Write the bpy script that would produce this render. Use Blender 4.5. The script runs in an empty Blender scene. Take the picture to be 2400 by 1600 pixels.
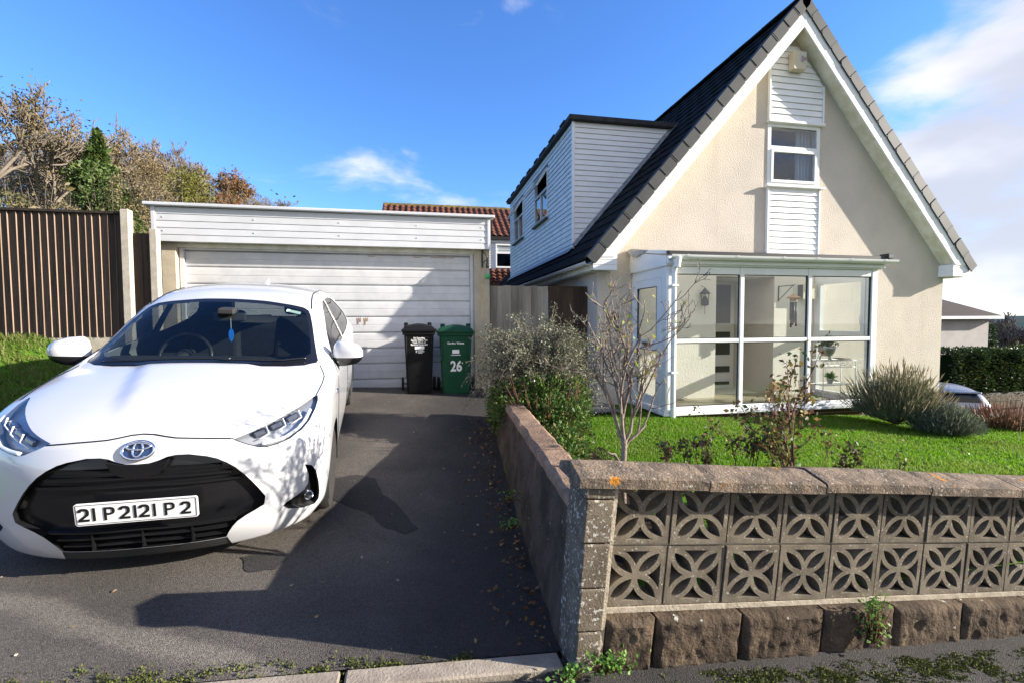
import bpy, bmesh, math, random
import numpy as np
from mathutils import Vector, Matrix, Euler, noise as mnoise
from mathutils.geometry import tessellate_polygon
rad = math.radians
scene = bpy.context.scene
C = scene.collection

# ---------------------------------------------------------------- camera
cam_d = bpy.data.cameras.new('camera'); cam = bpy.data.objects.new('camera', cam_d); C.objects.link(cam)
scene.camera = cam
cam_d.sensor_width = 36.0; cam_d.lens = 36.0*1082.6/2400; cam_d.clip_start = 0.05; cam_d.clip_end = 6000
EYE = Vector((0, 0, 1.09))
_yaw, _pit, _rol = rad(11.0614), rad(2.532), rad(-0.2536)
_f = Vector((math.sin(_yaw)*math.cos(_pit), math.cos(_yaw)*math.cos(_pit), -math.sin(_pit)))
_r0 = Vector((math.cos(_yaw), -math.sin(_yaw), 0)); _u0 = _r0.cross(_f)
_r = _r0*math.cos(_rol) + _u0*math.sin(_rol); _u = -_r0*math.sin(_rol) + _u0*math.cos(_rol)
cam.matrix_world = Matrix.Translation(EYE) @ Matrix((( _r.x, _u.x, -_f.x), (_r.y, _u.y, -_f.y), (_r.z, _u.z, -_f.z))).to_4x4()
def at(px, py, Y):                       # the place seen at a photo pixel, on the plane y = Y (used to survey positions)
    d = _f + _r*((px-1200)/1082.6) + _u*((800-py)/1082.6)
    return EYE + d*(Y/d.y)

# ---------------------------------------------------------------- world, sun, exposure
SUN_AZ, SUN_EL = 104.5, 19.5             # clockwise from +Y, above the horizon
SUN = Vector((math.sin(rad(SUN_AZ))*math.cos(rad(SUN_EL)), math.cos(rad(SUN_AZ))*math.cos(rad(SUN_EL)), math.sin(rad(SUN_EL))))
world = bpy.data.worlds.new('World'); scene.world = world; world.use_nodes = True
def build_world():
    nt = world.node_tree; nt.nodes.clear(); N = nt.nodes.new; L = nt.links.new
    out = N('ShaderNodeOutputWorld'); bg = N('ShaderNodeBackground'); bg.inputs['Strength'].default_value = 0.125
    sky = N('ShaderNodeTexSky'); sky.sky_type = 'NISHITA'; sky.sun_disc = False
    sky.sun_elevation = rad(SUN_EL); sky.sun_rotation = rad(SUN_AZ)
    sky.air_density = 1.0; sky.dust_density = 0.12; sky.ozone_density = 6.0; sky.altitude = 60
    hs = N('ShaderNodeHueSaturation'); hs.inputs['Saturation'].default_value = 1.08; hs.inputs['Value'].default_value = 1.0; hs.inputs['Hue'].default_value = 0.508
    L(sky.outputs[0], hs.inputs['Color'])
    tc = N('ShaderNodeTexCoord'); D = tc.outputs['Generated']
    def math_(op, a, b=None, c=None, clamp=False):
        n = N('ShaderNodeMath'); n.operation = op; n.use_clamp = clamp
        for i, v in enumerate((a, b, c)):
            if v is None: continue
            if isinstance(v, (int, float)): n.inputs[i].default_value = v
            else: L(v, n.inputs[i])
        return n.outputs[0]
    def rng(v, a, b, c, d, smooth=True):
        n = N('ShaderNodeMapRange'); n.interpolation_type = 'SMOOTHSTEP' if smooth else 'LINEAR'
        L(v, n.inputs[0])
        for i, x in enumerate((a, b, c, d)): n.inputs[i+1].default_value = x
        return n.outputs[0]
    def lobe(az, el, a, b, w):           # where the clouds gather
        n = N('ShaderNodeVectorMath'); n.operation = 'DOT_PRODUCT'; L(D, n.inputs[0])
        n.inputs[1].default_value = (math.sin(rad(az))*math.cos(rad(el)), math.cos(rad(az))*math.cos(rad(el)), math.sin(rad(el)))
        return rng(n.outputs['Value'], math.cos(rad(a)), math.cos(rad(b)), 0, w)
    sep = N('ShaderNodeSeparateXYZ'); L(D, sep.inputs[0])
    # cloud sheet coordinates: direction stretched sideways
    mp = N('ShaderNodeMapping'); mp.vector_type = 'POINT'; mp.inputs['Scale'].default_value = (1, 1, 2.2); mp.inputs['Location'].default_value = (3.1, 0.7, 1.3); L(D, mp.inputs[0])
    n1 = N('ShaderNodeTexNoise'); n1.inputs['Scale'].default_value = 3.4; n1.inputs['Detail'].default_value = 9; n1.inputs['Roughness'].default_value = 0.56; n1.inputs['Distortion'].default_value = 0.35
    L(mp.outputs[0], n1.inputs['Vector'])
    n2 = N('ShaderNodeTexNoise'); n2.inputs['Scale'].default_value = 2.1; n2.inputs['Detail'].default_value = 5; n2.inputs['Roughness'].default_value = 0.5; L(mp.outputs[0], n2.inputs['Vector'])
    bias = math_('ADD', lobe(80, 3, 43, 20, 0.40), lobe(3, 22, 13, 3, 0.055))
    bias = math_('ADD', bias, lobe(-30, 12, 18, 4, 0.05))
    bias = math_('ADD', bias, lobe(165, 4, 72, 34, 0.42))     # unseen cloud behind the camera, added as neutral fill for the facade
    bias = math_('MINIMUM', bias, 0.44)
    den = rng(math_('ADD', n1.outputs[0], bias), 0.60, 0.86, 0, 1)
    thick = rng(n2.outputs[0], 0.42, 0.66, 0, 1)
    cc = N('ShaderNodeMixRGB'); cc.inputs[1].default_value = (3.7, 3.6, 3.55, 1); cc.inputs[2].default_value = (2.1, 2.15, 2.4, 1); L(thick, cc.inputs[0])
    mx = N('ShaderNodeMixRGB'); L(math_('MULTIPLY', den, 0.93), mx.inputs[0]); L(hs.outputs[0], mx.inputs[1]); L(cc.outputs[0], mx.inputs[2])
    L(mx.outputs[0], bg.inputs[0]); L(bg.outputs[0], out.inputs[0])
build_world()
sun_d = bpy.data.lights.new('sun', 'SUN'); sun_o = bpy.data.objects.new('sun', sun_d); C.objects.link(sun_o)
sun_d.energy = 5.0; sun_d.angle = rad(0.5); sun_d.color = (1.0, 0.93, 0.82)
sun_o.rotation_euler = SUN.to_track_quat('Z', 'Y').to_euler(); sun_o.location = (30, -8, 15)
vs = scene.view_settings; vs.view_transform = 'Standard'; vs.look = 'None'; vs.gamma = 1.0; vs.use_curve_mapping = False
vs.exposure = 1.45
scene.render.engine = 'CYCLES'
scene.cycles.use_denoising = True
scene.cycles.max_bounces = 8; scene.cycles.transparent_max_bounces = 24; scene.cycles.glossy_bounces = 4; scene.cycles.transmission_bounces = 6
scene.cycles.sample_clamp_indirect = 6.0; scene.cycles.caustics_reflective = False; scene.cycles.caustics_refractive = False

# ---------------------------------------------------------------- helpers
class MB:
    def __init__(s): s.v = []; s.f = []
    def add(s, vs_, fs):
        n = len(s.v); s.v += [tuple(p) for p in vs_]; s.f += [tuple(i+n for i in q) for q in fs]; return s
    def box(s, x0, x1, y0, y1, z0, z1):
        return s.add([(x0,y0,z0),(x1,y0,z0),(x1,y1,z0),(x0,y1,z0),(x0,y0,z1),(x1,y0,z1),(x1,y1,z1),(x0,y1,z1)],
                     [(0,3,2,1),(4,5,6,7),(0,1,5,4),(1,2,6,5),(2,3,7,6),(3,0,4,7)])
    def prism(s, poly, axis, a, b, holes=()):   # polygon (2d) swept along an axis from a to b; holes cut through
        loops = [list(poly)] + [list(h) for h in holes]
        def area(p): return sum(p[i-1][0]*p[i][1]-p[i][0]*p[i-1][1] for i in range(len(p)))
        loops = [l if (area(l) > 0) == (k == 0) else l[::-1] for k, l in enumerate(loops)]
        def P(p, t):
            return {'x': (t, p[0], p[1]), 'y': (p[0], t, p[1]), 'z': (p[0], p[1], t)}[axis]
        flat = [p for l in loops for p in l]; n = len(flat)
        tris = tessellate_polygon([[Vector((p[0], p[1], 0)) for p in l] for l in loops]) if (holes or len(poly) > 4) else None
        vs_ = [P(p, a) for p in flat] + [P(p, b) for p in flat]; fs = []
        flip = (axis == 'y') != (b < a)
        def put(q): fs.append(tuple(q[::-1]) if flip else tuple(q))
        if tris is None:
            m = len(poly); put(list(range(m))[::-1]); put([i+n for i in range(m)])
        else:
            for t in tris:
                i, j, k = t
                ar = (flat[j][0]-flat[i][0])*(flat[k][1]-flat[i][1])-(flat[k][0]-flat[i][0])*(flat[j][1]-flat[i][1])
                if ar < 0: j, k = k, j
                put((i, k, j)); put((i+n, j+n, k+n))
        o = 0
        for l in loops:
            m = len(l)
            for i in range(m):
                j = (i+1) % m; put((o+i, o+j, o+j+n, o+i+n))
            o += m
        return s.add(vs_, fs)
    def tube(s, pts, r, n=8, cap=True, closed=False):
        pts = [Vector(p) for p in pts]; m = len(pts)
        rs = r if hasattr(r, '__len__') else [r]*m
        up = None; base = len(s.v)
        for i, p in enumerate(pts):
            if closed: t = pts[(i+1) % m] - pts[i-1]
            else: t = pts[min(i+1, m-1)] - pts[max(i-1, 0)]
            if t.length < 1e-9: t = Vector((0,0,1))
            t.normalize()
            if up is None:
                up = t.cross(Vector((0,0,1)) if abs(t.z) < .9 else Vector((1,0,0))).normalized()
            else:
                up = (up - t*up.dot(t)); up = up.normalized() if up.length > 1e-6 else t.orthogonal().normalized()
            w = t.cross(up)
            for k in range(n):
                a = 2*math.pi*k/n; s.v.append(tuple(p + (up*math.cos(a)+w*math.sin(a))*rs[i]))
        for i in range(m if closed else m-1):
            j = (i+1) % m
            for k in range(n):
                l = (k+1) % n
                s.f.append((base+i*n+k, base+i*n+l, base+j*n+l, base+j*n+k))
        if cap and not closed:
            s.f.append(tuple(base+k for k in range(n))[::-1]); s.f.append(tuple(base+(m-1)*n+k for k in range(n)))
        return s
    def lathe(s, prof, n=24, axis='z', at_=(0,0,0)):   # prof: (radius, height)
        base = len(s.v); m = len(prof)
        for r, h in prof:
            for k in range(n):
                a = 2*math.pi*k/n; c, d = r*math.cos(a), r*math.sin(a)
                p = {'z': (c, d, h), 'x': (h, c, d), 'y': (d, h, c)}[axis]
                s.v.append((p[0]+at_[0], p[1]+at_[1], p[2]+at_[2]))
        for i in range(m-1):
            for k in range(n):
                l = (k+1) % n; s.f.append((base+i*n+k, base+i*n+l, base+(i+1)*n+l, base+(i+1)*n+k))
        s.f.append(tuple(base+k for k in range(n))[::-1]); s.f.append(tuple(base+(m-1)*n+k for k in range(n)))
        return s
    def grid(s, nx, ny, fn):             # fn(u, v) -> point, u, v in 0..1
        base = len(s.v)
        for j in range(ny+1):
            for i in range(nx+1): s.v.append(tuple(fn(i/nx, j/ny)))
        for j in range(ny):
            for i in range(nx):
                a = base+j*(nx+1)+i; s.f.append((a, a+1, a+nx+2, a+nx+1))
        return s
    def mesh(s, name, mat=None, smooth=False, bevel=0.0, seg=1, angle=30):
        me = bpy.data.meshes.new(name); me.from_pydata(s.v, [], s.f)
        if bevel:
            bm = bmesh.new(); bm.from_mesh(me); bmesh.ops.remove_doubles(bm, verts=bm.verts, dist=1e-5)
            es = [e for e in bm.edges if len(e.link_faces) == 2 and e.calc_face_angle(0) > rad(angle)]
            bmesh.ops.bevel(bm, geom=es, offset=bevel, segments=seg, affect='EDGES', profile=.5, clamp_overlap=True)
            bm.to_mesh(me); bm.free()
        if smooth: me.polygons.foreach_set('use_smooth', [True]*len(me.polygons))
        if smooth == 'auto':
            me.set_sharp_from_angle(angle=rad(40))
        if mat: me.materials.append(mat)
        me.update(); return me
    def build(s, name, mat=None, parent=None, smooth=False, bevel=0.0, seg=1, angle=30):
        return put(name, s.mesh(name, mat, smooth, bevel, seg, angle), parent)
def put(name, me, parent=None, loc=None, rot=None, scale=None, mat=None):
    o = bpy.data.objects.new(name, me); C.objects.link(o)
    if parent is not None: o.parent = parent
    if loc is not None: o.location = loc
    if rot is not None: o.rotation_euler = rot
    if scale is not None: o.scale = scale
    return o
def tag(o, label=None, cat=None, group=None, kind=None):
    if label: o['label'] = label
    if cat: o['category'] = cat
    if group: o['group'] = group
    if kind: o['kind'] = kind
    return o
def thing(name, label, cat, loc=(0,0,0), rot=(0,0,0), group=None):
    o = bpy.data.objects.new(name, None); C.objects.link(o); o.location = loc; o.rotation_euler = rot
    o.empty_display_size = .1
    return tag(o, label, cat, group)
def text_mesh(body, size, mat, extrude=0.0, align='CENTER', bold=0.0, spacing=1.0):
    cu = bpy.data.curves.new('lettering', 'FONT'); cu.body = body; cu.size = size; cu.extrude = extrude; cu.align_x = align; cu.align_y = 'CENTER'
    cu.offset = bold; cu.space_character = spacing; cu.resolution_u = 3
    o = bpy.data.objects.new('lettering', cu); C.objects.link(o)
    dg = bpy.context.evaluated_depsgraph_get(); me = bpy.data.meshes.new_from_object(o.evaluated_get(dg))
    bpy.data.objects.remove(o); me.materials.clear(); me.materials.append(mat); return me

# ---------------------------------------------------------------- materials
def new_mat(name):
    m = bpy.data.materials.new(name); m.use_nodes = True; nt = m.node_tree; nt.nodes.clear()
    return m, nt, nt.nodes.new, nt.links.new
def pbr(name, c1, c2=None, scale=6.0, detail=6.0, rough=0.8, spec=0.35, metal=0.0, bump=0.0, bscale=60.0, spots=None, spots2=None,
        vary=0.0, coat=0.0, contrast=(0.35, 0.65), coords='pos', stretch=(1,1,1), rough2=None, bdetail=5.0, streak=None, trans=0.0, bdist=0.02, sub=0.0):
    """c1..c2 mottled by noise; spots = (scale, threshold, colour); vary = brightness change from piece to piece."""
    m, nt, N, L = new_mat(name)
    out = N('ShaderNodeOutputMaterial'); b = N('ShaderNodeBsdfPrincipled'); L(b.outputs[0], out.inputs[0])
    b.inputs['Roughness'].default_value = rough; b.inputs['Specular IOR Level'].default_value = spec; b.inputs['Metallic'].default_value = metal
    if coat: b.inputs['Coat Weight'].default_value = coat; b.inputs['Coat Roughness'].default_value = .04
    if coords == 'pos': vec = N('ShaderNodeNewGeometry').outputs['Position']
    else: vec = N('ShaderNodeTexCoord').outputs['Object']
    mp = N('ShaderNodeMapping'); mp.inputs['Scale'].default_value = stretch; L(vec, mp.inputs[0]); vec = mp.outputs[0]
    info = None
    if vary:
        info = N('ShaderNodeObjectInfo')
    def noise(sc, det=detail, ro=.6):
        n = N('ShaderNodeTexNoise'); n.inputs['Scale'].default_value = sc; n.inputs['Detail'].default_value = det; n.inputs['Roughness'].default_value = ro
        if info is not None:
            a = N('ShaderNodeVectorMath'); a.operation = 'ADD'; L(vec, a.inputs[0]); mm = N('ShaderNodeMath'); mm.operation = 'MULTIPLY'; L(info.outputs['Random'], mm.inputs[0]); mm.inputs[1].default_value = 37.0; L(mm.outputs[0], a.inputs[1]); L(a.outputs[0], n.inputs['Vector'])
        else: L(vec, n.inputs['Vector'])
        return n.outputs[0]
    def ramp(v, a, bb):
        r = N('ShaderNodeMapRange'); r.interpolation_type = 'SMOOTHSTEP'; L(v, r.inputs[0]); r.inputs[1].default_value = a; r.inputs[2].default_value = bb; return r.outputs[0]
    def mix(f, a, bb, mode='MIX'):
        n = N('ShaderNodeMixRGB'); n.blend_type = mode
        for i, v in enumerate((f, a, bb)):
            if isinstance(v, (int, float)): n.inputs[i].default_value = v
            elif isinstance(v, tuple): n.inputs[i].default_value = (*v[:3], 1)
            else: L(v, n.inputs[i])
        return n.outputs[0]
    col = None
    if c2 is not None:
        f = ramp(noise(scale), *contrast); col = mix(f, tuple(c1), tuple(c2))
        if rough2 is not None:
            rr = N('ShaderNodeMapRange'); L(f, rr.inputs[0]); rr.inputs[3].default_value = rough; rr.inputs[4].default_value = rough2; L(rr.outputs[0], b.inputs['Roughness'])
    for sp in (spots, spots2):
        if sp: col = mix(ramp(noise(sp[0], 4, .55), sp[1], sp[1]+(sp[3] if len(sp) > 3 else .06)), col if col is not None else tuple(c1), tuple(sp[2]))
    if streak:   # vertical stains
        mp2 = N('ShaderNodeMapping'); mp2.inputs['Scale'].default_value = (streak[0], streak[0], streak[0]*.06); L(vec, mp2.inputs[0])
        n = N('ShaderNodeTexNoise'); n.inputs['Scale'].default_value = 1; n.inputs['Detail'].default_value = 4; L(mp2.outputs[0], n.inputs['Vector'])
        col = mix(ramp(n.outputs[0], streak[1], streak[1]+.2), col if col is not None else tuple(c1), tuple(streak[2]))
    if vary:
        v = N('ShaderNodeMapRange'); L(info.outputs['Random'], v.inputs[0]); v.inputs[3].default_value = 1-vary; v.inputs[4].default_value = 1+vary
        h = N('ShaderNodeHueSaturation'); L(v.outputs[0], h.inputs['Value'])
        if col is None: h.inputs['Color'].default_value = (*c1, 1)
        else: L(col, h.inputs['Color'])
        col = h.outputs[0]
    if col is None: b.inputs['Base Color'].default_value = (*c1, 1)
    else: L(col, b.inputs['Base Color'])
    if bump:
        bn = N('ShaderNodeBump'); bn.inputs['Strength'].default_value = bump; bn.inputs['Distance'].default_value = bdist; L(noise(bscale, bdetail), bn.inputs['Height']); L(bn.outputs[0], b.inputs['Normal'])
    if sub:
        b.inputs['Subsurface Weight'].default_value = 0
    if trans:    # leaves: some light passes through
        t = N('ShaderNodeBsdfTranslucent'); ms = N('ShaderNodeMixShader'); ms.inputs[0].default_value = trans
        if col is None: t.inputs[0].default_value = (*c1, 1)
        else: L(col, t.inputs[0])
        L(b.outputs[0], ms.inputs[1]); L(t.outputs[0], ms.inputs[2]); L(ms.outputs[0], out.inputs[0])
    return m
def glass(name, tint=(1,1,1), refl=1.0, rough=0.0, dirt=None):
    """window glass as a thin pane: transparent body with a Fresnel reflection"""
    m, nt, N, L = new_mat(name)
    out = N('ShaderNodeOutputMaterial'); t = N('ShaderNodeBsdfTransparent'); t.inputs[0].default_value = (*tint, 1)
    g = N('ShaderNodeBsdfGlossy'); g.inputs['Roughness'].default_value = rough; g.inputs[0].default_value = (refl, refl, refl, 1)
    fr = N('ShaderNodeFresnel'); gm = N('ShaderNodeNewGeometry'); io = N('ShaderNodeMapRange'); L(gm.outputs['Backfacing'], io.inputs[0])
    io.inputs[3].default_value = 1.5; io.inputs[4].default_value = 1/1.5; L(io.outputs[0], fr.inputs['IOR'])   # the same from both sides of the pane
    ms = N('ShaderNodeMixShader'); L(fr.outputs[0], ms.inputs[0]); L(t.outputs[0], ms.inputs[1]); L(g.outputs[0], ms.inputs[2])
    last = ms.outputs[0]
    if dirt:
        d = N('ShaderNodeBsdfDiffuse'); d.inputs[0].default_value = (*dirt[1], 1); m2 = N('ShaderNodeMixShader'); m2.inputs[0].default_value = dirt[0]
        L(last, m2.inputs[1]); L(d.outputs[0], m2.inputs[2]); last = m2.outputs[0]
    L(last, out.inputs[0]); return m
M = {}
M['render'] = pbr('cream_render', (.61,.54,.462), (.535,.475,.408), scale=1.4, rough=.95, spec=.1, bump=.7, bscale=50, bdetail=3, streak=(3.0,.57,(.52,.455,.375)), bdist=.014, spots=(.9,.60,(.60,.53,.45),.2), contrast=(.3,.7))
M['render_garage'] = pbr('pebbledash_cream', (.56,.48,.36), (.49,.42,.31), scale=9, rough=.95, spec=.1, bump=.9, bscale=80, bdetail=3)
M['upvc'] = pbr('white_upvc', (.80,.80,.79), (.74,.745,.73), scale=3, rough=.32, spec=.45)
M['upvc_old'] = pbr('weathered_white_board', (.72,.71,.68), (.60,.60,.56), scale=4, rough=.5, spec=.35, spots=(13,.60,(.33,.34,.24),.14), streak=(9,.6,(.50,.51,.44)), vary=.03)
M['garage_board'] = pbr('garage_white_board', (.60,.605,.62), (.55,.555,.57), scale=3, rough=.42, spec=.35, vary=.03)
M['upvc_board'] = pbr('white_board', (.80,.80,.80), (.74,.745,.75), scale=3, rough=.38, spec=.4, vary=.02)
M['soffit'] = pbr('stained_white_soffit', (.74,.72,.64), (.60,.57,.44), scale=5, rough=.7, spec=.2, spots=(11,.62,(.40,.36,.22),.2))
M['tile'] = pbr('black_roof_tile', (.009,.009,.010), (.014,.014,.014), scale=6, rough=.9, spec=.1, bump=.3, bscale=90, vary=.15)
M['verge'] = pbr('grey_verge_cap', (.048,.050,.052), (.036,.038,.040), scale=5, rough=.6, spec=.3, vary=.12)
M['felt'] = pbr('black_felt', (.018,.018,.02), (.035,.035,.036), scale=8, rough=.7, bump=.3, bscale=50)
M['lead'] = pbr('lead_flashing', (.17,.18,.20), (.32,.33,.35), scale=14, rough=.55, spec=.4, bump=.3, bscale=20)
M['blackplastic'] = pbr('black_plastic', (.018,.018,.019), rough=.42, spec=.4)
M['door_garage'] = pbr('white_garage_door', (.62,.615,.615), (.55,.545,.55), scale=5, rough=.5, spec=.4, spots=(26,.70,(.45,.40,.33),.12), streak=(14,.66,(.44,.435,.43)))
M['rust'] = pbr('rust', (.33,.15,.04), (.42,.24,.09), scale=40, rough=.9)
M['concrete'] = pbr('pale_concrete', (.50,.44,.36), (.40,.355,.29), scale=12, rough=.95, spec=.1, bump=.4, bscale=90)
M['fence_dark'] = pbr('dark_stained_board', (.034,.026,.022), (.055,.041,.034), scale=10, rough=.85, spec=.2, stretch=(1,1,.14), bump=.4, bscale=30, vary=.22, spots=(6,.68,(.016,.014,.012),.05))
M['fence_lit_edge'] = pbr('sunlit_board_edge', (.30,.215,.165), (.22,.16,.125), scale=10, rough=.9, spec=.1, stretch=(1,1,.2), vary=.15)  # sunlight painted into the edges; the boards are dark-stained all over
M['fence_grey'] = pbr('weathered_grey_board', (.30,.265,.225), (.20,.175,.145), scale=9, rough=.9, spec=.1, stretch=(1,1,.12), bump=.4, bscale=30, vary=.28)
M['fence_brown'] = pbr('brown_gate_board', (.075,.045,.030), (.045,.028,.02), scale=9, rough=.85, stretch=(1,1,.15), bump=.3, bscale=30, vary=.2)
M['frame_dark'] = pbr('dark_frame', (.02,.02,.021), rough=.4)
M['chrome'] = pbr('chrome', (.72,.73,.75), rough=.12, metal=1)
M['steel'] = pbr('steel', (.42,.43,.44), rough=.35, metal=1)
M['interior_white'] = pbr('interior_white', (.72,.70,.66), rough=.7, spec=.2)
M['glass'] = glass('window_glass', (.93,.95,.95))
M['glass_dark'] = glass('dark_window_glass', (.10,.115,.12), refl=.9)
# ---------------------------------------------------------------- fast meshes for foliage
rng_np = np.random.default_rng(7)
def soup(name, V, F, mat, parent=None, smooth=False):
    V = np.asarray(V, np.float32); F = np.asarray(F, np.int32); k = F.shape[1]
    me = bpy.data.meshes.new(name); me.vertices.add(len(V)); me.vertices.foreach_set('co', V.ravel())
    me.loops.add(F.size); me.loops.foreach_set('vertex_index', F.ravel())
    me.polygons.add(len(F)); me.polygons.foreach_set('loop_start', np.arange(0, F.size, k, dtype=np.int32))
    me.update(calc_edges=True)
    if smooth: me.polygons.foreach_set('use_smooth', [True]*len(F))
    for m in (mat if isinstance(mat, (list, tuple)) else [mat]): me.materials.append(m)
    return put(name, me, parent)
def unit(a): return a/np.maximum(np.linalg.norm(a, axis=-1, keepdims=True), 1e-9)
def leaves_mesh(P, D, size, aspect=.55, fold=.25, rng=rng_np):
    """one folded rhombus per point P, pointing along D"""
    n = len(P); D = unit(D); size = np.broadcast_to(np.asarray(size, float), (n,))[:, None]
    R = unit(np.cross(D, rng.normal(size=(n, 3)))); Nn = np.cross(R, D)
    a = P; b = P + D*size*.5 + R*size*aspect*.5 + Nn*size*fold*.3; c_ = P + D*size; d = P + D*size*.5 - R*size*aspect*.5 + Nn*size*fold*.3
    V = np.stack([a, b, c_, d], 1).reshape(-1, 3); i = np.arange(n)[:, None]*4
    F = np.concatenate([i + [0, 1, 2], i + [0, 2, 3]], 1).reshape(-1, 3)
    return V, F
def leafmat(name, cols, rough=.55, trans=.25, spec=.3):
    m, nt, N, L = new_mat(name)
    out = N('ShaderNodeOutputMaterial'); b = N('ShaderNodeBsdfPrincipled'); b.inputs['Roughness'].default_value = rough; b.inputs['Specular IOR Level'].default_value = spec
    g = N('ShaderNodeNewGeometry'); r = N('ShaderNodeValToRGB'); L(g.outputs['Random Per Island'], r.inputs[0])
    el = r.color_ramp.elements
    while len(el) < len(cols): el.new(.5)
    for i, c_ in enumerate(cols): el[i].position = i/(max(1, len(cols)-1)); el[i].color = (*c_, 1)
    L(r.outputs[0], b.inputs['Base Color'])
    t = N('ShaderNodeBsdfTranslucent'); L(r.outputs[0], t.inputs[0]); ms = N('ShaderNodeMixShader'); ms.inputs[0].default_value = trans
    L(b.outputs[0], ms.inputs[1]); L(t.outputs[0], ms.inputs[2]); L(ms.outputs[0], out.inputs[0]); return m
def drift(m, scale, col, lo=.45, hi=.7, amt=.55):
    """slow colour change over the ground"""
    nt = m.node_tree; N = nt.nodes.new; L = nt.links.new
    r = [n for n in nt.nodes if n.type == 'VALTORGB'][0]; g = [n for n in nt.nodes if n.type == 'NEW_GEOMETRY'][0]
    n = N('ShaderNodeTexNoise'); n.inputs['Scale'].default_value = scale; n.inputs['Detail'].default_value = 5; L(g.outputs['Position'], n.inputs['Vector'])
    mr = N('ShaderNodeMapRange'); L(n.outputs[0], mr.inputs[0]); mr.inputs[1].default_value = lo; mr.inputs[2].default_value = hi; mr.inputs[4].default_value = amt
    mx = N('ShaderNodeMixRGB'); mx.inputs[2].default_value = (*col, 1); L(mr.outputs[0], mx.inputs[0]); L(r.outputs[0], mx.inputs[1])
    for l in list(nt.links):
        if l.from_node == r and l.to_node != mx: to = l.to_socket; nt.links.remove(l); L(mx.outputs[0], to)
    return m
M['grass'] = leafmat('lawn_grass', [(.075,.19,.010),(.105,.235,.012),(.14,.28,.016),(.20,.30,.03)], rough=.55, trans=.5)
drift(M['grass'], 1.7, (.19,.23,.05))
M['rough_grass'] = drift(leafmat('bank_grass', [(.06,.12,.015),(.09,.16,.02),(.14,.19,.03),(.20,.19,.06)], rough=.6, trans=.4), 2.5, (.17,.15,.05))
M['turf'] = pbr('turf_soil', (.085,.18,.016), (.06,.13,.014), scale=14, rough=.95, spec=.05, bump=.4, bscale=60)
M['soil'] = pbr('garden_soil', (.040,.030,.022), (.026,.02,.015), scale=9, rough=.98, spec=.05, bump=.8, bscale=40)

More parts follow.
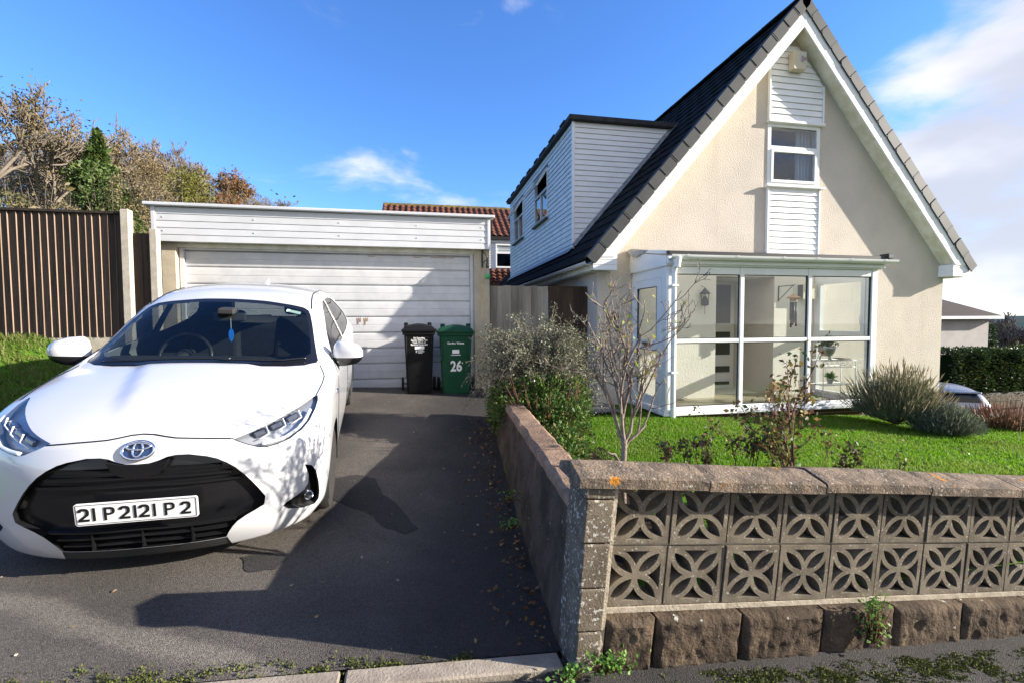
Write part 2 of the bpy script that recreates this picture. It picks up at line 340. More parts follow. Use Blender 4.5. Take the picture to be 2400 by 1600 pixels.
# ---------------------------------------------------------------- ground
def smooth01(t): t = max(0.0, min(1.0, t)); return t*t*(3-2*t)
def zpave(x, y): return -.407 - .088*(x-.63) + .012*(y-1.8)
def zdrive(x, y):
    z = -.056811 - .075413*x - .347288*y + .005351*x*y + .105792*y*y - .007709*y**3
    w = smooth01(1-(y-1.95)/1.3)
    return z*(1-w) + (zpave(x, y)-.006)*w + .004*mnoise.noise(Vector((x*1.3, y*1.3, 0)))
def zlawn(x, y): return -.27 - .035*max(0.0, x-3.3) - .13*max(0.0, x-8.2) + .012*mnoise.noise(Vector((x*1.1, y*1.1, 3)))
def xwall(y): return .60 + .057*(y-2.0)         # drive face of the side wall
def asphalt(name, c1, c2, pale, band=None):
    m, nt, N, L = new_mat(name)
    out = N('ShaderNodeOutputMaterial'); b = N('ShaderNodeBsdfPrincipled'); L(b.outputs[0], out.inputs[0]); b.inputs['Roughness'].default_value = .82; b.inputs['Specular IOR Level'].default_value = .3
    g = N('ShaderNodeNewGeometry').outputs['Position']
    def noise(s, d=5, r=.6):
        n = N('ShaderNodeTexNoise'); n.inputs['Scale'].default_value = s; n.inputs['Detail'].default_value = d; n.inputs['Roughness'].default_value = r; L(g, n.inputs['Vector']); return n.outputs[0]
    def rng(v, a, bb, c_=0, d=1):
        n = N('ShaderNodeMapRange'); n.interpolation_type = 'SMOOTHSTEP'; L(v, n.inputs[0])
        for i, x in enumerate((a, bb, c_, d)): n.inputs[i+1].default_value = x
        return n.outputs[0]
    def mix(f, a, bb, mode='MIX'):
        n = N('ShaderNodeMixRGB'); n.blend_type = mode
        for i, v in enumerate((f, a, bb)):
            if isinstance(v, (int, float)): n.inputs[i].default_value = v
            elif isinstance(v, tuple): n.inputs[i].default_value = (*v, 1)
            else: L(v, n.inputs[i])
        return n.outputs[0]
    col = mix(rng(noise(1.1, 5), .38, .66), c1, c2)
    vo = N('ShaderNodeTexVoronoi'); vo.inputs['Scale'].default_value = 210; L(g, vo.inputs['Vector'])
    sepc = N('ShaderNodeSeparateColor'); L(vo.outputs['Color'], sepc.inputs[0])
    st = rng(sepc.outputs[0], .1, .95, .66, 1.40)
    col = mix(1.0, col, st, 'MULTIPLY')
    col = mix(rng(noise(5.0, 6, .7), .60, .75, 0, .45), col, pale)
    col = mix(rng(noise(120, 2), .70, .76), col, (.26,.24,.21))
    if band:     # damp strip by the side wall, painted darker to deepen the shade there
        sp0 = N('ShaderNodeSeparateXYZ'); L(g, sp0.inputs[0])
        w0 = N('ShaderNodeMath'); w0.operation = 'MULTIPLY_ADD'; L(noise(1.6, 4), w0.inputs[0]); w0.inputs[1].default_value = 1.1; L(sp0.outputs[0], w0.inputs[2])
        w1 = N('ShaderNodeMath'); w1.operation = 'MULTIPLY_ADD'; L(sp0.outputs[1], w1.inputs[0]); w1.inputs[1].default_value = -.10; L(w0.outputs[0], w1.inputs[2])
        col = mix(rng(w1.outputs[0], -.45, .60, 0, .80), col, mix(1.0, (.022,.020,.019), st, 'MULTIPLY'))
    if band:     # an old repair joint, worn pale: line y = a + k x
        sp = N('ShaderNodeSeparateXYZ'); L(g, sp.inputs[0])
        def mt(op, a, bb, cc=None):
            n = N('ShaderNodeMath'); n.operation = op
            for i, v in enumerate((a, bb, cc)):
                if v is None: continue
                if isinstance(v, (int, float)): n.inputs[i].default_value = v
                else: L(v, n.inputs[i])
            return n.outputs[0]
        e = mt('ADD', mt('MULTIPLY_ADD', sp.outputs[0], -band[1], sp.outputs[1]), -band[0])
        e = mt('ABSOLUTE', mt('MULTIPLY_ADD', mt('SUBTRACT', noise(3.0, 4), .5), .22, e), 0.0)
        col = mix(rng(e, .025, .11, .75, 0), col, mix(1.0, (.17,.15,.125), st, 'MULTIPLY'))
    L(col, b.inputs['Base Color'])
    bn = N('ShaderNodeBump'); bn.inputs['Strength'].default_value = .9; bn.inputs['Distance'].default_value = .006
    hh = N('ShaderNodeMath'); hh.operation = 'MULTIPLY_ADD'; L(vo.outputs['Distance'], hh.inputs[0]); hh.inputs[1].default_value = -.9; L(noise(90, 4), hh.inputs[2])
    L(hh.outputs[0], bn.inputs['Height']); L(bn.outputs[0], b.inputs['Normal'])
    return m
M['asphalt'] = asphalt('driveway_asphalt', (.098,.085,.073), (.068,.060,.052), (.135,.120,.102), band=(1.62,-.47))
M['asphalt_dark'] = asphalt('tar_patch_asphalt', (.034,.031,.030), (.026,.024,.023), (.04,.036,.034))
M['asphalt_joint'] = asphalt('pale_joint_asphalt', (.15,.135,.115), (.12,.105,.09), (.18,.16,.14))
M['pave_asphalt'] = asphalt('pavement_asphalt', (.046,.041,.037), (.032,.029,.026), (.075,.066,.058))

def big_ground():
    m = MB()
    xs = [-3000,-1200,-500,-250,-150,-100,-80,-60,-50,-40,-32,-26,-20,-15,-10,-6,-3,0,4,8,11,14,17,20,24,28,34,42,55,75,110,180,350,800,1600,3000]
    ys = [-3000,-800,-200,-80,-30,-14,-6,0,4,8,12,16,20,25,30,36,44,54,66,80,100,130,180,300,600,1200,3000]
    def z(x, y):
        r = math.hypot(x, y)
        b = -1.5
        if x > 9: b = -1.5 - .32*(min(x, 24)-9) - .05*(min(max(x-24, 0), 60))
        if r > 150: b -= min((r-150)*.03, 22)
        hill = smooth01((y-11)/40)*smooth01((6-x)/26)*9.5*(1-smooth01((r-110)/500)) if y > 11 else 0
        b += hill + (1.9*smooth01((-3-x)/3) if -30 < x < -3 and y < 60 else 0)*smooth01((y-6.5)/3)
        return b
    m.v = [(x, y, z(x, y)) for y in ys for x in xs]; n = len(xs)
    m.f = [(j*n+i, j*n+i+1, (j+1)*n+i+1, (j+1)*n+i) for j in range(len(ys)-1) for i in range(n-1)]
    o = m.build('ground', pbr('field_ground', (.06,.085,.025), (.085,.08,.04), scale=.2, rough=.95, spec=.05), smooth=True); tag(o, kind='structure'); return z
zground = big_ground()

def drive_pt(u, v):
    x = -3.15+u*3.83; y0 = 1.955-.035*(.56-x); y = y0+v*(7.86-y0); x = -3.15+u*(xwall(max(y, 1.96))+.05+3.15)
    return (x, y, zdrive(x, y))
d = MB().grid(60, 80, drive_pt)
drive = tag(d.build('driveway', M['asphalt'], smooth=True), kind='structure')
def patch(name, outline, mat, lift, parent):
    tri = tessellate_polygon([[Vector((x, y, 0)) for x, y in outline]]); m = MB()
    m.v = [(x, y, zdrive(x, y)+lift) for x, y in outline]; m.f = [tuple(t) for t in tri]
    bm = bmesh.new(); me = m.mesh(name, mat); bm.from_mesh(me); bmesh.ops.recalc_face_normals(bm, faces=bm.faces)
    if sum(f.normal.z for f in bm.faces) < 0: bmesh.ops.reverse_faces(bm, faces=bm.faces)
    bmesh.ops.subdivide_edges(bm, edges=bm.edges, cuts=2, use_grid_fill=True)
    for v in bm.verts: v.co.z = zdrive(v.co.x, v.co.y)+lift
    bm.to_mesh(me); bm.free(); return put(name, me, parent)
def ragged(pts, k=7, amp=.02, seed=1):
    r = random.Random(seed); out = []
    for i in range(len(pts)):
        a, b = Vector(pts[i]), Vector(pts[(i+1) % len(pts)])
        for j in range(k):
            p = a.lerp(b, j/k); out.append((p.x+r.uniform(-amp, amp), p.y+r.uniform(-amp, amp)))
    return out
patch('tar_patch', ragged([(-.80,3.98),(-.55,4.06),(-.40,3.98),(-.32,3.72),(-.18,3.50),(-.05,3.20),(-.13,3.12),(-.30,3.25),(-.38,3.42),(-.52,3.52),(-.74,3.70)], 4, .009, 3), M['asphalt_dark'], .004, drive)
patch('tar_patch', ragged([(-1.06,2.92),(-.92,2.96),(-.80,2.88),(-.84,2.76),(-.98,2.74)], 4, .008, 4), M['asphalt_dark'], .004, drive)
p = MB().grid(70, 24, lambda u, v: ((lambda x, y: (x, y, zpave(x, y)))(-9+u*17, -1.6+v*(3.40 if -9+u*17 < .5 else 3.62))))
pave = tag(p.build('pavement', M['pave_asphalt'], smooth=True), kind='structure')
p = MB().grid(40, 10, lambda u, v: (-30+u*50, -9.5+v*7.7, zpave(-30+u*50, 0)-.13))
tag(p.build('road', M['pave_asphalt'], smooth=True), kind='structure')
M['edging'] = pbr('edging_concrete', (.30,.255,.205), (.22,.185,.15), scale=10, rough=.95, spec=.1, bump=.4, bscale=90)
for i in range(9):                           # flat edging stones between drive and pavement
    x0 = .60-.915*(i+1); x1 = x0+.9
    m = MB(); m.box(0, .9, 0, .10, -.16, 0.012)
    o = m.build('edging_stone', M['edging'], pave, bevel=.008)
    o.location = (x0, 1.835-.035*(.56-x0), zpave(x0, 1.88)); o.rotation_euler = (0, math.atan(.088), math.atan(.035))
# roadside kerb of the pavement
for i in range(18):
    x0 = -9+.92*i; m = MB(); m.box(0, .91, -.14, 0, -.3, .006); o = m.build('kerb_stone', M['concrete'], pave, bevel=.012); o.location = (x0, -1.6, zpave(x0, -1.6)); o.rotation_euler = (0, math.atan(.088), 0)

lw = MB().grid(90, 40, lambda u, v: ((lambda x, y: (x, y, zlawn(x, y)))(.72+u*12.2, 1.93+v*5.2)))
lawn = tag(lw.build('lawn', M['turf'], smooth=True), kind='structure')
pth = MB().grid(20, 10, lambda u, v: (1.0+u*1.85, 6.2+v*3.5, -.22+.0*u))
tag(pth.build('side_path', pbr('path_concrete', (.20,.18,.16), (.13,.12,.105), scale=7, rough=.95), smooth=True), kind='structure')
# bank of grass left of the drive
def zbank(x, y):
    e = zdrive(-3.1, min(max(y, 2), 7.6)); t = smooth01((-3.1-x)/1.9)
    return e+.01 + t*(.10+.135*max(0, y-2.2)) + .03*mnoise.noise(Vector((x*1.5, y*1.5, 5)))
bk = MB().grid(30, 40, lambda u, v: ((lambda x, y: (x, y, zbank(x, y)))(-3.08-u*5.2, 1.97+v*5.6)))
tag(bk.build('grass_bank', M['turf'], smooth=True), kind='structure')
def blades(name, spots, zf, h, label, lean=.5, seed=3, w=.006, mat='grass'):
    r = np.random.default_rng(seed); n = len(spots)
    z = np.array([zf(x, y) for x, y in spots]); B = np.column_stack([spots, z-.004])
    a = r.uniform(0, 2*np.pi, n); hh = h*r.uniform(.5, 1.25, n)
    side = np.column_stack([np.cos(a), np.sin(a), 0*a])*w*r.uniform(.7, 1.4, n)[:, None]
    le = r.normal(0, lean, (n, 2))*hh[:, None]; le[:, 0] -= .12*hh
    mid = B + np.column_stack([le*.35, hh*.6]); tip = B + np.column_stack([le, hh])
    V = np.stack([B-side, B+side, mid+side*.7, mid-side*.7, tip], 1).reshape(-1, 3); i = np.arange(n)[:, None]*5
    F = np.concatenate([i+[0,1,2], i+[0,2,3], i+[3,2,4]], 1).reshape(-1, 3)
    o = soup(name, V, F, M[mat]); return tag(o, label, 'grass', kind='stuff')
def lawn_spots(n, x0, x1, y0, y1, ok, seed):
    r = np.random.default_rng(seed); P = np.column_stack([r.uniform(x0, x1, n), r.uniform(y0, y1, n)])
    return np.array([p for p in P if ok(p[0], p[1])])
near = lawn_spots(190000, 1.0, 12.5, 3.2, 6.35, lambda x, y: not (3.2 < x < 6.95 and y > 5.86) and (x > 1.7 or y < 3.6) and x < .75+y*1.75 and not (x < 2.9 and y > 6.2), 5)
blades('lawn_grass', near, zlawn, .034, 'short green mown grass of the front lawn before the glazed porch', seed=5, w=.0042, lean=.35)
lg = lawn_spots(22000, -8.0, -3.12, 3.6, 6.95, lambda x, y: x < -3.12 and x > -1.05*y+.2, 6)
blades('bank_grass', lg, zbank, .075, 'rough grass on the bank below the dark fence', seed=6, w=.006, mat='rough_grass')

# ---------------------------------------------------------------- front garden wall (pierced screen blocks on rock-faced stone)
M['block'] = pbr('screen_block', (.185,.155,.115), (.120,.100,.074), scale=9, rough=.95, spec=.1, bump=.5, bscale=120, spots=(75,.625,(.36,.34,.29),.05), spots2=(4,.62,(.055,.047,.036),.15), vary=.08, bdist=.008)
M['pier'] = pbr('pier_block', (.165,.135,.10), (.105,.085,.062), scale=8, rough=.95, spec=.1, bump=.6, bscale=110, spots=(55,.57,(.40,.38,.33),.06), spots2=(3,.6,(.05,.044,.036),.2), vary=.10, bdist=.008)
M['rock'] = pbr('rock_faced_stone', (.115,.084,.058), (.055,.041,.03), scale=7, rough=.95, spec=.1, bump=.9, bscale=50, spots=(16,.68,(.40,.38,.33),.04), spots2=(6,.62,(.11,.085,.035),.12), vary=.15)
M['coping'] = pbr('coping_stone', (.23,.172,.122), (.11,.088,.068), scale=11, rough=.95, spec=.1, bump=1.0, bscale=85, spots=(70,.60,(.36,.33,.28),.07), spots2=(6.5,.645,(.46,.19,.03),.05), vary=.10, bdist=.012)
M['mortar'] = pbr('pale_mortar', (.46,.40,.31), (.34,.29,.22), scale=20, rough=.95, spec=.05, bump=.5, bscale=90)
WU = Vector((.99441,.02459,-.10264)).normalized(); WN = Vector((-.02525,.99967,-.00512)); WZ = WU.cross(WN).normalized(); WN = WZ.cross(WU)
wall = thing('garden_wall', 'low front garden wall of pierced flower screen blocks on rock-faced stone base', 'wall')
wall.matrix_world = Matrix.Translation((.819,1.83,.379)) @ Matrix(((WU.x,WN.x,WZ.x),(WU.y,WN.y,WZ.y),(WU.z,WN.z,WZ.z))).to_4x4()
def arc(cx, cy, r, a0, a1, n): return [(cx+r*math.cos(a0+(a1-a0)*i/n), cy+r*math.sin(a0+(a1-a0)*i/n)) for i in range(n+1)]
def block_mesh():
    hw, hh, fr = .1445, .1335, .0195; a = .125; R = a; holes = []
    sx, sy = (hw-fr)/a, (hh-fr)/a
    def rot(p, k): 
        for _ in range(k): p = [(-y, x) for x, y in p]
        return p
    Ro = R+.0125; za = math.sqrt(Ro*Ro-a*a)        # side openings
    xs_ = -a + math.sqrt(Ro*Ro-a*a)                # where the big arc reaches the top edge
    a1 = math.atan2(a, math.sqrt(max(0, Ro*Ro-a*a)))
    a0 = math.atan2(za, a)
    right = [(-a+Ro*math.cos(t), Ro*math.sin(t)) for t in [a0+(a1-a0)*i/8 for i in range(9)]]
    right = [(min(x, -.002) if False else x, y) for x, y in right]
    tri_ = [(x, y) for x, y in right]
    # top opening: apex up along left circle to the edge, across, back down the right circle
    top = [( -a+Ro*math.cos(t), Ro*math.sin(t)) for t in [a0+(a1-a0)*i/8 for i in range(9)]]
    top = [p for p in top if p[1] <= a-.001] + [(top[-1][0], a-.001)]
    topR = [(-x, y) for x, y in top[::-1]]
    opening = top[::-1][::-1] + topR[:-1]
    Ri = R-.0125
    # leaf in the top-right quarter: circles about (0,a) and (a,0)
    q = (2*a - math.sqrt(4*a*a-8*(a*a-Ri*Ri)))/4; q2 = (2*a + math.sqrt(4*a*a-8*(a*a-Ri*Ri)))/4
    t0 = math.atan2(q-a, q); t1 = math.atan2(q2-a, q2)
    l1 = arc(0, a, Ri, t0, t1, 8); u0 = math.atan2(q2, q2-a); u1 = math.atan2(q, q-a)
    l2 = arc(a, 0, Ri, u0, u1, 8); leaf = l1[:-1]+l2[:-1]
    for k in range(4): holes.append([(x*sx, y*sy) for x, y in rot(opening, k)]); holes.append([(x*sx, y*sy) for x, y in rot(leaf, k)])
    m = MB(); m.prism([(-hw,-hh),(hw,-hh),(hw,hh),(-hw,hh)], 'y', 0, .088, holes)
    return m.mesh('screen_block', M['block'])
bme = block_mesh()
for j in range(2):
    for i in range(11):
        jr = random.Random(i*7+j)
        put('screen_block', bme, wall, (.15+.3*i+jr.uniform(-.002,.002), .046+jr.uniform(-.003,.003), -.139-.2786*j), (jr.uniform(-.01,.01), jr.uniform(-.006,.006), 0), (1 if jr.random()<.5 else -1, 1, 1))
mo = MB(); mo.box(-.014, 0.002, -.004, .13, -.82, 0.0)
for i in range(1, 11): mo.box(.3*i-.007, .3*i+.007, .060, .125, -.556, 0)
mo.box(0, 3.3, .058, .125, -.2835, -.2725); mo.box(0, 3.3, .040, .14, -.578, -.556)
mo.build('mortar_joints', M['mortar'], wall)
def rock(w, h, dpt, seed, amp=.028, chamfer=.022):
    m = MB(); nx, nz = max(4, int(w/.012)), max(4, int(h/.012)); o = Vector((seed*3.7, 0, seed*1.3))
    def F(u, v):
        x, z = u*w, v*h; e = min(u*w, (1-u)*w, v*h, (1-v)*h); k = smooth01(e/chamfer)
        q = Vector((x*9, 0, z*7))+o; n = .75*mnoise.noise(q)+.5*(.35-abs(mnoise.noise(q*1.9)))*2+.35*mnoise.noise(q*3.7)+.16*(.3-abs(mnoise.noise(q*6.5)))*2
        return (x, -k*(amp*.9+amp*n*.8), z)
    m.grid(nx, nz, F); b = len(m.v)
    m.v += [(0,dpt,0),(w,dpt,0),(w,dpt,h),(0,dpt,h)]
    row = nx+1
    bot = list(range(row)); topi = [nz*row+i for i in range(row)]; lef = [j*row for j in range(nz+1)]; rig = [j*row+nx for j in range(nz+1)]
    m.f += [tuple(bot[::-1])+(b, b+1)][:0]
    m.f += [(*topi, b+2, b+3), (*bot[::-1], b, b+1), (*lef, b+3, b), (*rig[::-1], b+1, b+2), (b+1, b, b+3, b+2)]
    return m
xs = [.004,.245,.69,1.15,1.58,2.04,2.50,2.95,3.4]
for i in range(len(xs)-1):
    o = rock(xs[i+1]-xs[i]-.012, .235, .15, i+1, .019).build('base_stone', M['rock'], wall, smooth='auto'); o.location = (xs[i]+.006, -.0, -.815)
zs = [0,-.054,-.243,-.436,-.623,-.83]
for i in range(5):
    m = MB(); m.box(-.15+(.006*i), -.016, -.015, .20, zs[i+1]+.004, zs[i]-.002); o = m.build('pier_block', M['pier'], wall, bevel=.007, seg=2)
cx = [-.195,.42,1.045,1.687,2.307,2.93,3.55]
for i in range(6):
    jr = random.Random(i); m = MB()
    prof = [(-.038,.002),(-.038,.044),(-.03,.052),(.085,.083),(.10,.083),(.215,.05),(.225,.04),(.225,.002)]
    nseg = 16; W_ = cx[i+1]-cx[i]-.008
    for k in range(nseg+1):
        for q, (y, z) in enumerate(prof):
            e = .004*mnoise.noise(Vector((cx[i]*9+k*.9, q*3.1, i))) + (.006 if k in (0, nseg) and q not in (0, 7) else 0)
            m.v.append((cx[i]+.004+W_*k/nseg, y+(e if y > 0 else -e*.5), z-(e if q not in (0, 7) else 0)))
    npf = len(prof)
    for k in range(nseg):
        for q in range(npf): m.f.append((k*npf+q, (k+1)*npf+q, (k+1)*npf+(q+1) % npf, k*npf+(q+1) % npf)[::-1])
    m.f.append(tuple(range(npf))); m.f.append(tuple(nseg*npf+q for q in range(npf))[::-1])
    o = m.build('coping_stone', M['coping'], wall); o.location = (0, 0, jr.uniform(-.003,.002)); o.rotation_euler = (jr.uniform(-.01,.01), jr.uniform(-.003,.003), 0)
# ---------------------------------------------------------------- side wall of the drive
M['side_stone'] = pbr('weathered_wall_face', (.095,.072,.056), (.050,.040,.032), scale=5, rough=.95, spec=.08, bump=.8, bscale=35, spots=(30,.66,(.30,.27,.22),.08), spots2=(3,.58,(.035,.03,.026),.2), streak=(9,.6,(.17,.13,.10)))
M['side_cope'] = pbr('sandstone_coping', (.30,.20,.135), (.20,.135,.095), scale=10, rough=.95, spec=.08, bump=.6, bscale=60, spots=(40,.68,(.42,.36,.29),.06), vary=.1)
sw = thing('side_wall', 'weathered low stone wall along the drive behind the wall pier', 'wall')
m = MB()
def side_face(u, v):
    y = 1.99+u*3.5; zb = zdrive(xwall(y), y)-.06; zt = .205-.0*u; z = zb+(zt-zb)*v
    return (xwall(y)+.085*v+.012*mnoise.fractal(Vector((y*5, z*5, 2)), 1, 2, 3), y, z)
m.grid(90, 24, side_face)
m.grid(90, 6, lambda u, v: (xwall(1.99+u*3.5)+.085+.16*v, 1.99+u*3.5, .205))
m.grid(90, 8, lambda u, v: (xwall(1.99+u*3.5)+.245, 1.99+u*3.5, .205-.6*v))
b = len(m.v); e = [side_face(0, j/24) for j in range(25)]
m.v += [tuple(q) for q in e] + [(xwall(1.99)+.245, 1.99, .205), (xwall(1.99)+.245, 1.99, -.5)]; m.f.append(tuple(range(b, b+25))+(b+25, b+26))
m.build('wall_body', M['side_stone'], sw, smooth='auto')
for i, (y0, y1) in enumerate([(2.0,2.19),(2.195,2.85),(2.855,3.5),(3.505,4.15),(4.155,4.85),(4.855,5.45)]):
    m = MB(); n = 14
    for k in range(n+1):
        y = y0+(y1-y0)*k/n
        for q, (x, z) in enumerate([(.068,.205),(.072,.245),(.10,.258),(.235,.262),(.262,.245),(.262,.205)]):
            e = .009*mnoise.noise(Vector((y*7, q*2.3, 9))); m.v.append((xwall(y)+x+e, y, z+(e if q not in (0, 5) else 0)))
    for k in range(n):
        for q in range(6): m.f.append((k*6+q, (k+1)*6+q, (k+1)*6+(q+1) % 6, k*6+(q+1) % 6))
    m.f.append(tuple(range(6))[::-1]); m.f.append(tuple(n*6+q for q in range(6)))
    m.build('coping_stone', M['side_cope'], sw)
# ---------------------------------------------------------------- garage
def board_y(x0, x1, z0, z1, yb, yt, dep, x0t=None, x1t=None):   # lapped board facing -Y, bottom edge proud
    x0t = x0 if x0t is None else x0t; x1t = x1 if x1t is None else x1t
    m = MB(); m.add([(x0,yb,z0),(x1,yb,z0),(x1t,yt,z1),(x0t,yt,z1),(x0,yb+dep,z0),(x1,yb+dep,z0),(x1t,yb+dep,z1),(x0t,yb+dep,z1)],
                    [(0,1,2,3),(5,4,7,6),(4,5,1,0),(3,2,6,7),(4,0,3,7),(1,5,6,2)]); return m
gar = thing('garage', 'flat-roofed garage with wide white panelled door and white boarded fascia', 'garage')
MB().box(-3.60,-3.41,7.40,7.68,-.25,2.25).build('pier', M['render_garage'], gar, bevel=.01)
MB().box(.835,1.085,7.40,7.68,-.25,2.25).build('pier', M['render_garage'], gar, bevel=.01)
MB().box(-3.60,-3.40,7.68,13.4,-.25,2.5).build('side_wall', M['render_garage'], gar)
MB().box(.885,1.085,7.68,13.4,-.25,2.5).build('side_wall', M['render_garage'], gar)
MB().box(-3.60,1.085,13.4,13.6,-.25,2.5).build('rear_wall', M['render_garage'], gar)
MB().box(-3.66,1.13,7.42,13.7,2.52,2.70).build('roof', M['felt'], gar)
MB().box(-3.41,.835,7.44,7.66,2.16,2.5).build('lintel', M['soffit'], gar)
for i in range(5):
    z0 = 2.222+.0955*i
    o = board_y(-3.62,1.045,z0,z0+.0925,7.316,7.322,.02).build('fascia_board', M['garage_board'], gar, bevel=.003)
fb = MB(); fb.box(-3.62,1.06,7.337,7.42,2.225,2.70); fb.build('fascia_backing', M['soffit'], gar)
MB().box(-3.665,-3.615,7.306,7.40,2.215,2.705).build('corner_trim', M['garage_board'], gar, bevel=.004)
MB().box(1.04,1.085,7.306,7.40,2.215,2.705).build('corner_trim', M['garage_board'], gar, bevel=.004)
MB().box(-3.74,1.15,7.25,7.45,2.705,2.75).build('fascia_cap', M['garage_board'], gar, bevel=.008)
sc_me = MB().lathe([(.010,0),(.010,.004),(.006,.006)], 10, 'y').mesh('screw_cover', M['garage_board'])
for x in (-3.52,-2.35,-1.18,-.05,.95):
    for z in (2.37,2.56): put('screw_cover', sc_me, gar, (x, 7.3165, z), (rad(180),0,0))
gd = MB(); gd.box(-3.40,-3.345,7.47,7.56,-.1,2.16); gd.box(.78,.833,7.47,7.56,-.1,2.16); gd.box(-3.345,.78,7.47,7.56,2.135,2.16)
gd.build('door_frame', M['door_garage'], gar, bevel=.004)
door = MB().box(-3.345,.78,7.545,7.56,-.2,2.135).build('garage_door', M['door_garage'], gar)
zt = [2.13,1.895,1.65,1.405,1.16,.915,.67,.43,.185,.035]
for i in range(9):
    za, zb = zt[i+1]+.007, zt[i]-.007; zm = (za+zb)/2
    m = MB(); n = 44
    ys = [7.540,7.522,7.520,7.519,7.523,7.518,7.520,7.522,7.540]; zz = [za, za+.010, za+.03, zm-.006, zm, zm+.006, zb-.03, zb-.010, zb]
    def pt(u, v, ys=ys, zz=zz):
        k = min(int(v*8+.5), 8); x = -3.34+u*4.115; return (x, ys[k]+.0035*mnoise.noise(Vector((x*1.1, zz[k]*2.5, 4))), zz[k])
    m.grid(n, 8, pt); o = m.build('door_panel', M['door_garage'], door)
MB().box(-3.34,.775,7.50,7.545,.0,.03).build('bottom_seal', M['blackplastic'], door)
for x, h_ in ((-.965,.10),(-.93,.06),(-.86,.11),(-.825,.05)):
    MB().box(x-.006,x+.006,7.5125,7.5155,1.145-h_,1.15).build('rust_run', M['rust'], door)
for x, w in ((-.05,.06),(.28,.13),(.48,.05),(-.75,.05)):
    MB().box(x-w,x+w,7.5125,7.516,2.095,2.103).build('rust_edge', M['rust'], door)
# ---------------------------------------------------------------- house
AX, EX, EZ, SL = 6.235, 2.525, 2.03, 1.16      # ridge x, left eave x, eave height, slope
RX = 2*AX-EX; TH = math.atan(SL); cs, sn = math.cos(TH), math.sin(TH)
def zroof(x): return EZ + SL*(AX-EX-abs(x-AX))
RL = (AX-EX)/cs                               # slope length
Y0, Y1 = 6.76, 17.2
house = thing('house', 'cream rendered chalet bungalow with steep black tiled roof and white dormer', 'house')
UND = .30
und = lambda x: zroof(x)-UND/1.0
gz = lambda x: min(und(x)+.16, 99)
outer = [(2.76,-.6),(9.67-.11,-.6),(9.56,gz(9.56)),(AX,gz(AX)),(2.76,gz(2.76))]
outer = [(2.76,-.6),(9.62,-.6),(9.62,gz(9.62)),(AX,gz(AX)),(2.76,gz(2.76))]
win = [(5.80,3.37),(6.83,3.37),(6.83,4.42),(5.80,4.42)]; ent = [(4.87,-.27),(5.99,-.27),(5.99,1.82),(4.87,1.82)]
MB().prism(outer, 'y', 7.0, 7.25, [win, ent]).build('front_wall', M['render'], house)
MB().box(2.76,3.0,7.2505,Y1-.3,-.6,1.97).build('side_wall', M['render'], house)
MB().box(9.38,9.62,7.2505,Y1-.3,-.6,1.97).build('side_wall', M['render'], house)
MB().prism(outer, 'y', Y1-.3, Y1-.05).build('rear_wall', M['render'], house)
pl = MB(); pl.box(2.745,4.85,6.985,6.9995,-.62,-.30); pl.build('plinth', pbr('dark_plinth', (.06,.05,.045),(.09,.075,.06),scale=9,rough=.95), house)
MB().box(2.99,9.4,7.26,Y1-.4,2.10,2.18).build('upper_floor', M['interior_white'], house)
MB().box(3.0,9.38,7.26,Y1-.4,-.33,-.22).build('ground_floor', M['interior_white'], house)
# recessed entrance
rec = MB(); rec.box(4.72,4.868,7.2505,8.1,-.3,2.0); rec.build('recess_wall', M['render'], house)
MB().box(5.992,6.14,7.2505,8.1,-.3,2.0).build('recess_wall', M['render'], house)
MB().box(4.869,5.991,7.2505,8.09,1.822,2.0).build('recess_ceiling', M['interior_white'], house)
rd = MB().box(4.869,5.991,8.03,8.09,-.22,1.82).build('front_door', M['interior_white'], house)
for i, (z0, z1) in enumerate([(1.02,1.76),(.42,.86),(.08,.20),(-.16,-.10)]):
    MB().box(5.02,5.90,8.018,8.0295,z0,z1).build('door_pane', pbr('door_glass_%d' % i, (.012,.013,.014), rough=.5, spec=.2), rd)
MB().box(5.03,5.07,7.98,8.0295,.28,.40).build('door_handle', M['steel'], rd, bevel=.006)
